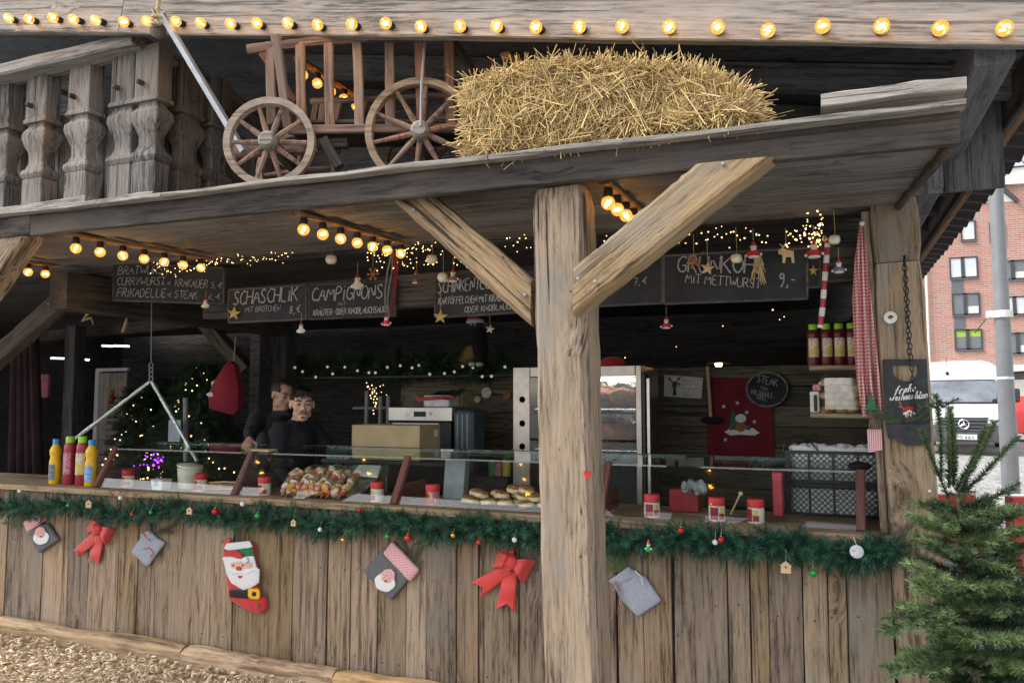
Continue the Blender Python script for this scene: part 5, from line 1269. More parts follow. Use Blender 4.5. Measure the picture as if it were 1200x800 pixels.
# ------------------------------------------------------------------ hand lettering: stroke font in a unit box
GL = {
 'A': '0,0 .3,1 .6,0|.12,.4 .5,.4', 'B': '0,0 0,1 .4,.95 .45,.75 .35,.55 0,.52|.35,.55 .55,.3 .45,.05 0,0', 'C': '.55,.85 .35,1 .1,.8 0,.5 .1,.15 .35,0 .58,.15',
 'D': '0,0 0,1 .3,.95 .55,.6 .5,.25 .3,.02 0,0', 'E': '.5,1 0,1 0,0 .52,0|0,.52 .42,.52', 'F': '.55,1 0,1 0,0|0,.52 .42,.52', 'G': '.58,.85 .35,1 .1,.8 0,.5 .1,.15 .35,0 .58,.15 .58,.45 .35,.45',
 'H': '0,0 0,1|.55,0 .55,1|0,.52 .55,.52', 'I': '.1,0 .1,.75|.1,.95 .12,1', 'K': '0,0 0,1|.55,1 0,.45|.15,.55 .58,0', 'L': '0,1 0,0 .5,0', 'M': '0,0 .1,1 .38,.3 .66,1 .76,0', 'N': '0,0 0,1 .55,0 .55,1',
 'O': '.3,1 .08,.8 0,.5 .08,.18 .3,0 .52,.18 .6,.5 .52,.82 .3,1', 'P': '0,0 0,1 .4,.97 .52,.75 .4,.52 0,.48', 'R': '0,0 0,1 .4,.97 .5,.75 .38,.54 0,.5|.2,.5 .56,0', 'S': '.5,.88 .3,1 .08,.88 .1,.65 .45,.4 .5,.15 .28,0 .02,.12',
 'T': '0,1 .6,1|.3,1 .3,0', 'U': '0,1 0,.25 .12,.03 .3,0 .48,.05 .55,.25 .55,1', 'V': '0,1 .3,0 .6,1', 'W': '0,1 .18,0 .4,.65 .6,0 .8,1', 'Y': '0,1 .28,.5|.58,1 .15,0', 'Z': '0,1 .55,1 0,0 .58,0',
 '0': '.3,1 .05,.7 .05,.3 .3,0 .5,.3 .5,.7 .3,1', '4': '.35,0 .35,1 0,.3 .55,.3', '5': '.5,1 .1,1 .05,.55 .35,.6 .52,.3 .35,.02 .02,.08', '6': '.45,1 .1,.6 .02,.25 .25,0 .48,.2 .3,.48 .05,.3', '7': '0,1 .5,1 .18,0|.1,.5 .45,.5', '8': '.3,.52 .08,.75 .28,1 .48,.78 .3,.52 .05,.25 .28,0 .5,.25 .3,.52', '9': '.45,.75 .25,.55 .05,.75 .25,1 .45,.8 .4,.3 .2,0',
 ',': '.1,.08 .02,-.15', '-': '.05,.42 .35,.42', '.': '.05,0 .08,.04', '€': '.5,.85 .28,.95 .1,.5 .25,.05 .5,.1|0,.6 .36,.6|0,.42 .34,.42', ' ': '',
 'w': '.02,.5 .1,.0 .22,.4 .34,0 .48,.55',
 'f': '.3,.95 .2,1.0 .12,.8 .1,-.2|0,.55 .28,.55', 'F_': '', 'r': '.05,.55 .08,0|.08,.38 .2,.55 .32,.5', 'o': '.18,.55 .02,.3 .15,0 .32,.25 .18,.55 .38,.5', 'h': '.05,0 .08,1.05 .2,.98|.08,.4 .22,.55 .3,.4 .3,.05 .38,.02', 'e': '.02,.28 .3,.35 .18,.55 .02,.3 .15,0 .36,.12',
 'i': '.06,.55 .08,.05 .16,.02|.1,.8 .12,.84', 'n': '.04,.55 .06,0|.06,.38 .2,.55 .28,.4 .28,.05 .36,.02', 'a': '.28,.5 .12,.55 .02,.25 .12,0 .26,.2 .28,.55 .28,.08 .36,.02', 'c': '.28,.48 .14,.55 .02,.28 .14,0 .3,.1', 't': '.12,.95 .1,.1 .22,0 .3,.06|0,.6 .26,.6',
}
for a, b in (('Ä', 'A'), ('Ö', 'O'), ('Ü', 'U')): GL[a] = GL[b] + '|.15,1.18 .17,1.24|.42,1.18 .44,1.24'
def gw(ch): return 0.32 if ch in 'I,.-it' else 0.42 if ch in ' rehnacof' else 0.88 if ch in 'MW' else 0.68
def lettering(parent, txt, a, b, h, Y, mat='chalk', sw=0.10, slant=0.12, jit=0.03, seed=0, off=0.003, name='lettering'):
    """txt runs from pixel a to pixel b (baseline) on the plane y = Y, letter height h pixels"""
    P, Q = at(a[0], a[1], Y - off), at(b[0], b[1], Y - off); hm = h * mpp(a[0], a[1], Y); r_ = random.Random(seed + len(txt))
    W = sum(gw(c) for c in txt) - .1; ux = (Q - P) / W; uz = Vector((0, 0, hm)); m = MB(); x = 0; nrm = Vector((0, -1, 0)); wv = sw * hm / 2
    for ch in txt:
        for st in (GL.get(ch, '').split('|') if GL.get(ch) else ()):
            pts = []
            for q in st.split():
                u_, v_ = [float(z) for z in q.split(',')]; pts.append((u_ + r_.uniform(-jit, jit), v_ + r_.uniform(-jit, jit)))
            # smooth once
            if len(pts) > 2:
                s2 = [pts[0]]
                for p_, q_ in zip(pts[:-1], pts[1:]): s2 += [(p_[0] * .75 + q_[0] * .25, p_[1] * .75 + q_[1] * .25), (p_[0] * .25 + q_[0] * .75, p_[1] * .25 + q_[1] * .75)]
                pts = s2 + [pts[-1]]
            W3 = [P + ux * (x + u_ + v_ * slant) + uz * v_ for u_, v_ in pts]
            L_, R_ = [], []
            for i, p_ in enumerate(W3):
                d = W3[min(i + 1, len(W3) - 1)] - W3[max(i - 1, 0)]
                if d.length < 1e-7: d = Vector((1, 0, 0))
                n_ = d.normalized().cross(nrm) * wv * r_.uniform(.75, 1.15); L_.append(p_ + n_); R_.append(p_ - n_)
            n = len(W3); m.add(L_ + R_, [(i, i + 1, n + i + 1, n + i) for i in range(n - 1)])
        x += gw(ch)
    return m.build(name, M[mat], parent)

def board(label, quad, Y, th=0.018, frame=True):
    c = at(sum(p[0] for p in quad) / 4, sum(p[1] for p in quad) / 4, Y)
    t = thing('menu_board', label, 'chalkboard', c, group='chalk menu boards over the counter')
    q = [at(x, y, Y) for x, y in quad]; m = MB(); m.prism(q, [v + Vector((0, th, 0)) for v in q]); m.build('panel', M['board'], t)
    if frame:
        m = MB()
        for p_, n_ in zip(q, q[1:] + q[:1]): m.bar(p_ + Vector((0, th / 2 - .002, 0)), n_ + Vector((0, th / 2 - .002, 0)), th + .004, .010, up=(n_ - p_).cross(Vector((0, 1, 0))))
        m.build('frame', M['dark'], t)
    return t
BY = 0.04
b = board('left chalkboard listing bratwurst, currywurst and frikadelle', [(133, 308), (262, 314), (262, 356), (133, 352)], BY)
for tx, a, c, h in (('BRATWURST', (138, 322), (198, 321), 10), ('CURRYWURST', (137, 334), (193, 334), 9), ('FRIKADELLE', (137, 347.5), (194, 348.5), 10), ('4,-€', (188, 334), (200, 334), 5), ('4,-€', (187, 348), (201, 348), 6), ('KRAKAUER', (205, 335.5), (243, 337.5), 9), ('5,-€', (247, 337.5), (260, 337.5), 7), ('STEAK', (204, 349), (231, 350.5), 9), ('6,-€', (244, 351), (258, 350.5), 7)):
    lettering(b, tx, a, c, h, BY, seed=3)
b = board('schaschlik chalkboard with a golden star at its lower left', [(268, 340), (359, 334), (359, 374), (268, 378)], BY)
lettering(b, 'SCHASCHLIK', (273, 357.5), (348, 352), 16, BY); lettering(b, 'MIT BRÖTCHEN', (287, 366), (328, 364), 6.5, BY); lettering(b, '8,€', (338, 368), (352, 366), 9.5, BY)
b = board('campignons chalkboard left of the long candy stripe ribbon', [(362, 334), (463, 329), (463, 370), (362, 374)], BY)
lettering(b, 'CAMPIGNONS', (365, 353), (448, 349.5), 16, BY); lettering(b, 'MIT', (396, 358.5), (405, 358), 4.5, BY); lettering(b, 'KRÄUTER- ODER KNOBLAUCHSAUCE', (367, 370), (455, 365.5), 7, BY, sw=.14)
b = board('schinkenteller chalkboard partly hidden by the left brace', [(510, 327), (640, 318), (640, 364), (510, 372)], BY)
lettering(b, 'SCHINKENTELLER', (513, 344), (592, 336), 14, BY); lettering(b, 'KARTÖFFELCHEN MIT KRÄUTER', (514, 357), (598, 352), 8, BY, sw=.13); lettering(b, 'ODER KNOBLAUCH', (544, 366.5), (602, 362), 7, BY, sw=.13)
b = board('chalkboard mostly hidden behind the right brace, priced seven euro', [(672, 312), (776, 302), (776, 355), (672, 360)], BY)
lettering(b, 'KARTOFFELN', (672, 346), (725, 341), 7, BY); lettering(b, '7,-€', (743, 334.5), (758, 332.5), 8.5, BY)
b = board('large grünkohl chalkboard between the big post and corner post', [(778, 300), (946, 291), (946, 350), (778, 356)], BY)
lettering(b, 'GRÜNKOHL', (793, 319), (897, 320), 19, BY); lettering(b, 'MIT METTWURST', (803, 331), (891, 338), 11, BY); lettering(b, '9,-', (912, 337), (929, 335), 17, BY)
b = board('small dark board with a pale star, right of the large chalkboard', [(943, 302), (961, 301), (961, 336), (943, 337)], .055)

# ------------------------------------------------------------------ hanging decorations
def cord(t, P, z1): m = MB(); m.tube([P, Vector((P.x, P.y, z1))], .0016, 4); m.build('thread', M['rope'], t)
def star_pts(cx, cy, r, rot=0, k=.42, n=5): return [(cx + (r if i % 2 == 0 else r * k) * math.sin(rot + math.pi * i / n), cy - (r if i % 2 == 0 else r * k) * math.cos(rot + math.pi * i / n)) for i in range(2 * n)]
def star(label, cx, cy, r, mat, Y=-.02, rot=0, hang=True, name='star_ornament'):
    t = thing(name, label, 'star', at(cx, cy, Y), group='star ornaments over the counter')
    q = star_pts(cx, cy, r, rot); c = at(cx, cy, Y); m = MB(); ps = [at(x, y, Y) for x, y in q]; n = len(ps)
    m.add(ps + [c + Vector((0, -.014, 0)), c + Vector((0, .014, 0))], [(i, (i + 1) % n, n) for i in range(n)] + [((i + 1) % n, i, n + 1) for i in range(n)]); m.build('star', M[mat], t)
    if hang: cord(t, at(cx, cy - r, Y), at(cx, cy - r, Y).z + .12)
star('golden star on the lower left of the schaschlik board', 274, 367, 8.5, 'gold', .02, .1, False); star('golden star under the schinkenteller board', 516, 371, 9, 'gold', .02, .05)
star('small pale green star beside the dark figure with santa hat', 574, 385.5, 6, 'label_cream', .3, .2); star('dim wooden star on the small dark board', 953, 317, 7, 'gold', .045, 0, False)
star('wooden star with a red bead beside the right brace', 829, 314, 9, 'stick', -.03, .15)
def apple(label, cx, cy, r=6.3, Y=-.02):
    P = at(cx, cy, Y); t = thing('apple_ornament', label, 'ornament', P, group='cream apple ornaments over the counter'); s_ = mpp(cx, cy, Y) * r
    m = MB(); m.lathe([(0, -s_ * .75), (s_ * .6, -s_ * .82), (s_ * .95, -s_ * .45), (s_ * 1.05, .1 * s_), (s_ * .85, s_ * .7), (s_ * .4, s_ * .82), (0, s_ * .6)], 14); m.build('apple', M['cream'], t, world=False, smooth='all')
    m = MB(); m.tube([(0, 0, s_ * .6), (.003, 0, s_ * 1.6), (0, 0, .16)], .0016, 4); m.build('thread', M['rope'], t, world=False)
for l_, x, y in (('cream apple ornament above the campignons board', 388, 304), ('upper cream apple ornament left of the left brace', 506, 304), ('lower cream apple ornament at the corner of the schinkenteller board', 519, 325), ('cream apple ornament above the grünkohl lettering', 863, 303), ('cream apple ornament nearest the corner post', 978, 281)): apple(l_, x, y)
def santa(label, cx, cy, s_=1.0, Y=-.03, coat='red', beard=True):
    P = at(cx, cy, Y); k = mpp(cx, cy, Y) * s_; t = thing('santa_ornament', label, 'ornament', P, group='little santa figures over the counter')
    m = MB(); m.lathe([(0, -9 * k), (5 * k, -9 * k), (6 * k, -7 * k), (4 * k, 0)], 10); m.build('coat', M[coat], t, world=False, smooth=True)
    for sx in (-1, 1): m = MB(); m.tube([(sx * 4 * k, 0, -3 * k), (sx * 8 * k, -k, -5.5 * k)], 1.6 * k, 6); m.build('sleeve', M[coat], t, world=False, smooth=True)
    m = MB(); m.sphere((0, 0, 2 * k), 3.4 * k, 8, 6); m.build('head', M['pinkskin'], t, world=False, smooth=True)
    m = MB(); m.lathe([(3.7 * k, 3.5 * k), (2.6 * k, 7 * k), (0, 11 * k)], 8); m.build('hat', M['redfelt'], t, world=False, smooth=True)
    m = MB(); m.lathe([(3.4 * k, 2.8 * k), (4.3 * k, 3.4 * k), (3.6 * k, 4.6 * k)], 10); m.sphere((0, -2.4 * k, -.2 * k), (3 * k, 2 * k, 3 * k), 8, 6); m.sphere((8.3 * k, -k, -5.4 * k), 1.7 * k, 6, 4); m.sphere((-8.3 * k, -k, -6.4 * k), 1.7 * k, 6, 4); m.lathe([(5.4 * k, -9.4 * k), (6.4 * k, -8.6 * k), (6 * k, -7.4 * k)], 10); m.build('white_trim', M['whitefelt'], t, world=False, smooth=True)
    m = MB(); m.tube([(0, 0, 11 * k), (0, 0, 26 * k)], .0016, 4); m.build('thread', M['rope'], t, world=False)
santa('santa figure in red hanging over the word grünkohl', 883, 293, 1.0); santa('wide armed santa figure left of the striped cane', 954, 292, 1.1); santa('round gnome with white hat right of the striped cane', 983, 312, .85, coat='label_grey')
santa('santa figure at the end of the candy stripe ribbon', 453, 375, .7); santa('santa figure hanging under the grünkohl board', 781, 378, .75, .3); santa('pale angel figure above the campignons board', 419, 330, .9, coat='cream')
santa('little snowman white figure under the schaschlik board', 353, 384, .65, coat='whitefelt'); santa('tiny hanging figure under the left menu board', 241, 355, .6, coat='cream'); santa('gingerbread girl figure above the schinkenteller lettering', 531, 323, .8, coat='gingerbread')
santa('dim round face ornament beside the campignons board', 488, 325, .85, .1, coat='gingerbread')
t = thing('snowflake_ornament', 'wooden snowflake hanging above the campignons board', 'ornament', at(437, 321, -.02)); m = MB(); c = at(437, 321, -.02)
for i in range(6):
    a = i * math.pi / 3; q = c + Vector((math.cos(a), 0, math.sin(a))) * .042; m.tube([c, q], .0045, 5)
    for sg in (-.6, .6): w_ = c + Vector((math.cos(a), 0, math.sin(a))) * .025; m.tube([w_, w_ + Vector((math.cos(a + sg), 0, math.sin(a + sg))) * .016], .0035, 4)
m.build('snowflake', M['gingerbread'], t)
cord(t, at(437, 313, -.02), at(437, 290, -.02).z)
t = thing('snowflake_ornament', 'brown wooden snowflake hanging over the letter R of grünkohl', 'ornament', at(813, 306, -.02)); m = MB(); c = at(813, 306, -.02)
for i in range(6): a = i * math.pi / 3 + .2; m.tube([c, c + Vector((math.cos(a), 0, math.sin(a))) * .038], .006, 5)
m.build('snowflake', M['gingerbread'], t); cord(t, at(813, 300, -.02), at(813, 275, -.02).z)
t = thing('reindeer_ornament', 'flat wooden reindeer hanging right of the grünkohl lettering', 'ornament', at(921, 299, -.02)); m = MB()
o = [(912, 293), (918, 290), (922, 293), (930, 294), (931, 308), (928, 308), (927, 301), (921, 301), (920, 308), (917, 308), (917, 299), (912, 297)]
q = [at(x, y, -.02) for x, y in o]; m.prism(q, [v + Vector((0, .008, 0)) for v in q]); m.tube([q[1], at(914, 286, -.02)], .003, 4); m.tube([q[1], at(920, 285, -.02), at(923, 286, -.02)], .003, 4); m.build('reindeer', M['stick'], t); cord(t, at(921, 290, -.02), at(921, 268, -.02).z)
# twisted cane and ribbons
t = thing('striped_cane', 'long red and white twisted candy cane hanging beside the shelf bottles', 'candy cane', at(963, 384, .02)); pts = [at(x, y, .02) for x, y in ((964, 279), (968, 280), (970, 288), (968, 310), (966, 335), (964, 360), (961, 384))]
m = MB()
for k in range(44):
    f = k / 43 * (len(pts) - 1); i = min(int(f), len(pts) - 2); p0_ = pts[i].lerp(pts[i + 1], f - i); f2 = min((k + 1) / 43 * (len(pts) - 1), len(pts) - 1); i2 = min(int(f2), len(pts) - 2); p1_ = pts[i2].lerp(pts[i2 + 1], f2 - i2)
    if (p1_ - p0_).length > 1e-5:
        sh_ = Vector((0.010, 0, 0)); n = 10; ring = []
        m.tube([p0_, p1_], .0135, 9, mi=(k // 3) % 2, caps=False)
m.build('cane', [M['whitefelt'], M['ketchup']], t)
t = thing('stripe_ribbon', 'red and white striped ribbon bunch hanging right of the campignons board', 'ribbon', at(456, 370, -.06))
for k, pts in enumerate(([(461, 292), (459, 320), (454, 348), (456, 372)], [(462, 292), (463, 318), (461, 345), (458, 368)], [(460, 294), (454, 318), (451, 345), (452, 366)], [(463, 292), (466, 315), (463, 340)])):
    m = MB(); m.tube([at(x, y, -.05 - .01 * k) for x, y in pts], [(.009, .002)] * len(pts), 6); m.build('strand', M['ketchup'] if k % 2 else M['lightfelt'], t)
t = thing('straw_tassel', 'dry straw star tassel hanging over the last letters of mettwurst', 'ornament', at(890, 318, -.03)); m = MB()
for k in range(30): p = at(889 + random.uniform(-3, 3), 299, -.03); q = at(889 + random.uniform(-9, 9), 310 + random.uniform(0, 24), -.03 + random.uniform(-.02, .02)); m.tube([p, q], .0015, 4)
m.build('straws', M['stick'], t)['kind'] = 'stuff'
for lb, pts in (('curled dry chilli bunch under the left tie beam', [(100, 364), (104, 366), (97, 376), (107, 372), (110, 381)]), ('dry pod hanging under the left tie beam', [(149, 370), (148, 378), (144, 389)])):
    m = MB(); ps = [at(x, y, 1.6) for x, y in pts]; m.tube(ps, [.006, .018, .016, .014, .004][:len(ps)], 7); tag(m.build('dried_pod', M['stick'], loc=ps[0], smooth=True), lb, 'dried pod')
# fairy lights
def oct_pts(m, c, r): m.add([c + Vector(v) * r for v in ((1, 0, 0), (-1, 0, 0), (0, 1, 0), (0, -1, 0), (0, 0, 1), (0, 0, -1))], [(0, 2, 4), (2, 1, 4), (1, 3, 4), (3, 0, 4), (2, 0, 5), (1, 2, 5), (3, 1, 5), (0, 3, 5)])
def fairy(label, spans, n, Y, spread=6, r=.0040, grp='fairy light strings'):
    c = at(spans[0][0], spans[0][1], Y); t = thing('fairy_lights', label, 'fairy lights', c, group=grp); m = MB(); w = []
    for k in range(n):
        f = k / n * (len(spans) - 1); i = int(f); f -= i; p, q = spans[i], spans[i + 1]
        P = at(p[0] + (q[0] - p[0]) * f + random.uniform(-3, 3), p[1] + (q[1] - p[1]) * f + random.gauss(0, spread), Y + random.uniform(-.04, .04)); w.append(P); oct_pts(m, P, r * random.uniform(.7, 1.3))
    m.build('light_points', M['fairy'], t)['kind'] = 'stuff'
    m = MB(); m.tube(w, .0013, 3, caps=False); m.build('wire', M['black'], t)
fairy('fairy lights sagging over the bratwurst board to the schaschlik board', [(178, 312), (205, 318), (240, 308), (262, 303), (300, 304), (345, 297)], 110, .02, 4)
fairy('dense fairy lights between the ribbon bunch and the left brace', [(430, 300), (470, 296), (500, 290), (560, 300)], 130, .02, 11)
fairy('fairy lights behind the left brace and the big post', [(560, 285), (600, 280), (640, 290), (700, 285), (740, 280)], 60, .02, 9)
fairy('fairy lights strung along the wire mesh above the grünkohl board', [(740, 276), (800, 280), (850, 272), (905, 276)], 46, .02, 6)
fairy('bright clump of fairy lights above the striped cane', [(920, 280), (945, 276), (962, 272), (955, 280)], 60, .0, 7)
fairy('loop of fairy lights rising to the awning near the corner post', [(940, 275), (946, 250), (958, 243), (964, 255), (960, 270)], 26, .0, 2)
# wire mesh
t = thing('wire_mesh', 'thin dark wire mesh hanging between the posts above the menu boards', 'wire mesh', at(800, 270, .1)); m = MB()
for y in (258, 268, 278, 288): m.tube([at(470, y + 18, .10), at(700, y + 6, .10), at(1005, y - 8, .10)], .003, 4)
for x in range(690, 1005, 36): m.tube([at(x - 14, 242, .08), at(x, 292, .10)], .003, 4)
m.build('wires', M['iron'], t)

# ------------------------------------------------------------------ shelf with bottles and bread, gingham cloth
SY = 0.32
za, zb_ = at(975, 431, SY).z, at(975, 487, SY).z
shx0, shx1 = at(948, 430, SY).x, 1.99
t = thing('hanging_shelf', 'two tier wooden hanging shelf left of the corner post', 'shelf', ((shx0 + shx1) / 2, SY, zb_))
for z in (za, zb_): timber(t, 'shelf_board', (shx0, SY + .09, z), (shx1, SY + .09, z), .26, .022, M['shelf'], seg=2)
timber(t, 'shelf_side', (shx1 - .02, SY + .1, zb_ - .05), (shx1 - .02, SY + .1, za + .3), .03, .2, M['dark'], up=(0, 1, 0), seg=1)
for k, px in enumerate((953.5, 969, 984, 999)):
    P = at(px, 424, SY + .06); P.z = za + .011
    tb = bottle(P, .222, .030, 'dark', ['dark ketchup bottle at the left end of the hanging shelf', 'second dark ketchup bottle on the hanging shelf, round cream label', 'third dark ketchup bottle on the hanging shelf', 'dark ketchup bottle half behind the gingham cloth'][k])
bb = thing('bread_bag', 'clear bag of pale bread rolls on the lower shelf board', 'bread bag', (at(982, 484, SY).x, SY + .08, zb_ + .012))
bx0, bx1 = at(963, 470, SY).x, at(1012, 470, SY).x
for r_i in range(5):
    for c_ in range(3):
        m = MB(); P = Vector((bx0 + .028 + (bx1 - bx0 - .05) * (c_ + .5 * (r_i % 2)) / 2.6, SY + .04 + .02 * c_, zb_ + .03 + r_i * .036)); m.sphere(P, (.045, .035, .021), 10, 7, rot=Matrix.Rotation(random.uniform(-.3, .3), 3, 'Y')); m.build('roll', M['dough'] if (r_i + c_) % 3 else M['bread'], bb, smooth='all')
m = MB(); m.bbox(((bx0 + bx1) / 2, SY + .06, zb_ + .113), (bx1 - bx0 + .01, .15, .20), .02); m.build('plastic_film', glass('plastic_film', (.86, .86, .84, 1), .6, .12), bb)
P = at(955, 480, SY); m = MB(); m.bbox((P.x, SY + .04, zb_ + .07), (.045, .06, .11), .005); t = tag(m.build('napkin_box', M['paper'], loc=(P.x, SY + .04, zb_ + .012)), 'small white box with a black clip left of the bread bag', 'box')
m = MB(); m.bbox((P.x + .004, SY + .004, zb_ + .065), (.016, .012, .085), .004); m.build('clip', M['black'], t, world=True)
m = MB(); m.bbox((P.x + .012, SY + .05, zb_ + .145), (.04, .05, .035), .004); tag(m.build('pink_pack', M['label_pink'], loc=(P.x + .012, SY + .05, zb_ + .127)), 'small pink pack on top of the white napkin box', 'pack')
# gingham cloth: gathered at the top
GYc = -.045
rows = [(263, 1006.5, 1010.5), (280, 1005, 1013), (300, 1002, 1016), (325, 1000, 1018.5), (350, 999, 1020.5), (380, 1000, 1024), (410, 1001.5, 1027), (440, 1003.5, 1030), (462, 1007, 1032), (484, 1011, 1033.5)]
m = MB(); nx = 26; vs_ = []
for s_ in (0, 1):
    for (y, xa_, xb__) in rows:
        for i in range(nx + 1):
            u_ = i / nx; f = (y - 263) / 221; P = at(xa_ + (xb__ - xa_) * u_, y + (8 * abs(u_ - .5) if y > 470 else 0), GYc); vs_.append(P + Vector((0, (.006 + .022 * f) * math.sin(u_ * 17 + f * 1.2) + s_ * .004, 0)))
n1 = len(rows) * (nx + 1)
m.add(vs_, [(s_ * n1 + j * (nx + 1) + i, s_ * n1 + j * (nx + 1) + i + 1, s_ * n1 + (j + 1) * (nx + 1) + i + 1, s_ * n1 + (j + 1) * (nx + 1) + i) for s_ in (0, 1) for j in range(len(rows) - 1) for i in range(nx)])
gc = thing('gingham_cloth', 'red and white gingham cloth gathered beside the corner post', 'cloth', at(1016, 484, GYc)); m.build('cloth', M['gingham'], gc, smooth=True)
m = MB(); m.sphere(at(1010, 262, GYc), .012, 8, 6); m.build('hook', M['white'], gc)
gf = thing('gingham_flap', 'small pink gingham flap under the little felt tree', 'cloth', at(1025, 527, GYc)); q = [at(x, y, GYc) for x, y in ((1016, 503), (1033, 503), (1034, 527), (1018, 530))]; m = MB(); m.prism(q, [v + Vector((0, .008, 0)) for v in q]); m.build('cloth', M['gingham2'], gf)
tr_ = thing('felt_tree', 'tiny dark green felt christmas tree hanging over the gingham cloth', 'ornament', at(1021, 470, GYc - .04)); q = [at(x, y, GYc - .04) for x, y in ((1020.5, 457), (1027, 480), (1015, 480))]; m = MB(); m.prism(q, [v + Vector((0, .012, 0)) for v in q]); m.build('tree', M['greenfelt'], tr_); q = [at(x, y, GYc - .036) for x, y in ((1018.5, 480), (1023, 480), (1024, 503), (1018, 503))]; m = MB(); m.prism(q, [v + Vector((0, .012, 0)) for v in q]); m.build('trunk', M['bark'], tr_)

# ------------------------------------------------------------------ black crates with paper lining
CYr = 0.47
cx0, cx1 = at(921, 570, CYr).x, at(1036, 570, CYr).x
def crate(z0, h, label):
    t = thing('plastic_crate', label, 'crate', ((cx0 + cx1) / 2, CYr + .18, z0), group='stacked black lattice crates'); W = cx1 - cx0; D = .36
    m = MB()
    for x in (-W / 2 + .01, W / 2 - .01):
        for y in (-D / 2 + .01, D / 2 - .01): m.box((x, y, h / 2), (.022, .022, h))
    m.build('corner_posts', M['black'], t, world=False); m = MB()
    for z in (.008, h - .008):
        for y in (-D / 2 + .006, D / 2 - .006): m.box((0, y, z), (W - .04, .012, .016))
        for x in (-W / 2 + .006, W / 2 - .006): m.box((x, 0, z), (.012, D - .04, .016))
    m.build('rim', M['black'], t, world=False); m = MB(); m.box((0, 0, .004), (W - .05, D - .05, .006)); m.build('base', M['black'], t, world=False); m = MB()
    for y in (-D / 2 + .007, D / 2 - .007):
        p = .030; n = int((W + h) / p) + 1
        for k in range(-int(h / p) - 1, int(W / p) + 1):
            for sg in (1, -1):
                x0_ = -W / 2 + k * p; a = [x0_, .012]; b_ = [x0_ + (h - .024), h - .012]
                if sg < 0: a, b_ = [x0_ + (h - .024), .012], [x0_, h - .012]
                # clip to the width
                def cl(a, b_):
                    out = []
                    for (p0_, p1_) in ((a, b_), (b_, a)):
                        x, z = p0_
                        for lim in (-W / 2 + .02, W / 2 - .02):
                            if (x < -W / 2 + .02 and lim < 0) or (x > W / 2 - .02 and lim > 0):
                                f = (lim - x) / (p1_[0] - p0_[0]) if p1_[0] != p0_[0] else 0
                                if f < 0 or f > 1: return None
                                z = p0_[1] + (p1_[1] - p0_[1]) * f; x = lim
                        out.append((x, z))
                    return out
                e = cl(a, b_)
                if e: m.bar((e[0][0], y + .001 * sg, e[0][1]), (e[1][0], y + .001 * sg, e[1][1]), .004, .0055, up=(0, 1, 0))
        for k in range(1, 4): m.box((-W / 2 + W * k / 4, y - .004, h / 2), (.010, .008, h - .03))
    m.build('lattice', M['black'], t, world=False)['kind'] = 'stuff'
    return t
ch_ = (at(980, 529, CYr).z - CT) / 2
crate(CT, ch_, 'lower black lattice crate standing on the counter beside the corner post'); cu = crate(CT + ch_ + .002, ch_, 'upper black lattice crate with a wire handle and paper lining')
m = MB(); m.tube([at(x, y, CYr) for x, y in ((918, 530), (920, 517), (930, 511), (941, 511), (952, 520), (959, 528))], .004, 6); m.build('handle', M['black'], cu, smooth=True)
for k in range(2):
    m = MB(); z0 = CT + .012 + k * (ch_ + .002); W = cx1 - cx0 - .05; N = 40; vs_ = []; D = .338
    for j in range(6):
        for i in range(N): a = 2 * math.pi * i / N; sx = max(-1, min(1, math.cos(a) * 1.35)); sy = max(-1, min(1, math.sin(a) * 1.35)); top = z0 + ch_ - .02 + (.022 * abs(math.sin(i * .9)) + .012 if k else -.02); P = Vector(((cx0 + cx1) / 2 + sx * W / 2, CYr + .18 + sy * D / 2, z0 + (top - z0) * j / 5)); vs_.append(P + Vector((noise.noise(P * 30), noise.noise(P * 30 + Vector((9, 0, 0))), 0)) * .004)
    m.add(vs_, [(j * N + i, j * N + (i + 1) % N, (j + 1) * N + (i + 1) % N, (j + 1) * N + i) for j in range(5) for i in range(N)] + [tuple(range(N))])
    if k:
        m2 = m
        for i in range(9): m.sphere(((cx0 + cx1) / 2 - W / 2 + W * (i + .5) / 9, CYr + .07, z0 + ch_ - .005), (.034, .03, .022 + .008 * (i % 2)), 10, 6)
    tag(m.build('paper_lining', M['whitefelt'], loc=((cx0 + cx1) / 2, CYr + .18, z0), smooth=True), ['white paper lining inside the lower black crate', 'scalloped white paper lining bulging out of the upper black crate'][k], 'paper lining')
m = MB(); P = at(1001, 541, .3); m.sphere((dx[-1] + .01, .24, zc + .03), (.055, .045, .022), 12, 8); tag(m.build('black_cap', M['matblack'], loc=(dx[-1] + .01, .24, zc + .008), smooth=True), 'black cloth cap lying on the right end of the glass case', 'cap')

# ------------------------------------------------------------------ things on the partition
WY = PY - .02
t = thing('deer_sign', 'small white sign with a dark deer and faint handwriting, hung crooked', 'sign', at(801, 454, WY)); q = [at(x, y, WY - .012) for x, y in ((778.5, 439), (824, 442.5), (822, 467), (778, 464))]; m = MB(); m.prism(q, [v + Vector((0, .01, 0)) for v in q]); m.build('plate', M['paper'], t)
m = MB(); D_ = lambda pts: [at(x, y, WY - .0135) for x, y in pts]
for pts in ([(788, 463), (793, 463), (792, 455), (794, 449), (796, 452), (797, 449), (791, 447), (787, 450), (789, 455)],): q = D_(pts); m.prism(q, [v + Vector((0, .001, 0)) for v in q])
for pts in ([(790, 448), (786, 446), (783, 443)], [(786, 446), (785, 442)], [(792, 447), (795, 445), (794, 442)], [(795, 445), (797, 442)]): m.tube(D_(pts), .004, 4)
m.build('deer', M['black'], t); m = MB(); r_ = random.Random(2)
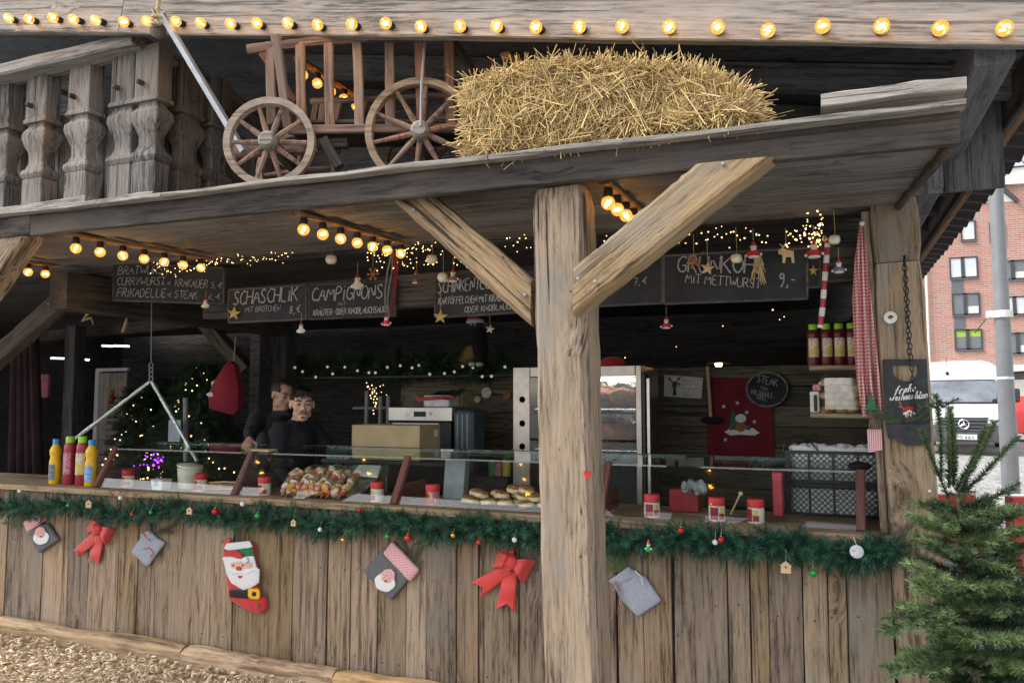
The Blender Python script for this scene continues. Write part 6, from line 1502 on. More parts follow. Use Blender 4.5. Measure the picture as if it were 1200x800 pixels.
for (x0_, x1_, y) in ((801, 810, 446), (797, 819, 450.5), (797, 818, 455), (800, 808, 459), (799, 812, 463)):
    n = int((x1_ - x0_) * 1.2); m.tube([at(x0_ + (x1_ - x0_) * k / n, y + r_.uniform(-1.3, 1.3), WY - .014) for k in range(n + 1)], .0018, 3)
m.build('handwriting', M['gingerbread'], t)
t = thing('wall_cloth', 'dark red cloth with a snowman print pinned on the board partition', 'wall cloth', at(868, 490, WY)); m = MB(); nx, ny = 18, 14; vs_ = []
for s_ in (0, 1):
    for j in range(ny + 1):
        for i in range(nx + 1):
            u_, v_ = i / nx, j / ny; P = at(829 + 75.5 * u_ + 3 * u_ * v_, 442 + 1 * u_ + (92 + 4 * u_) * v_, WY - .012); vs_.append(P + Vector((0, .007 * math.sin((u_ + v_ * .7) * 9) * v_ + .006 * noise.noise(P * 6) - s_ * .0, 0)) + Vector((0, .004 * s_, 0)))
n1 = (nx + 1) * (ny + 1); m.add(vs_, [(s_ * n1 + j * (nx + 1) + i, s_ * n1 + j * (nx + 1) + i + 1, s_ * n1 + (j + 1) * (nx + 1) + i + 1, s_ * n1 + (j + 1) * (nx + 1) + i) for s_ in (0, 1) for j in range(ny) for i in range(nx)]); m.build('cloth', M['redcloth'], t, smooth=True)
def fl(parent, name, pts, mat, y): q = [at(a, b, y) for a, b in pts]; m = MB(); m.prism(q, [v + Vector((0, .003, 0)) for v in q]); return m.build(name, M[mat], parent)
circ = lambda cx, cy, rx, ry, n=14: [(cx + rx * math.cos(a), cy + ry * math.sin(a)) for a in np.linspace(0, 2 * math.pi, n + 1)[:-1]]
yy = WY - .028
fl(t, 'snow', [(849, 506), (855, 502), (864, 504), (872, 503), (882, 501), (890, 507), (884, 510), (868, 509), (856, 510)], 'whitefelt', yy); fl(t, 'bear', circ(868, 500, 6, 6), 'gingerbread', yy - .002); fl(t, 'head', circ(868, 490, 6.5, 5), 'whitefelt', yy - .003)
fl(t, 'tree', [(859, 479), (864, 492), (862, 492), (865, 502), (854, 502), (857, 492), (855, 492)], 'greenfelt', yy - .001); fl(t, 'boot', circ(857, 501, 3, 3), 'black', yy - .003); fl(t, 'boot', circ(877, 501, 3, 3), 'black', yy - .003)
for x, y in ((848, 476), (864, 472), (884, 494), (850, 515), (875, 483)):
    fl(t, 'snowflake', star_pts(x, y, 3.2, 0, .3, 6), 'whitefelt', yy)
t = thing('round_chalkboard', 'round black chalkboard with the word steak hung on the partition', 'chalkboard', at(899, 456, WY - .05)); q = [at(899 + 24 * math.cos(a), 456 + 20 * math.sin(a), WY - .04) for a in np.linspace(0, 2 * math.pi, 33)[:-1]]; m = MB(); m.prism(q, [v + Vector((0, .016, 0)) for v in q]); m.build('disc', M['board'], t)
m = MB(); m.tube([v + Vector((0, .002, 0)) for v in q], .008, 6, closed=True); m.build('rim', M['grey'], t, smooth=True)
for tx, a, c, h in (('STEAK', (887, 447), (911, 453), 8.5), ('VOM', (891, 456), (900, 458.5), 4.5), ('HOLZKOHLE-', (880, 461), (907, 467), 5.5), ('GRILL', (887, 467), (899, 470), 5)): lettering(t, tx, a, c, h, WY - .04, sw=.14, seed=5)
t = thing('push_squeegee', 'pale wooden pole with a dark squeegee head leaning on the red cloth', 'squeegee', at(834, 494, WY - .1)); m = MB(); m.tube([at(829, 429, WY - .06), at(833, 488, WY - .06)], .013, 8); m.build('pole', M['stick'], t, smooth=True)
m = MB(); m.sphere(at(834, 492, WY - .06), (.085, .03, .028), 12, 8); m.build('head', M['matblack'], t, smooth=True)
lp = thing('warm_lamp', 'small warm glowing lamp with a flat shade above the partition', 'lamp', at(842, 425, 2.7)); m = MB(); c = at(842, 424, 2.7); m.lathe([(.10, -.012), (.105, -.008), (.02, .02), (0, .022)], 16, c=c); m.build('shade', M['steel2'], lp); m = MB(); m.sphere(c + Vector((0, 0, -.018)), .030, 10, 6); m.build('glow_bulb', M['warm'], lp)
fairy('few warm lights behind the partition top', [(712, 426), (735, 424), (905, 366), (930, 370)], 9, 3.2, 3, .006)

# ------------------------------------------------------------------ rotisserie oven with roasts
RY = 1.35
rx = lambda px: at(px, 480, RY).x
rzt = at(680, 429, RY).z
X0, X1 = rx(601), rx(757); RD = .6
ro = thing('rotisserie_oven', 'tall steel rotisserie oven with lit glass door behind the big post', 'oven', ((X0 + X1) / 2, RY + RD / 2, 0))
def pbox(parent, name, x0, x1, y0, y1, z0, z1, mat, b=.004): m = MB(); m.bbox(((x0 + x1) / 2, (y0 + y1) / 2, (z0 + z1) / 2), (x1 - x0, y1 - y0, z1 - z0), b); return m.build(name, M[mat], parent)
xw0, xw1 = rx(624), rx(745)
pbox(ro, 'control_panel', X0, rx(621), RY, RY + RD, .75, rzt, 'steel2'); pbox(ro, 'right_post', xw1, rx(752), RY, RY + RD, .75, rzt, 'steel2'); pbox(ro, 'top', rx(621) + .001, xw1 - .001, RY, RY + RD, at(680, 441, RY).z, rzt, 'steel2')
pbox(ro, 'back', rx(621) + .001, xw1 - .001, RY + RD - .03, RY + RD, .75, at(680, 441, RY).z - .001, 'bumper'); pbox(ro, 'base', X0, X1, RY, RY + RD, 0, .749, 'steel2'); pbox(ro, 'door_edge', rx(753), rx(757), RY - .02, RY + .1, .76, rzt - .06, 'black'); pbox(ro, 'door_bar', rx(757) + .01, rx(763), RY - .03, RY + .0, .76, rzt - .09, 'steel')
for y in (468, 496, 523):
    m = MB(); P = at(612, y, RY); m.lathe([(0, -.03), (.019, -.03), (.024, 0)], 14, c=P, axis='y', rot=None); m.build('knob', M['black'], ro, smooth=True)
for zpx in (478, 525): z = at(710, zpx, RY + .2).z; pbox(ro, 'shelf', rx(625), xw1 - .004, RY + .03, RY + RD - .05, z - .012, z, 'foil', .002)
for zpx in (482, 528): z = at(710, zpx, RY + .02).z; pbox(ro, 'shelf_rail', rx(625), xw1 - .004, RY + .006, RY + .026, z - .02, z, 'matblack', .002)
z = at(700, 447, RY + .3).z
m = MB(); q = [Vector((rx(628), RY + .35, z + .02)), Vector((xw1 - .03, RY + .35, z + .02)), Vector((xw1 - .03, RY + .38, z - .09)), Vector((rx(628), RY + .38, z - .09))]; foil_sheet('f', q, 0, 0, .03, 5, 24, 6).build('crumpled_foil', M['foil'], ro)
z = at(700, 490, RY + .3).z; q = [Vector((rx(628), RY + .38, z + .04)), Vector((xw1 - .03, RY + .38, z + .04)), Vector((xw1 - .03, RY + .42, z - .06)), Vector((rx(628), RY + .42, z - .06))]; foil_sheet('f', q, 0, 0, .03, 8, 24, 6).build('crumpled_foil', M['foil'], ro)
m = MB(); m.bbox((rx(700), RY + .18, at(680, 441, RY).z - .02), (.5, .04, .02), .004); m.build('lamp', emis('oven_lamp', (1.0, .90, .76, 1), 3.2), ro)
m = MB(); m.box(((rx(621) + xw1) / 2, RY + .003, (.76 + at(680, 441, RY).z) / 2), (xw1 - rx(621) - .004, .005, at(680, 441, RY).z - .77)); m.build('door_glass', M['glass'], ro)
def meat(px, py, rx_, ry_, rz_, seed, lb):
    P = at(px, py, RY + .22); m = MB(); m.sphere((0, 0, 0), (rx_, ry_, rz_), 18, 12); m.v = [tuple(Vector(v) * (1 + .35 * noise.noise(Vector(v) * 12 + Vector((seed, 0, 0))))) for v in m.v]
    tag(m.build('roast_meat', M['meat'], loc=P, smooth='all', world=False), lb, 'roast meat', 'roasts in the rotisserie oven')
meat(702, 462, .10, .12, .075, 1, 'dark red roast on the upper oven shelf, left'); meat(727, 464, .11, .12, .07, 4, 'dark red roast on the upper oven shelf, right'); meat(713, 506, .18, .14, .085, 7, 'brown roast alone on the lower oven shelf')
rh = thing('santa_hat', 'red santa hat lying on top of the rotisserie oven', 'hat', at(710, 428, RY + .2)); m = MB(); m.sphere(Vector((rx(708), RY + .25, rzt + .03)), (.10, .07, .05), 12, 8); m.build('hat', M['redfelt'], rh, smooth=True)
# built-in oven with plates and foil on top, toolbox, jars, cardboard box
OY = 1.7; ox = lambda px: at(px, 485, OY).x; oz = lambda py: at(490, py, OY).z
ov = thing('built_in_oven', 'stainless built-in oven with a small dark display', 'oven', (ox(492), OY + .25, 0))
pbox(ov, 'panel', ox(455), ox(530), OY, OY + .03, oz(493), oz(477), 'steel'); pbox(ov, 'display', ox(485), ox(499), OY - .004, OY - .0005, oz(488), oz(482), 'black', .001); pbox(ov, 'door', ox(456), ox(529), OY + .002, OY + .5, .2, oz(494), 'black'); pbox(ov, 'door_handle', ox(462), ox(516), OY - .03, OY - .012, oz(499), oz(495), 'steel'); pbox(ov, 'body', ox(455), ox(530), OY + .031, OY + .52, oz(493), oz(477) - .002, 'steel2'); pbox(ov, 'base', ox(455), ox(530), OY + .01, OY + .5, 0, .198, 'black')
for kx in (478, 505): m = MB(); m.lathe([(0, -.012), (.014, -.012), (.016, 0)], 12, c=at(kx, 485, OY), axis='y'); m.build('knob', M['steel'], ov)
for k in range(8):
    m = MB(); P = Vector((ox(478), OY + .16, oz(477) + .001 + k * .0155)); m.lathe([(.05, 0), (.06, .001), (.115, .012), (.117, .014), (.108, .0135), (.055, .004), (0, .004)], 22, c=P); tag(m.build('dinner_plate', M['plateware'], loc=P, smooth=True), ['lowest', 'second', 'third', 'fourth', 'fifth', 'sixth', 'seventh', 'topmost'][k] + ' cream plate in the stack on the built-in oven', 'plate', 'stacked plates on the oven')
P = Vector((ox(508), OY + .14, oz(477))); m = MB(); m.bbox(P + Vector((0, 0, .05)), (.24, .2, .098), .01); tag(m.build('white_bin', M['white'], loc=P), 'white plastic bin beside the plates on the oven', 'bin')
q = [P + Vector(v) for v in ((-.1, -.13, .06), (.16, -.16, .05), (.2, .06, .13), (-.05, .08, .12))]; tag(foil_sheet('f', q, 0, 0, .03, 2, 10, 6).build('foil_scrap', M['foil'], loc=q[0]), 'crumpled foil scrap over the white bin', 'foil')
m = MB(); m.tube([at(485, 462, OY + .1), at(490, 468, OY + .08), at(510, 466, OY), at(533, 465, OY + .06)], [.01, .02, .014, .01], 7); tag(m.build('pink_ribbon', M['ribbon'], loc=at(490, 468, OY), smooth=True), 'bright pink red ribbon lying over the white bin', 'ribbon')
m = MB(); P = at(530, 478, OY + .3); m.bbox((P.x, OY + .35, oz(468)), (.2, .14, .13), .004); tag(m.build('yellow_box', M['mustard'] if False else plain('yellow_box', (.50, .40, .12, 1), .7), loc=(P.x, OY + .35, oz(478))), 'yellow cardboard box behind the white bin', 'box')
tb = thing('grey_toolbox', 'dark grey ribbed case standing beside the built-in oven', 'case', (at(543, 520, 1.5).x, 1.6, .9)); x0_, x1_ = at(531, 500, 1.5).x, at(554, 500, 1.5).x; zz0, zz1 = 1.0, at(543, 481, 1.5).z; pbox(tb, 'shell', x0_, x1_, 1.5, 1.75, zz0, zz1, 'bauble_dgreen', .02)
for f in (.25, .5, .75): pbox(tb, 'rib', x0_ + (x1_ - x0_) * f - .008, x0_ + (x1_ - x0_) * f + .008, 1.488, 1.4995, zz0 + .03, zz1 - .03, 'cupgrey', .003)
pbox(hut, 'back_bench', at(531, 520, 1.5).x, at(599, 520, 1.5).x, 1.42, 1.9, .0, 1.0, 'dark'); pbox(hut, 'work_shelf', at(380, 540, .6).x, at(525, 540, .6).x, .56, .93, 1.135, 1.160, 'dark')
for lb, px, mat, cap, h in (('green tub on the back bench beside the yellow bottle', 577, 'green_tub', 'greencap', .11), ('red and white tub on the back bench', 584, 'label_pink', 'red', .10), ('yellow squeeze bottle on the back bench', 594, 'lemon', 'greencap', .15)):
    P = at(px, 540, 1.46); P.z = 1.0; m = MB(); k_ = 1.28; r = .032; m.lathe([(r, 0), (r * 1.05, h * .8), (r * .9, h * .9)], 14); o = tag(m.build('tub', M[mat], loc=P + Vector((0, 0, .0)), world=False, smooth=True), lb, 'tub', 'tubs on the back bench'); m = MB(); m.lathe([(r * .8, h * .9), (r * .75, h), (r * .3, h * 1.12)], 12); m.build('cap', M[cap], o, world=False)
BYx = .60; bx = lambda px, py: at(px, py, BYx)
x0_, x1_ = bx(411, 520).x, bx(491, 520).x; z1_ = bx(450, 498).z
t = thing('cardboard_box', 'closed brown cardboard box standing behind the glass case', 'box', ((x0_ + x1_) / 2, BYx + .16, 1.161)); m = MB(); m.bbox(((x0_ + x1_) / 2, BYx + .16, (1.161 + z1_) / 2), (x1_ - x0_, .30, z1_ - 1.161), .003); m.build('carton', M['card'], t)
m = MB(); m.box((x1_ + .0015, BYx + .24, z1_ - .06), (.001, .06, .05)); m.build('shipping_label', M['paper'], t); m = MB(); m.box(((x0_ + x1_) / 2, BYx + .16, z1_ + .001), (x1_ - x0_ - .004, .05, .0015)); m.build('tape', M['cardin'], t)
for k, px in enumerate((387, 394, 401, 408)):
    P = bx(px, 530); P.z = 1.161; m = MB(); m.lathe([(.024, 0), (.031, .085), (.033, .09), (.029, .088)], 14); tag(m.build('paper_cup', M['cupgrey'], loc=P, smooth=True, world=False), ['grey cup nearest the men in the row of four', 'second grey cup in the row of four', 'third grey cup in the row of four', 'grey cup touching the cardboard box'][k], 'cup', 'grey cups on the work shelf')
# rail stand with lights, garland on the rear shelf
t = thing('rail_stand', 'dark metal rail stand left of the built-in oven', 'stand', (at(442, 500, 1.9).x, 1.9, 0)); m = MB()
for px in (430, 446, 455): m.tube([(at(px, 500, 1.9).x, 1.9, 0), at(px, 452 + (px % 3) * 6, 1.9)], .018, 8)
m.tube([at(414, 478, 1.9), at(456, 478, 1.9)], .012, 6); m.build('rails', M['pipe'], t)
fairy('cluster of warm lights on the rail stand by the oven', [(430, 455), (440, 465), (436, 472), (452, 458)], 34, 2.1, 7, .006)
t = thing('fir_garland', 'dark fir garland with small white lamps along the rear shelf', 'garland', at(480, 432, 2.45)); pts = [at(x, 430 + 5 * math.sin(x / 14), 2.45) for x in range(320, 604, 6)]; m = MB(); m.tube(pts, .012, 5); m.build('stem', M['bark'], t)
n = 700; ii = rng.uniform(0, len(pts) - 1.01, n).astype(int); PA = np.array([tuple(p) for p in pts])[ii]; d = rng.normal(size=(n, 3)); V, F, T = scatter(np.array(nv) * 1.6, np.array(nf), frames(PA, d, rng.random(n) * 6, rng.uniform(.8, 1.5, n)), rng.random(n)); np_obj('needles', V, F, M['dfir'], t, T)['kind'] = 'stuff'
m = MB()
for k in range(22): m.sphere(at(330 + k * 12.5 + random.uniform(-4, 4), 436 + random.uniform(-8, 6), 2.33), .014, 8, 5)
m.build('lamps', emis('small_white_lamp', (1, .85, .65, 1), .12), t)['kind'] = 'stuff'
# dark dressed figure and tan cushion on the shelf
t = thing('dressed_figure', 'dark doll with a red santa hat and red scarf on the rear shelf', 'doll', at(562, 424, 2.3)); P = lambda x, y: at(x, y, 2.3)
m = MB(); m.tube([P(563, 425), P(563, 410), P(561, 393), P(558, 383)], [.05, .07, .075, .05], 10); m.build('body', M['matblack'], t, smooth=True); m = MB(); m.sphere(P(558, 380), .07, 12, 8); m.build('head', M['jacket2'], t, smooth=True)
m = MB(); m.lathe([(.075, 0), (.055, .05), (.0, .12)], 10, c=P(556, 377)); m.build('hat', M['redfelt'], t, smooth=True); m = MB(); m.lathe([(.07, -.02), (.085, 0), (.07, .02)], 12, c=P(557, 377)); m.build('hat_brim', M['whitefelt'], t, smooth=True); m = MB(); m.tube([P(557, 391), P(563, 390), P(566, 398), P(565, 408)], .018, 6); m.build('scarf', M['ketchup'], t, smooth=True)
for x in (555.5, 560): m = MB(); m.sphere(P(x, 381) + Vector((0, -.065, 0)), .009, 6, 4); m.build('eye', M['white'], t)
for x in (555, 564): m = MB(); m.sphere(P(x, 427) + Vector((0, -.03, 0)), (.035, .05, .025), 8, 5); m.build('boot', M['white'], t, smooth=True)
m = MB(); m.tube([at(535, 428, 2.5), at(545, 424, 2.5), at(555, 415, 2.5), at(562, 408, 2.5)], [.03, .08, .10, .06], 10); tag(m.build('tan_cushion', plain('tan_felt', (.30, .22, .07, 1), .95), loc=at(545, 424, 2.5), smooth=True), 'curved tan cushion lying behind the dark doll', 'cushion')
t = thing('dressed_figure', 'small dim doll with red scarf on the rear shelf above the men', 'doll', at(463, 428, 2.3)); m = MB(); m.tube([P(463, 428), P(464, 415), P(466, 405)], [.03, .045, .035], 8); m.build('body', M['matblack'], t, smooth=True); m = MB(); m.tube([P(461, 414), P(466, 413), P(460, 424)], .014, 6); m.build('scarf', M['ketchup'], t, smooth=True)
pbox(hut, 'rear_shelf', at(320, 440, 2.4).x, at(604, 440, 2.4).x, 2.38, 2.55, at(480, 440, 2.4).z - .02, at(480, 440, 2.4).z, 'dark')
# pipes on the back boards
for k, (px, py, r) in enumerate(((570, 460, .05), (559, 468, .03), (594, 463, .04))):
    m = MB(); c = at(px, py, 2.56); m.lathe([(r * .55, -.03), (r, -.035), (r, .0)], 16, c=c, axis='y'); tag(m.build('wall_ring', M['label_cream'] if k < 2 else M['gingerbread'], loc=c), ['large cream ring on the rear boards above the toolbox', 'small cream ring on the rear boards', 'brown ring on the rear boards near the tall oven'][k], 'wall ring')

# ------------------------------------------------------------------ deep left: door, curtains, tubes, lit tree, red sack
DYr = 4.6
t = thing('plank_door', 'grey plank door with a small tree decoration, deep inside on the left', 'door', at(130, 535, DYr)); dxs = [at(px, 480, DYr).x for px in (116, 127, 138, 148)]; dz0, dz1 = 0, at(130, 437, DYr).z
for a, b_ in zip(dxs[:-1], dxs[1:]): timber(t, 'plank', ((a + b_) / 2, DYr, dz0), ((a + b_) / 2, DYr, dz1), b_ - a - .006, .03, wood('door_wood', (.42, .36, .31, 1), (.20, .165, .14, 1)) if 'door_wood' not in bpy.data.materials else bpy.data.materials['door_wood'], up=(0, -1, 0), seg=1)  # door wood coloured paler, standing in for light on the door
timber(t, 'frame', (at(113.5, 480, DYr).x, DYr, 0), (at(113.5, 480, DYr).x, DYr, dz1 + .05), .08, .05, M['whitefelt'], up=(0, -1, 0), seg=1); timber(t, 'frame', (at(112, 480, DYr).x, DYr, dz1 + .05), (at(149, 480, DYr).x, DYr, dz1 + .05), .05, .05, M['whitefelt'], seg=1)
m = MB()
for k in range(60): f = random.random(); P = at(131 + random.uniform(-8, 8) * f, 455 + 34 * f, DYr - .05); m.sphere(P, .020, 5, 3, mi=k % 3)
m.build('tree_decoration', [M['bauble_red'], M['bauble_gold'], M['bauble_green']], t)['kind'] = 'stuff'
for k, (xa_, xb__, y) in enumerate(((60, 80.5, 419.5), (98, 104, 421), (120, 132, 405), (134, 151, 405))):
    m = MB(); m.tube([at(xa_, y, 4.3), at(xb__, y + .6, 4.3)], .016, 6); tag(m.build('tube_light', M['tubelight'], loc=at(xa_, y, 4.3)), ['left cold tube light deep inside the hut', 'short stub of tube light beside the dark post', 'upper tube light above the plank door, left half', 'upper tube light above the plank door, right half'][k], 'tube light', 'cold tube lights at the back')
def curtain(label, px0_, px1_, y0_, y1_, Y):
    m = MB(); nx = 30; vs_ = []
    for j in range(5):
        for i in range(nx + 1): u_ = i / nx; f = j / 4; P = at(px0_ + (px1_ - px0_) * (.5 + (u_ - .5) * (.7 + .3 * f)), y0_ + (y1_ - y0_) * f, Y); vs_.append(P + Vector((0, .05 * math.sin(u_ * 26), 0)))
    m.add(vs_, [(j * (nx + 1) + i, j * (nx + 1) + i + 1, (j + 1) * (nx + 1) + i + 1, (j + 1) * (nx + 1) + i) for j in range(4) for i in range(nx)])
    o = m.build('curtain', M['curtain'], loc=at((px0_ + px1_) / 2, y1_, Y), smooth='all'); o.modifiers.new('thick', 'SOLIDIFY').thickness = .006; tag(o, label, 'curtain')
curtain('dark maroon curtain hanging inside at the far left', 8, 48, 388, 560, 1.9)
m = MB(); P = at(51, 452, 3.0); m.bbox(P, (.22, .05, .30), .01); tag(m.build('pink_cloth', plain('dim_pink_cloth', (.35, .12, .15, 1), .95), loc=P), 'dim pink cloth hanging behind the maroon curtain', 'cloth')
sk = thing('red_sack', 'dark red gift sack with white print hanging behind the men', 'sack', at(262, 455, 1.75)); P = lambda x, y: at(x, y, 1.75)
m = MB(); o = [(274, 423), (280, 428), (285, 455), (284, 480), (279, 486), (263, 482), (251, 478), (250, 462), (258, 445), (268, 430)]; m.pillow([P(*q) for q in o], Vector((0, -.12, 0)), .7); m.build('sack', plain('sack_red', (.30, .022, .04, 1), .9), sk, smooth=True); m = MB(); m.pillow([P(*q) + Vector((0, -.10, 0)) for q in ((252, 462), (258, 458), (265, 461), (263, 466), (255, 465))], Vector((0, -.03, 0)), .7); m.build('print', M['whitefelt'], sk, smooth=True); m = MB(); m.pillow([P(*q) + Vector((0, -.08, 0)) for q in ((257, 447), (261, 445), (261, 451), (257, 453))], Vector((0, -.03, 0)), .7); m.build('print', M['whitefelt'], sk, smooth=True); m = MB(); m.tube([P(274, 424), P(276, 395)], .008, 5); m.build('cord', M['rope'], sk)
pbox(hut, 'pillar', at(291, 480, 2.0).x, at(303, 480, 2.0).x, 2.0, 2.15, 0, 2.6, 'dark')
def needle_tree(name, label, base, h, rad, n, mat, lights=0, seed=1, grp=None, tint=None):
    t = thing(name, label, 'tree', base, group=grp); r_ = np.random.default_rng(seed); b = Vector(base)
    m = MB(); m.tube([b, b + Vector((0, 0, h))], [.05, .008], 8); m.build('trunk', M['bark'], t)
    f = r_.random(n) ** .8; a = r_.random(n) * 2 * np.pi; rr = rad * (1 - f) * np.sqrt(r_.random(n)) + .03
    pos = np.stack([b.x + rr * np.cos(a), b.y + rr * np.sin(a), b.z + .15 + (h - .15) * f], 1); d = np.stack([np.cos(a), np.sin(a), np.full(n, -.15) + r_.normal(size=n) * .3], 1)
    V, F, T = scatter(np.array(nv) * 2.3, np.array(nf), frames(pos, d, r_.random(n) * 6, r_.uniform(.8, 1.4, n)), r_.random(n)); np_obj('crown', V, F, M[mat], t, T)['kind'] = 'stuff'
    if lights:
        m = MB()
        for k in range(lights):
            f_ = random.random() ** 1.3; a_ = -random.random() * math.pi; R_ = rad * (1 - f_) + .06; m.sphere(b + Vector((R_ * math.cos(a_), R_ * math.sin(a_), .2 + (h - .2) * f_)), .010, 5, 3)
        m.build('light_points', M['fairy'], t)['kind'] = 'stuff'
    return t
P = at(232, 540, 3.2); needle_tree('christmas_tree', 'dark christmas tree with warm lights behind the red sack', (P.x, P.y, 0), 2.0, .75, 900, 'dfir', 70, 5); P = at(165, 540, 3.9); needle_tree('christmas_tree', 'dark christmas tree with warm lights right of the plank door', (P.x, P.y, 0), 1.75, .6, 700, 'dfir', 60, 6)
m = MB(); P = at(205, 505, 1.3); m.bbox(P, (.14, .02, .2), .003); tag(m.build('notice_card', M['cupgrey'], loc=P), 'small pale grey card behind the right rod of the hanging sling', 'card'); m = MB(); m.tube([at(218, 540, 1.4), at(217.5, 466, 1.4)], .022, 8); tag(m.build('metal_post', M['pipe'], loc=at(218, 540, 1.4), smooth=True), 'slim metal post behind the right rod of the hanging sling', 'post')
# slate tag, chain and tags on the corner post
SYp = -.055
sb = thing('slate_board', 'black slate board with white christmas greeting hung on the corner post', 'sign', at(1062, 470, SYp)); S = lambda x, y, y0=SYp: at(x, y, y0)
def plate(parts):
    m = MB()
    for pts in parts: q = [S(*p) for p in pts]; m.prism(q, [v + Vector((0, .010, 0)) for v in q])
    return m
hole = [(1045.5, 428), (1075, 428), (1075.5, 436), (1072, 443), (1066, 446.5), (1059, 446.5), (1052, 444), (1047, 438)]
plate([[(1034.5, 421), (1086, 420.5), (1086, 428), (1034.5, 428)], [(1034.6, 428), (1045.5, 428), (1047, 438), (1052, 444), (1035, 447)], [(1075, 428), (1086.2, 428), (1087, 446), (1072, 443), (1075.5, 436)], [(1035, 447), (1052, 444), (1059, 446.5), (1066, 446.5), (1072, 443), (1087, 446), (1090, 496), (1038.5, 496)]]).build('slate', M['slate'], sb)
m = MB(); q = [S(x, y, SYp - .022) for x, y in ((1038.5, 497), (1090.5, 497), (1091, 516), (1089, 520), (1074, 522), (1062, 522), (1050, 515), (1041, 513))]; m.prism(q, [v + Vector((0, .034, 0)) for v in q]); m.build('pocket', M['slate'], sb)
lettering(sb, 'frohe', (1048, 462), (1072, 458), 8.5, SYp, 'white', .17, .3, .02, name='greeting'); lettering(sb, 'weihnachten', (1042, 470), (1086, 466), 8.5, SYp, 'white', .17, .3, .02, name='greeting') if 'w' in GL else None
rd = sb
fl(rd, 'reindeer_face', circ(1066, 487, 6, 7), 'gingerbread', SYp - .006); fl(rd, 'santa_cap', [(1057, 482), (1062, 476), (1070, 477), (1074, 483), (1066, 480)], 'redfelt', SYp - .010); fl(rd, 'cap_brim', [(1058, 484), (1066, 480), (1074, 484), (1073, 486), (1066, 482.5), (1059, 486)], 'whitefelt', SYp - .013)
for x in (1063, 1068.5): fl(rd, 'eye', circ(x, 486, 2.2, 2.4, 10), 'white', SYp - .010); fl(rd, 'pupil', circ(x + .3, 486.5, .9, 1.0, 8), 'black', SYp - .014)
fl(rd, 'nose', circ(1066, 491, 2.8, 2.3, 10), 'bauble_red', SYp - .011)
for pts in ([(1060, 480), (1056, 476), (1054, 470)], [(1057, 477), (1053, 476)], [(1073, 482), (1077, 478), (1076, 473)]): m = MB(); m.tube([S(x, y, SYp - .006) for x, y in pts], .004, 5); m.build('antler', M['gingerbread'], rd)
sprig('fir twig behind the slate pocket, right half', [((1068, 492), (1088, 466)), ((1074, 494), (1089, 478)), ((1066, 494), (1082, 486)), ((1078, 494), (1090, 488)), ((1060, 494), (1074, 490))], SYp - .008, 'dfir', .35); sprig('fir twig sticking out left of the slate board', [((1048, 490), (1014, 482)), ((1040, 488), (1018, 474)), ((1050, 494), (1030, 488)), ((1056, 494), (1038, 494))], SYp - .008, 'firn', .2)
chn = thing('iron_chain', 'two strands of dark iron chain hanging down the corner post', 'chain', S(1060, 306)); m = MB()
for (a, b_, n) in (((1059, 308), (1066, 424), 19), ((1061, 308), (1072, 490), 28)):
    for k in range(n):
        c = S(a[0] + (b_[0] - a[0]) * k / n, a[1] + (b_[1] - a[1]) * k / n, SYp - .02); m.tube([c + Vector((.007 * math.cos(q) * (1 if k % 2 else .25), .007 * math.cos(q) * (.25 if k % 2 else 1), .015 * math.sin(q))) for q in [2 * math.pi * j / 10 for j in range(10)]], .0026, 5, closed=True)
m.build('links', M['iron'], chn, smooth=True); m = MB(); m.tube([S(1060, 300), S(1060, 310, SYp - .03)], .006, 6); m.build('nail', M['iron'], chn)
m = MB(); c = S(1043.5, 372); m.lathe([(0, -.006), (.024, -.006), (.028, -.001), (.028, .004)], 20, c=c, axis='y'); tg = tag(m.build('round_tag', M['paper'], loc=c), 'round white tag with a dark swirl nailed on the corner post', 'tag'); m = MB(); m.tube([c + Vector((.010 * math.cos(q) * (1 - q / 14), -.0075, .008 * math.sin(q) * (1 - q / 14))) for q in np.linspace(0, 9, 18)], .0022, 4); m.build('swirl', M['black'], tg)
m = MB(); c = S(1089.5, 575); m.bbox(c, (.012, .006, .012), .001); tag(m.build('price_tag', M['paper'], loc=c), 'tiny white square stuck low on the corner post', 'tag')
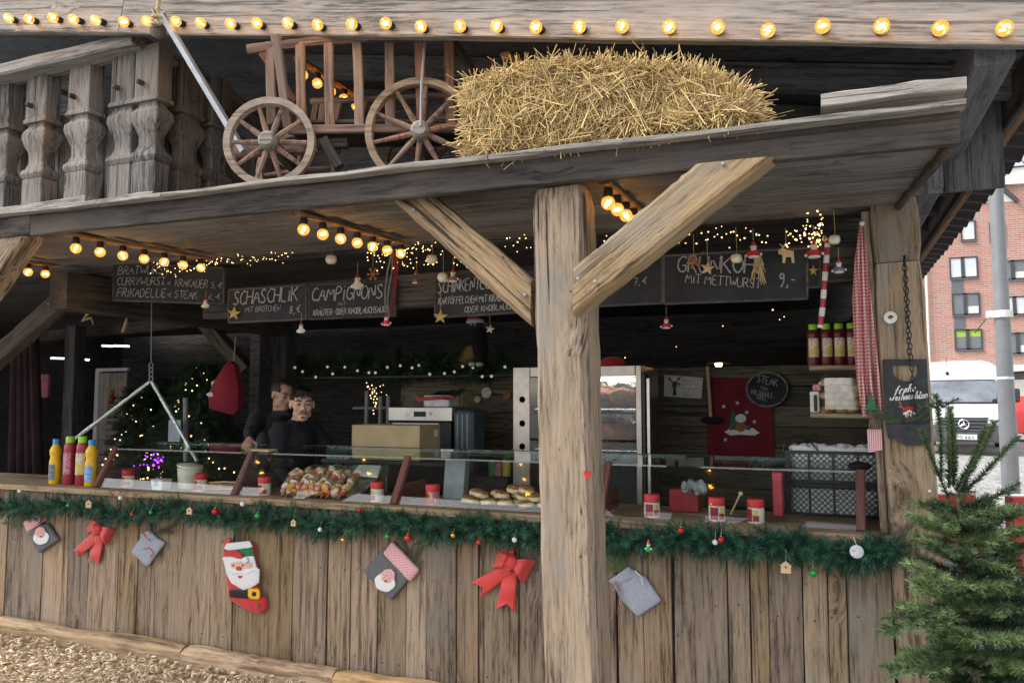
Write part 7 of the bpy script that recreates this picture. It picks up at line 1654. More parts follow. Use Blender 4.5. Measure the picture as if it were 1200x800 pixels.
# ------------------------------------------------------------------ far brick building
FYB = 55.0
F = lambda x, y, Y=FYB: at(x, y, Y)
def line_y(y0, x0, x): return y0 + (470 - y0) / (x0 + 1480) * -1 * (x - x0)          # facade horizontals run to the left vanishing point
bb_ = F(1100, 470); bld = thing('brick_building', 'red brick apartment house with white gables across the street', 'building', (bb_.x, FYB, 0.28))
def fq(parent, name, pts, mat, y0, y1):
    q = [F(*p) for p in pts]; sy = lambda v, y: Vector((v.x, y, v.z)); m = MB(); m.prism([sy(v, y0) for v in q], [sy(v, y1) for v in q]); return m.build(name, M[mat], parent)
ztop = F(1130, 239).z; xl_, xr_ = F(1020, 300).x, F(1420, 300).x
m = MB(); m.box(((xl_ + xr_) / 2, FYB + 6, ztop / 2), (xr_ - xl_, 12, ztop)); m.build('brick_wall', M['brick'], bld)
def gable(apex, left, right, y0, dep, win):
    fq(bld, 'gable', [left, right, apex], 'plaster', y0, y0 + dep)
    for a, b in ((left, apex), (apex, right)):
        A_, B_ = F(*a), F(*b); d = (B_ - A_).normalized(); m = MB(); m.bar(Vector((A_.x, y0 + dep / 2, A_.z)) - d * .6 + Vector((0, 0, .15)), Vector((B_.x, y0 + dep / 2, B_.z)) + d * .3 + Vector((0, 0, .15)), dep + .6, .22, up=(-d.z, 0, d.x) if d.x > 0 else (d.z, 0, -d.x)); m.build('gable_roof', M['frame'], bld)
    w = fq(bld, 'gable_window', win, 'frame', y0 - .12, y0 - .01); c = [sum(p[i] for p in win) / 3 for i in (0, 1)]
    q = [F(c[0] + (p[0] - c[0]) * .78, c[1] + (p[1] - c[1]) * .78) for p in win]; m = MB(); m.prism([Vector((v.x, y0 - .15, v.z)) for v in q], [Vector((v.x, y0 - .125, v.z)) for v in q]); m.build('pane', M['lampglass'], w)
gable((1149, 203), (1108, 239.5), (1188, 236), FYB - .02, 8, [(1147, 237), (1165.5, 234.5), (1158, 223.5)])
m = MB(); xg = F(1166, 217).x; zt2 = F(1190, 216).z; m.box(((xg + xr_) / 2, FYB + 4, (ztop + zt2) / 2), (xr_ - xg, 8, zt2 - ztop - .01)); m.build('brick_wall', M['brick'], bld)
gable((1192, 172), (1150, 219), (1236, 214), FYB - .30, 8.2, [(1178, 199), (1202, 196.5), (1190.5, 184.5)])
def window(x0, y0, x1, y1, panes, blind=None, label=None, low=0):
    """x0,y0 .. x1,y1 pixel box measured at its left edge; panes = fractions of the mullions"""
    A_, B_ = F(x0, y0), F(x1, line_y(y0, x0, x1)); C_ = F(x0, y1); X0, X1, Z1, Z0 = A_.x, B_.x, A_.z, C_.z
    w = bpy.data.objects.new('window', None); m = MB(); t_ = .09
    for xx in [X0, X1] + [X0 + (X1 - X0) * p for p in panes]: m.box((xx, FYB - .02, (Z0 + Z1) / 2), (t_ if xx in (X0, X1) else .22, .14, Z1 - Z0 + t_))
    for zz in (Z0, Z1): m.box(((X0 + X1) / 2, FYB - .025, zz), (X1 - X0 - t_, .13, t_))
    w = m.build('window', M['frame'], bld); e = [X0] + [X0 + (X1 - X0) * p for p in panes] + [X1]
    for i, (a, b) in enumerate(zip(e[:-1], e[1:])):
        m = MB(); m.box(((a + b) / 2, FYB - .012, (Z0 + Z1) / 2), (b - a - t_, .012, Z1 - Z0 - t_)); m.build('pane', M['winglass'] if (blind or low) else M['lampglass'], w)
        if blind: m = MB(); m.box(((a + b) / 2, FYB - .022, Z1 - (Z1 - Z0) * .2), (b - a - t_ - .02, .008, (Z1 - Z0) * .32)); m.build('blind', M[blind], w)
        elif i == len(panes): m = MB(); m.box(((a + b) / 2, FYB - .022, Z0 + (Z1 - Z0) * .22), (b - a - t_ - .02, .008, (Z1 - Z0) * .34)); m.build('blind', M['blind'], w)
    m = MB(); m.box(((X0 + X1) / 2, FYB - .05, Z0 - .10), (X1 - X0 + .1, .22, .07)); m.build('sill', M['greyplate'], w)
window(1126, 260, 1142, 282, []); window(1113, 303, 1144.5, 326, [.47]); window(1116, 345, 1147, 369, [.48], low=1); window(1119, 387, 1150, 409, [.48], 'limeblind')
window(1166, 307, 1207, 328, [.5], low=1); window(1169, 349, 1208, 369, [.5]); window(1173, 391, 1212, 414, [.5], low=1)
window(1225, 303, 1256, 324, [.5], low=1); window(1228, 345, 1259, 366, [.5]); window(1160, 262, 1176, 283, [], low=1)
for (x0, y0, x1, y1) in ((1115, 328, 1128.5, 344), (1118, 371, 1131, 385.5)): fq(bld, 'dark_panel', [(x0, y0), (x1, y0 - .6), (x1, y1 - .6), (x0, y1)], 'greyplate', FYB - .05, FYB)
m = MB(); m.tube([F(1084, 290, FYB - .2), F(1091, 470, FYB - .2)], .075, 8); m.build('downpipe', M['plaster'], bld)
fq(bld, 'canopy', [(1163, 430), (1240, 426), (1240, 433), (1163, 437)], 'plaster', FYB - 2.2, FYB); fq(bld, 'shopfront', [(1163, 439), (1240, 435), (1240, 500), (1163, 500)], 'greyplate', FYB - .4, FYB - .01); fq(bld, 'shop_window', [(1168, 446), (1236, 443), (1236, 495), (1168, 495)], 'plaster', FYB - .6, FYB - .41); fq(bld, 'fascia_strip', [(1080, 425), (1150, 422), (1150, 427), (1080, 430)], 'plaster', FYB - .3, FYB)
# ------------------------------------------------------------------ white van
TV = 18.2; Pv = att(1129.5, 497, TV); zv = road_z(Pv.y); dv = (CAM - Pv); dv.z = 0; dv.normalize()
van = thing('delivery_van', 'white delivery van parked facing the hut beside the grey mast', 'van', (Pv.x, Pv.y, zv), math.atan2(dv.x, -dv.y))
prof = [(.06, .30, .98), (.0, .42, 1.0), (.0, .62, 1.0), (.02, .86, .99), (.10, .98, .97), (.45, 1.14, .95), (.78, 1.22, .94), (1.45, 1.82, .86), (1.62, 1.96, .82), (1.9, 2.22, .78), (2.3, 2.34, .76), (2.9, 2.38, .76), (6.6, 2.38, .76)]
def shell(rows, name, mat, inset=1.0, push=0.0, parent=van, cols=15):
    m = MB(); vs_ = []
    for (y, z, w) in rows:
        for i in range(cols):
            s_ = -1 + 2 * i / (cols - 1); e = abs(s_) ** 5
            vs_.append((w * s_ * inset, y - push + (.22 * e if y < 3 else 0) - 0, z - (.10 * e if z > 2 else 0) + push * .3))
    n = cols; m.add(vs_, [(j * n + i, j * n + i + 1, (j + 1) * n + i + 1, (j + 1) * n + i) for j in range(len(rows) - 1) for i in range(n - 1)]); return m.build(name, M[mat], parent, world=False, smooth='all')
shell(prof[2:], 'body', 'carwhite')
m = MB()
for sx in (-1, 1):
    o = [(.22, .45, 1.0), (.24, .86, .99), (.32, .98, .97), (.67, 1.12, .95), (1.0, 1.20, .94), (1.67, 1.78, .86), (1.84, 1.90, .82), (2.12, 2.12, .78), (2.52, 2.24, .76), (6.6, 2.28, .76), (6.6, .45, .98)]
    m.add([(sx * w, y, z) for y, z, w in o], [tuple(range(len(o)))])
m.add([(-.98, 6.6, .4), (.98, 6.6, .4), (.76, 6.6, 2.37), (-.76, 6.6, 2.37)], [(0, 1, 2, 3)]); m.build('side_wall', M['carwhite'], van, world=False)
shell([(.78, 1.215, .945), (1.12, 1.50, .905), (1.47, 1.815, .862)], 'screen_seal', 'black', .955, .035)
shell([(.84, 1.245, .94), (1.10, 1.49, .905), (1.40, 1.775, .867)], 'windscreen', 'windscreen', .90, .06)
shell(prof[:3] + [(.012, .72, .995)], 'bumper', 'bumper', 1.0, .03)
shell([(.012, .56, .62), (.012, .74, .64), (.03, .885, .66)], 'grille', 'grille', 1.0, .05)
for z, w in ((.60, .60), (.68, .62), (.76, .63), (.84, .64)):
    m = MB(); m.tube([(w * s_, -.052 + .22 * abs(s_ * .65) ** 5, z) for s_ in np.linspace(-1, 1, 9)], (.014), 6); m.build('grille_bar', M['bumper'], van, world=False)
em = MB(); c = Vector((0, -.075, .74)); em.tube([c + Vector((.105 * math.cos(a), 0, .105 * math.sin(a))) for a in np.linspace(0, 2 * math.pi, 25)[:-1]], .013, 6, closed=True)
for a in (90, 210, 330):
    d = Vector((math.cos(R(a)), 0, math.sin(R(a)))); n_ = Vector((-d.z, 0, d.x)); em.add([c + n_ * .018, c - n_ * .018, c + d * .1, c + Vector((0, -.012, 0))], [(0, 2, 3), (1, 3, 2), (0, 3, 1), (0, 1, 2)])
em.build('star_emblem', M['chrome'], van, world=False)
for sx in (-1, 1):
    m = MB(); m.prism([(sx * x, -.02 + .22 * (x) ** 5, z) for x, z in ((.66, .82), (.95, .74), (.985, .84), (.93, .93), (.70, .90))], [(sx * x, .12 + .22 * (x) ** 5, z) for x, z in ((.66, .82), (.95, .74), (.985, .84), (.93, .93), (.70, .90))]); m.build('headlight', M['lampglass'], van, world=False)
    m = MB(); m.lathe([(.12, -.1), (.33, -.11), (.345, -.06), (.345, .06), (.33, .11), (.12, .1)], 22, c=(sx * .84, 1.0, .345), axis='x'); m.build('wheel', M['tyre'], van, world=False)
    m = MB(); m.lathe([(.12, -.1), (.33, -.11), (.345, -.06), (.345, .06), (.33, .11), (.12, .1)], 22, c=(sx * .84, 4.6, .345), axis='x'); m.build('wheel', M['tyre'], van, world=False)
    m = MB(); m.bbox((sx * 1.10, 1.05, 1.42), (.20, .12, .34), .03); m.bar((sx * .93, 1.1, 1.32), (sx * 1.05, 1.05, 1.34), .06, .05); m.build('wing_mirror', M['grille'], van, world=False)
    m = MB(); m.bar((sx * .1, .80, 1.235), (sx * .72, .86, 1.27), .02, .02); m.build('wiper', M['black'], van, world=False)
    m = MB(); m.prism([(sx * x, -.005 + .22 * x ** 5, z) for x, z in ((.70, .40), (.93, .36), (.96, .52), (.74, .52))], [(sx * x, .1 + .22 * x ** 5, z) for x, z in ((.70, .40), (.93, .36), (.96, .52), (.74, .52))]); m.build('fog_panel', M['grille'], van, world=False)
m = MB(); m.bbox((0, -.05, .44), (.52, .02, .12), .004); pl_ = m.build('number_plate', M['plate'], van, world=False)
def local_text(parent, txt, x0, x1, z, h, y, mat, sw=.16):
    W = sum(gw(c_) for c_ in txt) - .1; k = (x1 - x0) / W; m = MB(); x = 0
    for ch in txt:
        for st in (GL.get(ch, '').split('|') if GL.get(ch) else ()):
            pts = [Vector((x0 + (x + float(q.split(',')[0])) * k, y, z + float(q.split(',')[1]) * h)) for q in st.split()]
            m.tube(pts, h * sw / 2, 4)
        x += gw(ch)
    return m.build('lettering', M[mat], parent, world=False)
local_text(pl_, 'TG 664', -.16, .20, .40, .075, -.062, 'black'); m = MB(); m.box((-.235, -.0615, .44), (.045, .002, .11)); m.build('plate_band', M['label_blue'], pl_, world=False)
m = MB(); m.sphere((-.32, 1.60, 2.00), .045, 8, 6); m.tube([(-.32, 1.62, 2.0), (-.33, 1.75, 2.45)], .006, 4); m.build('antenna', M['black'], van, world=False)
m = MB(); m.bbox((-.12, 1.30, 1.70), (.20, .05, .07), .01); m.build('mirror_mount', M['grille'], van, world=False)
# ------------------------------------------------------------------ mast, barriers, cars, sign
Tm = 12.0; Pm = att(1185, 582, Tm); zm = road_z(Pm.y)
mast = thing('lamp_mast', 'tall grey tapering steel mast with a pale bracket, right edge', 'mast', (Pm.x, Pm.y, zm))
Pt = att(1168, 100, Tm * 1.0); Pt2 = Vector((Pm.x, Pm.y, Pt.z))
m = MB(); H_ = 10.5; m.lathe([(.125, 0), (.122, 1.0), (.108, 3.2), (.08, H_), (0, H_)], 24); m.build('pole', M['mast'], mast, world=False, smooth=True)
zb1, zb2 = att(1180, 371, Tm).z - zm, att(1180, 362, Tm).z - zm
m = MB(); m.lathe([(.118, zb1), (.150, zb1 + .01), (.150, zb2 - .01), (.112, zb2)], 20); m.bbox((-.15, -.02, (zb1 + zb2) / 2), (.14, .10, zb2 - zb1), .01); m.build('bracket', M['plaster'], mast, world=False, smooth=True)
m = MB(); m.lathe([(.1215, att(1185, 444, Tm).z - zm), (.1215, att(1185, 441, Tm).z - zm)], 24); m.v = [(v[0] * 1.01, v[1] * 1.01, v[2]) for v in m.v]; m.build('pale_band', M['blind'], mast, world=False)
m = MB(); m.bbox((0.05, 0, -.02), (.5, .5, .10), .02); m.build('plinth', M['plaster'], mast, world=False)
m = MB(); m.tube([(-.2, 0, zb1 + .03), (-.38, .05, zb1 - .22)], .008, 5); m.build('cable', M['black'], mast, world=False)
def barrier(label, px, py, t_, yaw, L=1.0):
    P = att(px, py, t_); P.z = road_z(P.y); t = thing('road_barrier', label, 'barrier', P, yaw, 'red plastic barriers in the street'); t.scale = (1, 1, .80 if px < 1180 else .92)
    m = MB(); m.prism([(-L / 2, -.2, 0), (L / 2, -.2, 0), (L / 2, -.08, .35), (L / 2, -.07, .8), (-L / 2, -.07, .8), (-L / 2, -.08, .35)], [(-L / 2, .2, 0), (L / 2, .2, 0), (L / 2, .08, .35), (L / 2, .07, .8), (-L / 2, .07, .8), (-L / 2, .08, .35)]); m.build('body', M['redcar'], t, world=False)
    for x in (-L * .3, 0, L * .3): m = MB(); m.box((x, -.082, .56), (L * .12, .02, .18)); m.build('reflector', M['blind'], t, world=False)
barrier('red plastic barrier behind the top shoots of the fir', 1119, 600, 8.6, .35, .40); barrier('red plastic barrier in front of the foot of the grey mast', 1238, 610, 7.6, .35, .9)
def car(label, px, t_, yaw, mat, cat='car'):
    P = att(px, 500, t_); P.z = road_z(P.y); t = thing('parked_car', label, cat, P, yaw)
    m = MB(); o = [(-2.1, .3), (2.1, .3), (2.1, .72), (1.9, .82), (1.05, .95), (.55, 1.42), (-1.1, 1.45), (-1.9, 1.0), (-2.1, .9)]
    m.prism([(x, -.85 + (.14 if z > 1.1 else 0), z) for x, z in o], [(x, .85 - (.14 if z > 1.1 else 0), z) for x, z in o]); m.build('body', M[mat], t, world=False)
    for sy in (-1, 1):
        m = MB(); o2 = [(-1.55, 1.0), (.85, .99), (.48, 1.34), (-1.05, 1.37)]; m.prism([(x, sy * (.855 - .14 * (z - .95) / .4) , z) for x, z in o2], [(x, sy * (.80 - .14 * (z - .95) / .4), z) for x, z in o2]); m.build('side_window', M['windscreen'], t, world=False)
        for x in (-1.3, 1.3): m = MB(); m.lathe([(.1, -.09), (.3, -.1), (.32, 0), (.3, .1), (.1, .09)], 18, c=(x, sy * .78, .32), axis='y'); m.build('wheel', M['tyre'], t, world=False)
        m = MB(); m.bbox((2.08, sy * .62, .68), (.06, .3, .12), .02); m.build('headlight', M['lampglass'], t, world=False)
car('dark parked car half outside the right edge, behind the mast', 1222, 30, -1.2, 'bumper'); car('red parked car behind the mast at the right edge', 1226, 24, -1.0, 'redcar')
P = att(1170, 463, 26); sg = thing('round_sign', 'small red round traffic sign between the van and the mast', 'traffic sign', (P.x, P.y, road_z(P.y))); h_ = P.z - sg.location.z
m = MB(); m.tube([(0, .03, 0), (0, .03, h_ + .1)], .03, 8); m.build('pole', M['mast'], sg, world=False); m = MB(); m.lathe([(0, -.012), (.2, -.012), (.21, 0), (.2, .012), (0, .012)], 20, c=(0, 0, h_), axis='y'); m.build('plate', M['redcar'], sg, world=False); m = MB(); m.lathe([(0, -.02), (.13, -.02), (.13, -.013)], 20, c=(0, 0, h_), axis='y'); m.build('white_centre', M['blind'], sg, world=False)
# ------------------------------------------------------------------ fir in the foreground
fr = random.Random(12); FB = att(1152, 700, 2.78); FB = Vector((FB.x, FB.y, GZ))
fir = thing('fir_tree', 'small cut fir tree leaning bushy against the corner post', 'fir tree', FB)
top = att(1122, 578, 2.80); segs = []          # (a, b, needle length, density, tint)
def twig(a, d, L, droop=.0, tint=.4, nl=.018, dens=1.0):
    n = max(2, int(L / .03)); p = a; dd = d.normalized(); out = [a]
    for i in range(n):
        q = p + dd * (L / n); segs.append((p, q, nl * (1 if i < n - 1 else .9), dens, tint + .30 * (i / n))); p = q; out.append(p)
        dd = (dd + Vector((fr.uniform(-.07, .07), fr.uniform(-.07, .07), fr.uniform(-.05, .07) - droop))).normalized()
    return out
def bough(a, d, L, tint):
    pts = twig(a, d, L, .008, tint, .030, 1.25); d = d.normalized(); side = d.cross(Vector((0, 0, 1))).normalized(); n = len(pts)
    for i in range(1, n - 1):
        f = i / n; ll = L * (.50 * (1 - f) + .10)
        for sg_ in (-1, 1):
            if fr.random() < .62 and ll > .05:
                sd = (d * .75 + side * sg_ * fr.uniform(.6, .95) + Vector((0, 0, fr.uniform(-.12, .15)))); sub = twig(pts[i], sd, ll * fr.uniform(.7, 1.1), .004, tint + fr.uniform(-.1, .18), .027, 1.25)
                if ll > .12 and len(sub) > 3:
                    for s2 in (-1, 1): twig(sub[len(sub) // 2], sd.normalized() * .7 + sd.normalized().cross(Vector((0, 0, 1))) * s2 * .8, ll * .45, .0, tint + .15, .026, 1.25)
nb = 90
for k in range(nb):
    f = (k + .5) / nb; z = GZ + .05 + (top.z - GZ - .10) * f; az = k * 2.399 + fr.uniform(-.3, .3); L = (.46 - .18 * f) * fr.uniform(.7, 1.15)
    base_ = FB.lerp(top, f); base_.z = z; d = Vector((math.cos(az), math.sin(az), -.12 + .45 * f + fr.uniform(-.12, .12)))
    if d.x < -.2: L *= .62
    if base_.x + d.x * L < 1.92 + 0.0 and base_.y + d.y * L > -.12: L *= .45
    bough(base_, d, L, fr.uniform(.0, .40) if fr.random() < .78 else fr.uniform(.5, .8))
for (x1, y1, dt, x0_, y0_) in ((1079, 504, .05, 1112, 585), (1102, 472, .0, 1103, 560), (1117, 480, -.05, 1117, 570), (1110, 505, .1, 1112, 572), (1157, 500, -.1, 1120, 575), (1166, 494, .1, 1124, 578), (1203, 518, 0, 1128, 576), (1127, 476, .2, 1116, 560)):
    a, b = att(x0_, y0_, 2.82), att(x1, y1, 2.82 + dt); twig(a, b - a, (b - a).length, -.005, .22, .021, 3.0)
for (x1, y1, x0_, y0_) in ((1122, 467, 1103, 478), (1088, 474, 1103, 480), (1096, 462, 1103, 476)): a, b = att(x0_, y0_, 2.82), att(x1, y1, 2.8); twig(a, b - a, (b - a).length, 0, .3, .018, 2.4)
for (x0_, y0_, x1, y1, tn) in ((1120, 700, 1037, 742, .15), (1130, 770, 1040, 782, .3), (1115, 680, 1064, 664, .6), (1118, 630, 1072, 600, .4), (1125, 720, 1062, 712, .45), (1150, 600, 1196, 596, .5), (1140, 655, 1186, 668, .75), (1120, 650, 1078, 634, .3), (1110, 690, 1072, 684, .65), (1150, 640, 1190, 618, .6), (1140, 760, 1120, 745, .7)):
    a, b = att(x0_, y0_, 2.62), att(x1, y1, 2.55); bough(a, b - a, (b - a).length, tn)
m = MB(); m.tube([FB, FB.lerp(top, .5), top], [.028, .018, .008], 8); m.build('trunk', M['bark'], fir)
SA = np.array([tuple(s_[0]) for s_ in segs]); SB = np.array([tuple(s_[1]) for s_ in segs]); SN = np.array([s_[2] for s_ in segs]); ST = np.array([s_[4] for s_ in segs]); SL = np.linalg.norm(SB - SA, axis=1); SD = np.array([s_[3] for s_ in segs])
m = MB(); tw_o = MB(); cnt = np.maximum(3, (SL / .0010 * SD)).astype(int); idx = np.repeat(np.arange(len(segs)), cnt); n = len(idx); r1 = rng.random(n)[:, None]
pos = SA[idx] * (1 - r1) + SB[idx] * r1; ax = (SB - SA)[idx] / SL[idx][:, None]
upv = np.tile(np.array([0, 0, 1.0]), (n, 1)); upv[np.abs(ax[:, 2]) > .9] = (1, 0, 0); sd = np.cross(ax, upv); sd /= np.linalg.norm(sd, axis=1, keepdims=True); u2 = np.cross(sd, ax); th = rng.random(n) * 2 * np.pi
# needles crowd the sides and the top of each twig
th = np.where(rng.random(n) < .6, np.where(rng.random(n) < .5, 0, np.pi) + rng.normal(size=n) * .5, th)
nd = ax * .62 + (sd * np.cos(th)[:, None] + u2 * (np.sin(th) * .8 + .12)[:, None]); ln = SN[idx] * rng.uniform(.75, 1.15, n)
Vn = np.array([(0, -.5, 0), (0, .5, 0), (.7, .42, 0), (1, 0, 0), (.7, -.42, 0)]); Fn = np.array([(0, 1, 2, 4), (4, 2, 3, 3)])[:1]
Vn = np.array([(0, -.5, 0), (0, .5, 0), (1, .18, 0), (1, -.18, 0)]); Fn = np.array([(0, 1, 2, 3)])
V, F_, T = scatter(Vn, Fn, frames(pos, nd, rng.random(n) * 6.28, np.stack([ln, np.full(n, .0027), np.full(n, .0027)], 1)), np.clip(ST[idx] + rng.normal(size=n) * .08, 0, 1))
np_obj('needles', V, F_, M['firn'], fir, T)['kind'] = 'stuff'
tv2 = np.array([(0, 1, 0), (0, -.5, .87), (0, -.5, -.87), (1, .8, 0), (1, -.4, .7), (1, -.4, -.7)]); tf2 = np.array([(0, 1, 4, 3), (1, 2, 5, 4), (2, 0, 3, 5)])
V, F_, T = scatter(tv2, tf2, frames(SA, SB - SA, None, np.stack([SL * 1.02, np.full(len(SL), .0022), np.full(len(SL), .0022)], 1))); np_obj('twigs', V, F_, M['bark'], fir)['kind'] = 'stuff'
# ------------------------------------------------------------------ people
def fuse(mb, name, mat, parent, voxel=.007, smooth=3, fac=.5, fold=0):
    """many closed pieces -> one continuous skin"""
    me = mb.mesh(name, mat); tmp = bpy.data.objects.new(name + '_tmp', me); col.objects.link(tmp)
    md = tmp.modifiers.new('r', 'REMESH'); md.mode = 'VOXEL'; md.voxel_size = voxel; md.use_smooth_shade = True
    if smooth: sm_ = tmp.modifiers.new('s', 'SMOOTH'); sm_.factor = fac; sm_.iterations = smooth
    dg = bpy.context.evaluated_depsgraph_get(); dg.update(); me2 = bpy.data.meshes.new_from_object(tmp.evaluated_get(dg)); me2.name = name
    bpy.data.objects.remove(tmp); bpy.data.meshes.remove(me)
    if not me2.materials: me2.materials.append(mat)
    if fold:
        for v in me2.vertices:
            q = v.co; a = noise.noise(Vector((q.x * 9, q.y * 9, q.z * 22))) + .5 * noise.noise(Vector((q.x * 25 + q.z * 8, q.y * 25, q.z * 30 + 5))); v.co = q + v.normal * a * fold
    me2.polygons.foreach_set('use_smooth', [True] * len(me2.polygons))
    o = bpy.data.objects.new(name, me2); col.objects.link(o); o.parent = parent; return o
def limb(m, pts, rs, n=12):
    """tapered tube with round ends through pts (densified)"""
    P = [Vector(p) for p in pts]; m.tube(P, rs, n)
    for p, r in zip(P, rs):
        r = r if isinstance(r, (int, float)) else min(r); m.sphere(p, r * .99, 12, 8)
def two_bone(S, T, l1, l2, pole):
    S, T = Vector(S), Vector(T); d = T - S; L = min(d.length, (l1 + l2) * .995); d.normalize(); a = (l1 * l1 - l2 * l2 + L * L) / (2 * L); h = math.sqrt(max(0, l1 * l1 - a * a))
    pl = Vector(pole) - d * Vector(pole).dot(d); pl.normalize(); return S + d * a + pl * h, S + d * L
def hand(m, W, d, nrm, k, side, curl=.5):
    """palm + five fingers from the wrist W along d; nrm = back of the hand"""
    d = Vector(d).normalized(); nrm = (Vector(nrm) - d * Vector(nrm).dot(d)).normalized(); s_ = d.cross(nrm) * side
    c = W + d * .048 * k; rot = Matrix((s_, nrm, d)).transposed(); m.sphere(c, (.040 * k, .016 * k, .052 * k), 12, 8, rot=rot); m.tube([W - d * .03 * k, W + d * .02 * k], [.026 * k, .028 * k], 10)
    for i, (off, L) in enumerate(((-.030, .066), (-.010, .078), (.010, .074), (.029, .058))):
        b = W + d * .088 * k + s_ * off * k; a = curl * (.8 + .12 * i); p1 = b + (d * math.cos(a) - nrm * math.sin(a)) * L * .45 * k; p2 = p1 + (d * math.cos(a * 2) - nrm * math.sin(a * 2)) * L * .33 * k; p3 = p2 + (d * math.cos(a * 2.6) - nrm * math.sin(a * 2.6)) * L * .25 * k
        m.tube([b - d * .02 * k, b, p1, p2, p3], [.0095 * k, .0095 * k, .0088 * k, .008 * k, .006 * k], 8)
    b = W + d * .03 * k - s_ * .034 * k; p1 = b + (d * .6 - s_ * .7 - nrm * .25).normalized() * .038 * k; p2 = p1 + (d * .9 - s_ * .2 - nrm * .35).normalized() * .03 * k; m.tube([W + d * .02 * k - s_ * .015 * k, b, p1, p2], [.013 * k, .012 * k, .0105 * k, .008 * k], 8)
def person(label, headP, fwd, headfwd, headpitch, k, skin, jacket, hairm, rh, lh, lean=0.0, beard=False, tshirt=False, hairlow=.055, chain=False):
    """headP world centre of the head; fwd / headfwd unit horizontals"""
    base = Vector((headP.x - fwd.x * lean, headP.y - fwd.y * lean, 0.0)); rz = math.atan2(fwd.x, -fwd.y)
    t = thing('person', label, 'person', base, rz); inv = Matrix.Rotation(-rz, 3, 'Z'); W2L = lambda p: inv @ (Vector(p) - base)
    Hc = W2L(headP); zs = Hc.z / 1.615                       # body scale from the head height
    Z = lambda z: z * zs
    ly = lambda z: -lean * max(0, (z - .95) / .67) ** 1.2     # bend from the hips
    hyaw = math.atan2(headfwd.x, -headfwd.y) - rz; HR = Matrix.Rotation(hyaw, 3, 'Z') @ Matrix.Rotation(headpitch, 3, 'X'); hp = lambda v: Hc + HR @ (Vector(v) * k)
    def head(m):
        m.sphere(hp((0, .012, .030)), tuple(q * k for q in (.0755, .094, .086)), 20, 14, rot=HR); m.sphere(hp((0, -.014, -.036)), tuple(q * k for q in (.058, .072, .072)), 18, 12, rot=HR); m.sphere(hp((0, -.062, -.088)), tuple(q * k for q in (.030, .024, .022)), 12, 8, rot=HR)
        for sx in (-1, 1):
            m.sphere(hp((sx * .036, -.060, -.018)), tuple(q * k for q in (.024, .022, .026)), 10, 8, rot=HR); m.sphere(hp((sx * .078, .012, .0)), tuple(q * k for q in (.009, .020, .032)), 10, 8, rot=HR); m.sphere(hp((sx * .052, -.012, -.066)), tuple(q * k for q in (.010, .026, .022)), 10, 8, rot=HR)
            m.sphere(hp((sx * .012, -.094, -.024)), tuple(q * k for q in (.0085, .010, .008)), 8, 6, rot=HR)
        m.tube([hp((0, -.084, .022)), hp((0, -.094, .004)), hp((0, -.106, -.018)), hp((0, -.098, -.030))], [.008 * k, .0095 * k, .0125 * k, .007 * k], 10)
        m.sphere(hp((0, -.078, .034)), tuple(q * k for q in (.054, .013, .010)), 14, 8, rot=HR); m.sphere(hp((0, -.082, -.052)), tuple(q * k for q in (.025, .010, .011)), 12, 8, rot=HR)
    sh_z, sw = Z(1.425), .185 * zs
    S_ = {-1: Vector((-sw, ly(1.425) + .015, sh_z)), 1: Vector((sw, ly(1.425) + .015, sh_z))}
    arms = {}
    for s_, tgt, pole in ((-1, rh[0], rh[1]), (1, lh[0], lh[1])): arms[s_] = two_bone(S_[s_], W2L(tgt), .30 * zs, .27 * zs, inv @ Vector(pole))
    tor = [((0, 0, Z(.90)), (.165, .115)), ((0, ly(1.0), Z(1.0)), (.160, .112)), ((0, ly(1.12), Z(1.12)), (.158, .110)), ((0, ly(1.28), Z(1.28)), (.172, .122)), ((0, ly(1.38) + .01, Z(1.38)), (.165, .112)), ((0, ly(1.44) + .015, Z(1.445)), (.120, .085)), ((0, ly(1.47) + .012, Z(1.475)), (.070, .062))]
    def torso(m, g):
        vs_, n = [], 22
        for (c, (a, b)) in tor:
            for i in range(n): q = 2 * math.pi * i / n; e = lambda v: math.copysign(abs(v) ** .85, v); vs_.append(Vector(c) + Vector((e(math.cos(q)) * (a * zs + g), e(math.sin(q)) * (b * zs + g), 0)))
        m.add(vs_, [(j * n + i, j * n + (i + 1) % n, (j + 1) * n + (i + 1) % n, (j + 1) * n + i) for j in range(len(tor) - 1) for i in range(n)] + [tuple(range(n - 1, -1, -1)), tuple((len(tor) - 1) * n + i for i in range(n))])
    body = MB(); head(body); nb_ = Vector((0, ly(1.47) + .012, Z(1.46))); limb(body, [hp((0, .022, -.055)), (hp((0, .03, -.09)) + nb_) / 2, nb_, nb_ - Vector((0, 0, .06))], [.052 * k, .054 * k, .062 * k, .07 * k]); torso(body, 0)
    for s_ in (-1, 1):
        E, W = arms[s_]; limb(body, [S_[s_], S_[s_].lerp(E, .5), E, E.lerp(W, .5), W], [.055 * zs, .047 * zs, .039 * zs, .036 * zs, .026 * zs]); tg = (rh if s_ < 0 else lh); hand(body, W, inv @ Vector(tg[2]) if len(tg) > 2 else (W - E), inv @ Vector(tg[3]) if len(tg) > 3 else Vector((0, -.3, 1)), zs, -s_, .35)
        hx = s_ * .095 * zs; limb(body, [(hx, 0, Z(.92)), (hx * 1.05, -.01, Z(.72)), (hx * 1.05, -.015, Z(.50)), (hx * 1.05, .01, Z(.30)), (hx * 1.05, .02, Z(.08))], [.085 * zs, .075 * zs, .055 * zs, .052 * zs, .038 * zs]); limb(body, [(hx * 1.05, .03, Z(.05)), (hx * 1.1, -.06, Z(.035)), (hx * 1.15, -.15, Z(.03))], [.042, .038, .03])
    fuse(body, 'body', skin, t)
    jk = MB(); torso(jk, .016)
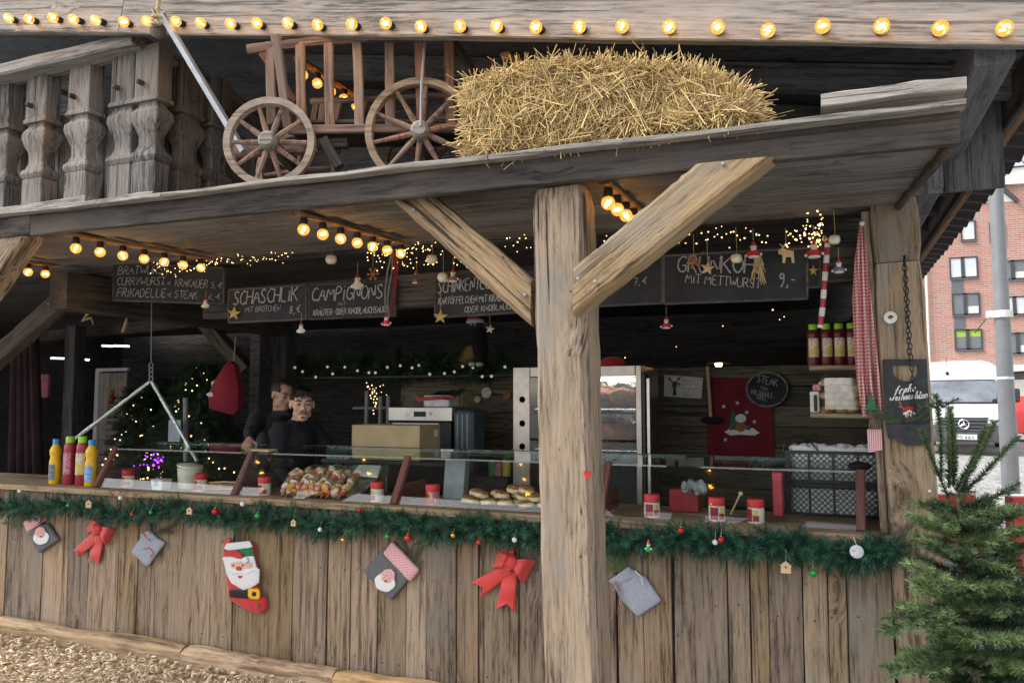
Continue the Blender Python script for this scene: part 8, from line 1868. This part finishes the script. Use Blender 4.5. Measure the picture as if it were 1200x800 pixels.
    for s_ in (-1, 1):
        E, W = arms[s_]; limb(jk, [S_[s_] * 1.0, S_[s_].lerp(E, .45), E, E.lerp(W, .5), W.lerp(E, .08)], [.075 * zs, .064 * zs, .055 * zs, .050 * zs, .040 * zs])
    jk.tube([nb_ - Vector((0, 0, .07)), nb_ + Vector((0, -.004, .012)), nb_ + Vector((0, -.006, .040))], [(.11 * zs, .10 * zs), (.076 * zs, .072 * zs), (.070 * zs, .068 * zs)], 18)
    fuse(jk, 'jacket', jacket, t, .009, 3, fold=.011)
    tr = MB()
    for s_ in (-1, 1): hx = s_ * .095 * zs; limb(tr, [(hx, 0, Z(.93)), (hx * 1.05, -.01, Z(.72)), (hx * 1.05, -.015, Z(.50)), (hx * 1.05, .01, Z(.30)), (hx * 1.05, .02, Z(.07))], [.10 * zs, .088 * zs, .070 * zs, .066 * zs, .058 * zs])
    tr.sphere((0, 0, Z(.95)), (.178 * zs, .13 * zs, .09 * zs), 16, 10); fuse(tr, 'trousers', M['denim'], t, .014, 2)
    for s_ in (-1, 1): hx = s_ * .1 * zs; sh_ = MB(); limb(sh_, [(hx, .04, .05), (hx * 1.05, -.06, .045), (hx * 1.1, -.17, .038)], [.052, .048, .040]); sh_.box((hx * 1.05, -.06, .008), (.085, .29, .016)); sh_.build('shoe', M['black'], t, world=False, smooth=True)
    # face
    for sx in (-1, 1):
        m = MB(); m.sphere(hp((sx * .0305, -.0755, .010)), .0125 * k, 12, 8); e = m.build('eye', M['eye'], t, world=False, smooth='all'); m = MB(); m.sphere(hp((sx * .0305, -.0835, .0095)), .0062 * k, 8, 6); m.build('iris', M['iris'], e, world=False)
        m = MB(); m.tube([hp((sx * .046, -.079, .015)), hp((sx * .031, -.0885, .0185)), hp((sx * .017, -.0845, .013))], .0038 * k, 6); m.build('eyelid', skin, t, world=False, smooth=True)
        m = MB(); m.tube([hp((sx * .055, -.076, .030)), hp((sx * .036, -.0915, .036)), hp((sx * .014, -.0925, .030))], [.0025 * k, .0045 * k, .004 * k], 6); m.build('eyebrow', hairm, t, world=False, smooth=True)
    m = MB(); m.tube([hp((-.025, -.083, -.055)), hp((-.010, -.0925, -.0535)), hp((.010, -.0925, -.0535)), hp((.025, -.083, -.055))], [.003 * k, .0055 * k, .0055 * k, .003 * k], 8); m.build('mouth', M['lips'], t, world=False, smooth=True)
    m = MB(); nu, nv_ = 36, 22; c = hp((0, .014, .033)); rr = Vector((.0815, .1005, .0925)) * k; vs_ = []; fs = []
    for j in range(nv_ + 1):
        for i in range(nu):
            th = 2 * math.pi * i / nu; ph = math.pi * j / nv_; v = Vector((math.sin(ph) * math.cos(th), math.sin(ph) * math.sin(th), math.cos(ph))); nn = 1 + .05 * noise.noise(v * 7) + .03 * noise.noise(v * 17); vs_.append((v, c + HR @ Vector((v.x * rr.x * nn, v.y * rr.y * nn, v.z * rr.z * nn))))
    for j in range(nv_):
        for i in range(nu):
            q = (j * nu + i, j * nu + (i + 1) % nu, (j + 1) * nu + (i + 1) % nu, (j + 1) * nu + i); v = sum((vs_[a][0] for a in q), Vector()) / 4
            lim = hairlow / .0925 - .05 + .10 * noise.noise(v * 9) if v.y < -.25 else (.0 if abs(v.x) > .8 else -.1) if v.y < .25 else -.75
            if v.y < -.25 and abs(v.x) > .72: lim = -.02
            if v.z > lim: fs.append(q)
    m.add([p for _, p in vs_], fs); o = m.build('hair', hairm, t, world=False, smooth='all'); sd_ = o.modifiers.new('thick', 'SOLIDIFY'); sd_.thickness = .012 * k; sd_.offset = -1
    if hairlow < .07:
        m = MB(); hr_ = random.Random(4)
        for i in range(70):
            a = R(-90 + hr_.uniform(-62, 62)); p0 = hp((.076 * math.cos(a) * 1.0, .014 + .093 * math.sin(a), .078 + hr_.uniform(-.01, .02))); p1 = hp((.0835 * math.cos(a + hr_.uniform(-.1, .1)), .014 + .101 * math.sin(a), .050 + hr_.uniform(-.008, .016) + .012 * abs(math.cos(a)))); m.tube([p0 + (p0 - Hc) * .06, (p0 + p1) / 2 + ((p0 + p1) / 2 - Hc) * .06, p1], [.004, .004, .0012], 4)
        m.build('fringe', hairm, t, world=False)
    if beard:
        m = MB(); m.tube([hp((-.030, -.078, -.058)), hp((-.018, -.090, -.041)), hp((0, -.0935, -.040)), hp((.018, -.090, -.041)), hp((.030, -.078, -.058))], [.002 * k, .0032 * k, .0034 * k, .0032 * k, .002 * k], 7); m.build('moustache', M['hair2'], t, world=False, smooth=True)
        m = MB(); m.sphere(hp((0, -.078, -.084)), tuple(q * k for q in (.017, .007, .011)), 10, 8, rot=HR); m.build('goatee', M['stubble'], t, world=False, smooth=True)
    if tshirt:
        m = MB(); m.pillow([Vector((x, ly(z) - .118 * zs - .012 + abs(x) * .25, Z(z))) for x, z in ((-.055, 1.455), (.055, 1.455), (.05, 1.30), (0, 1.12), (-.05, 1.30))], Vector((0, -.012, 0)), .9); m.build('tshirt', M['tshirt'], t, world=False, smooth=True)
    if chain:
        m = MB(); m.tube([nb_ + Vector((.075 * zs * math.cos(a), -.01 + .082 * zs * math.sin(a), -.004 + .030 * math.sin(a))) for a in np.linspace(math.pi * 1.02, math.pi * 1.98, 16)], .0028, 5); m.build('neck_chain', M['chrome'], t, world=False)
    return t
def hdir(P, ang): d = CAM - P; d.z = 0; d.normalize(); a = R(ang); return (d * math.cos(a) + RH * math.sin(a)).normalized()
P2 = at(354, 474, .66); P1 = at(331, 463, 1.12)
hR2 = at(338, 583, .36); hR2.z = 1.02
hL2 = P2 + hdir(P2, 60) * .34 + Vector((0, 0, -.42))
person('younger man in a black jacket looking at the camera behind the skewers', P2, hdir(P2, 62), hdir(P2, 6), R(4), 1.06, M['skin'], M['jacket'], M['hair'], (hR2, (-.6, .5, 0), (.1, -.5, -.8)), (hL2, (.4, .4, -.6)), lean=.10, beard=True, hairlow=.060, chain=True)
hR1 = at(291, 521, .46); hR1.z = zc + .05; 
hL1 = P1 + hdir(P1, 60) * .25 + Vector((.1, 0, -.62))
person('older man in a charcoal jacket looking down, standing behind his colleague', P1, hdir(P1, 25), hdir(P1, 42), R(14), 1.02, M['skin2'], M['jacket2'], M['hair2'], (hR1, (-.7, .3, -.2), (.35, -.75, -.35), (0, -.2, 1)), (hL1, (.5, .4, 0)), lean=.05, tshirt=True, hairlow=.072)
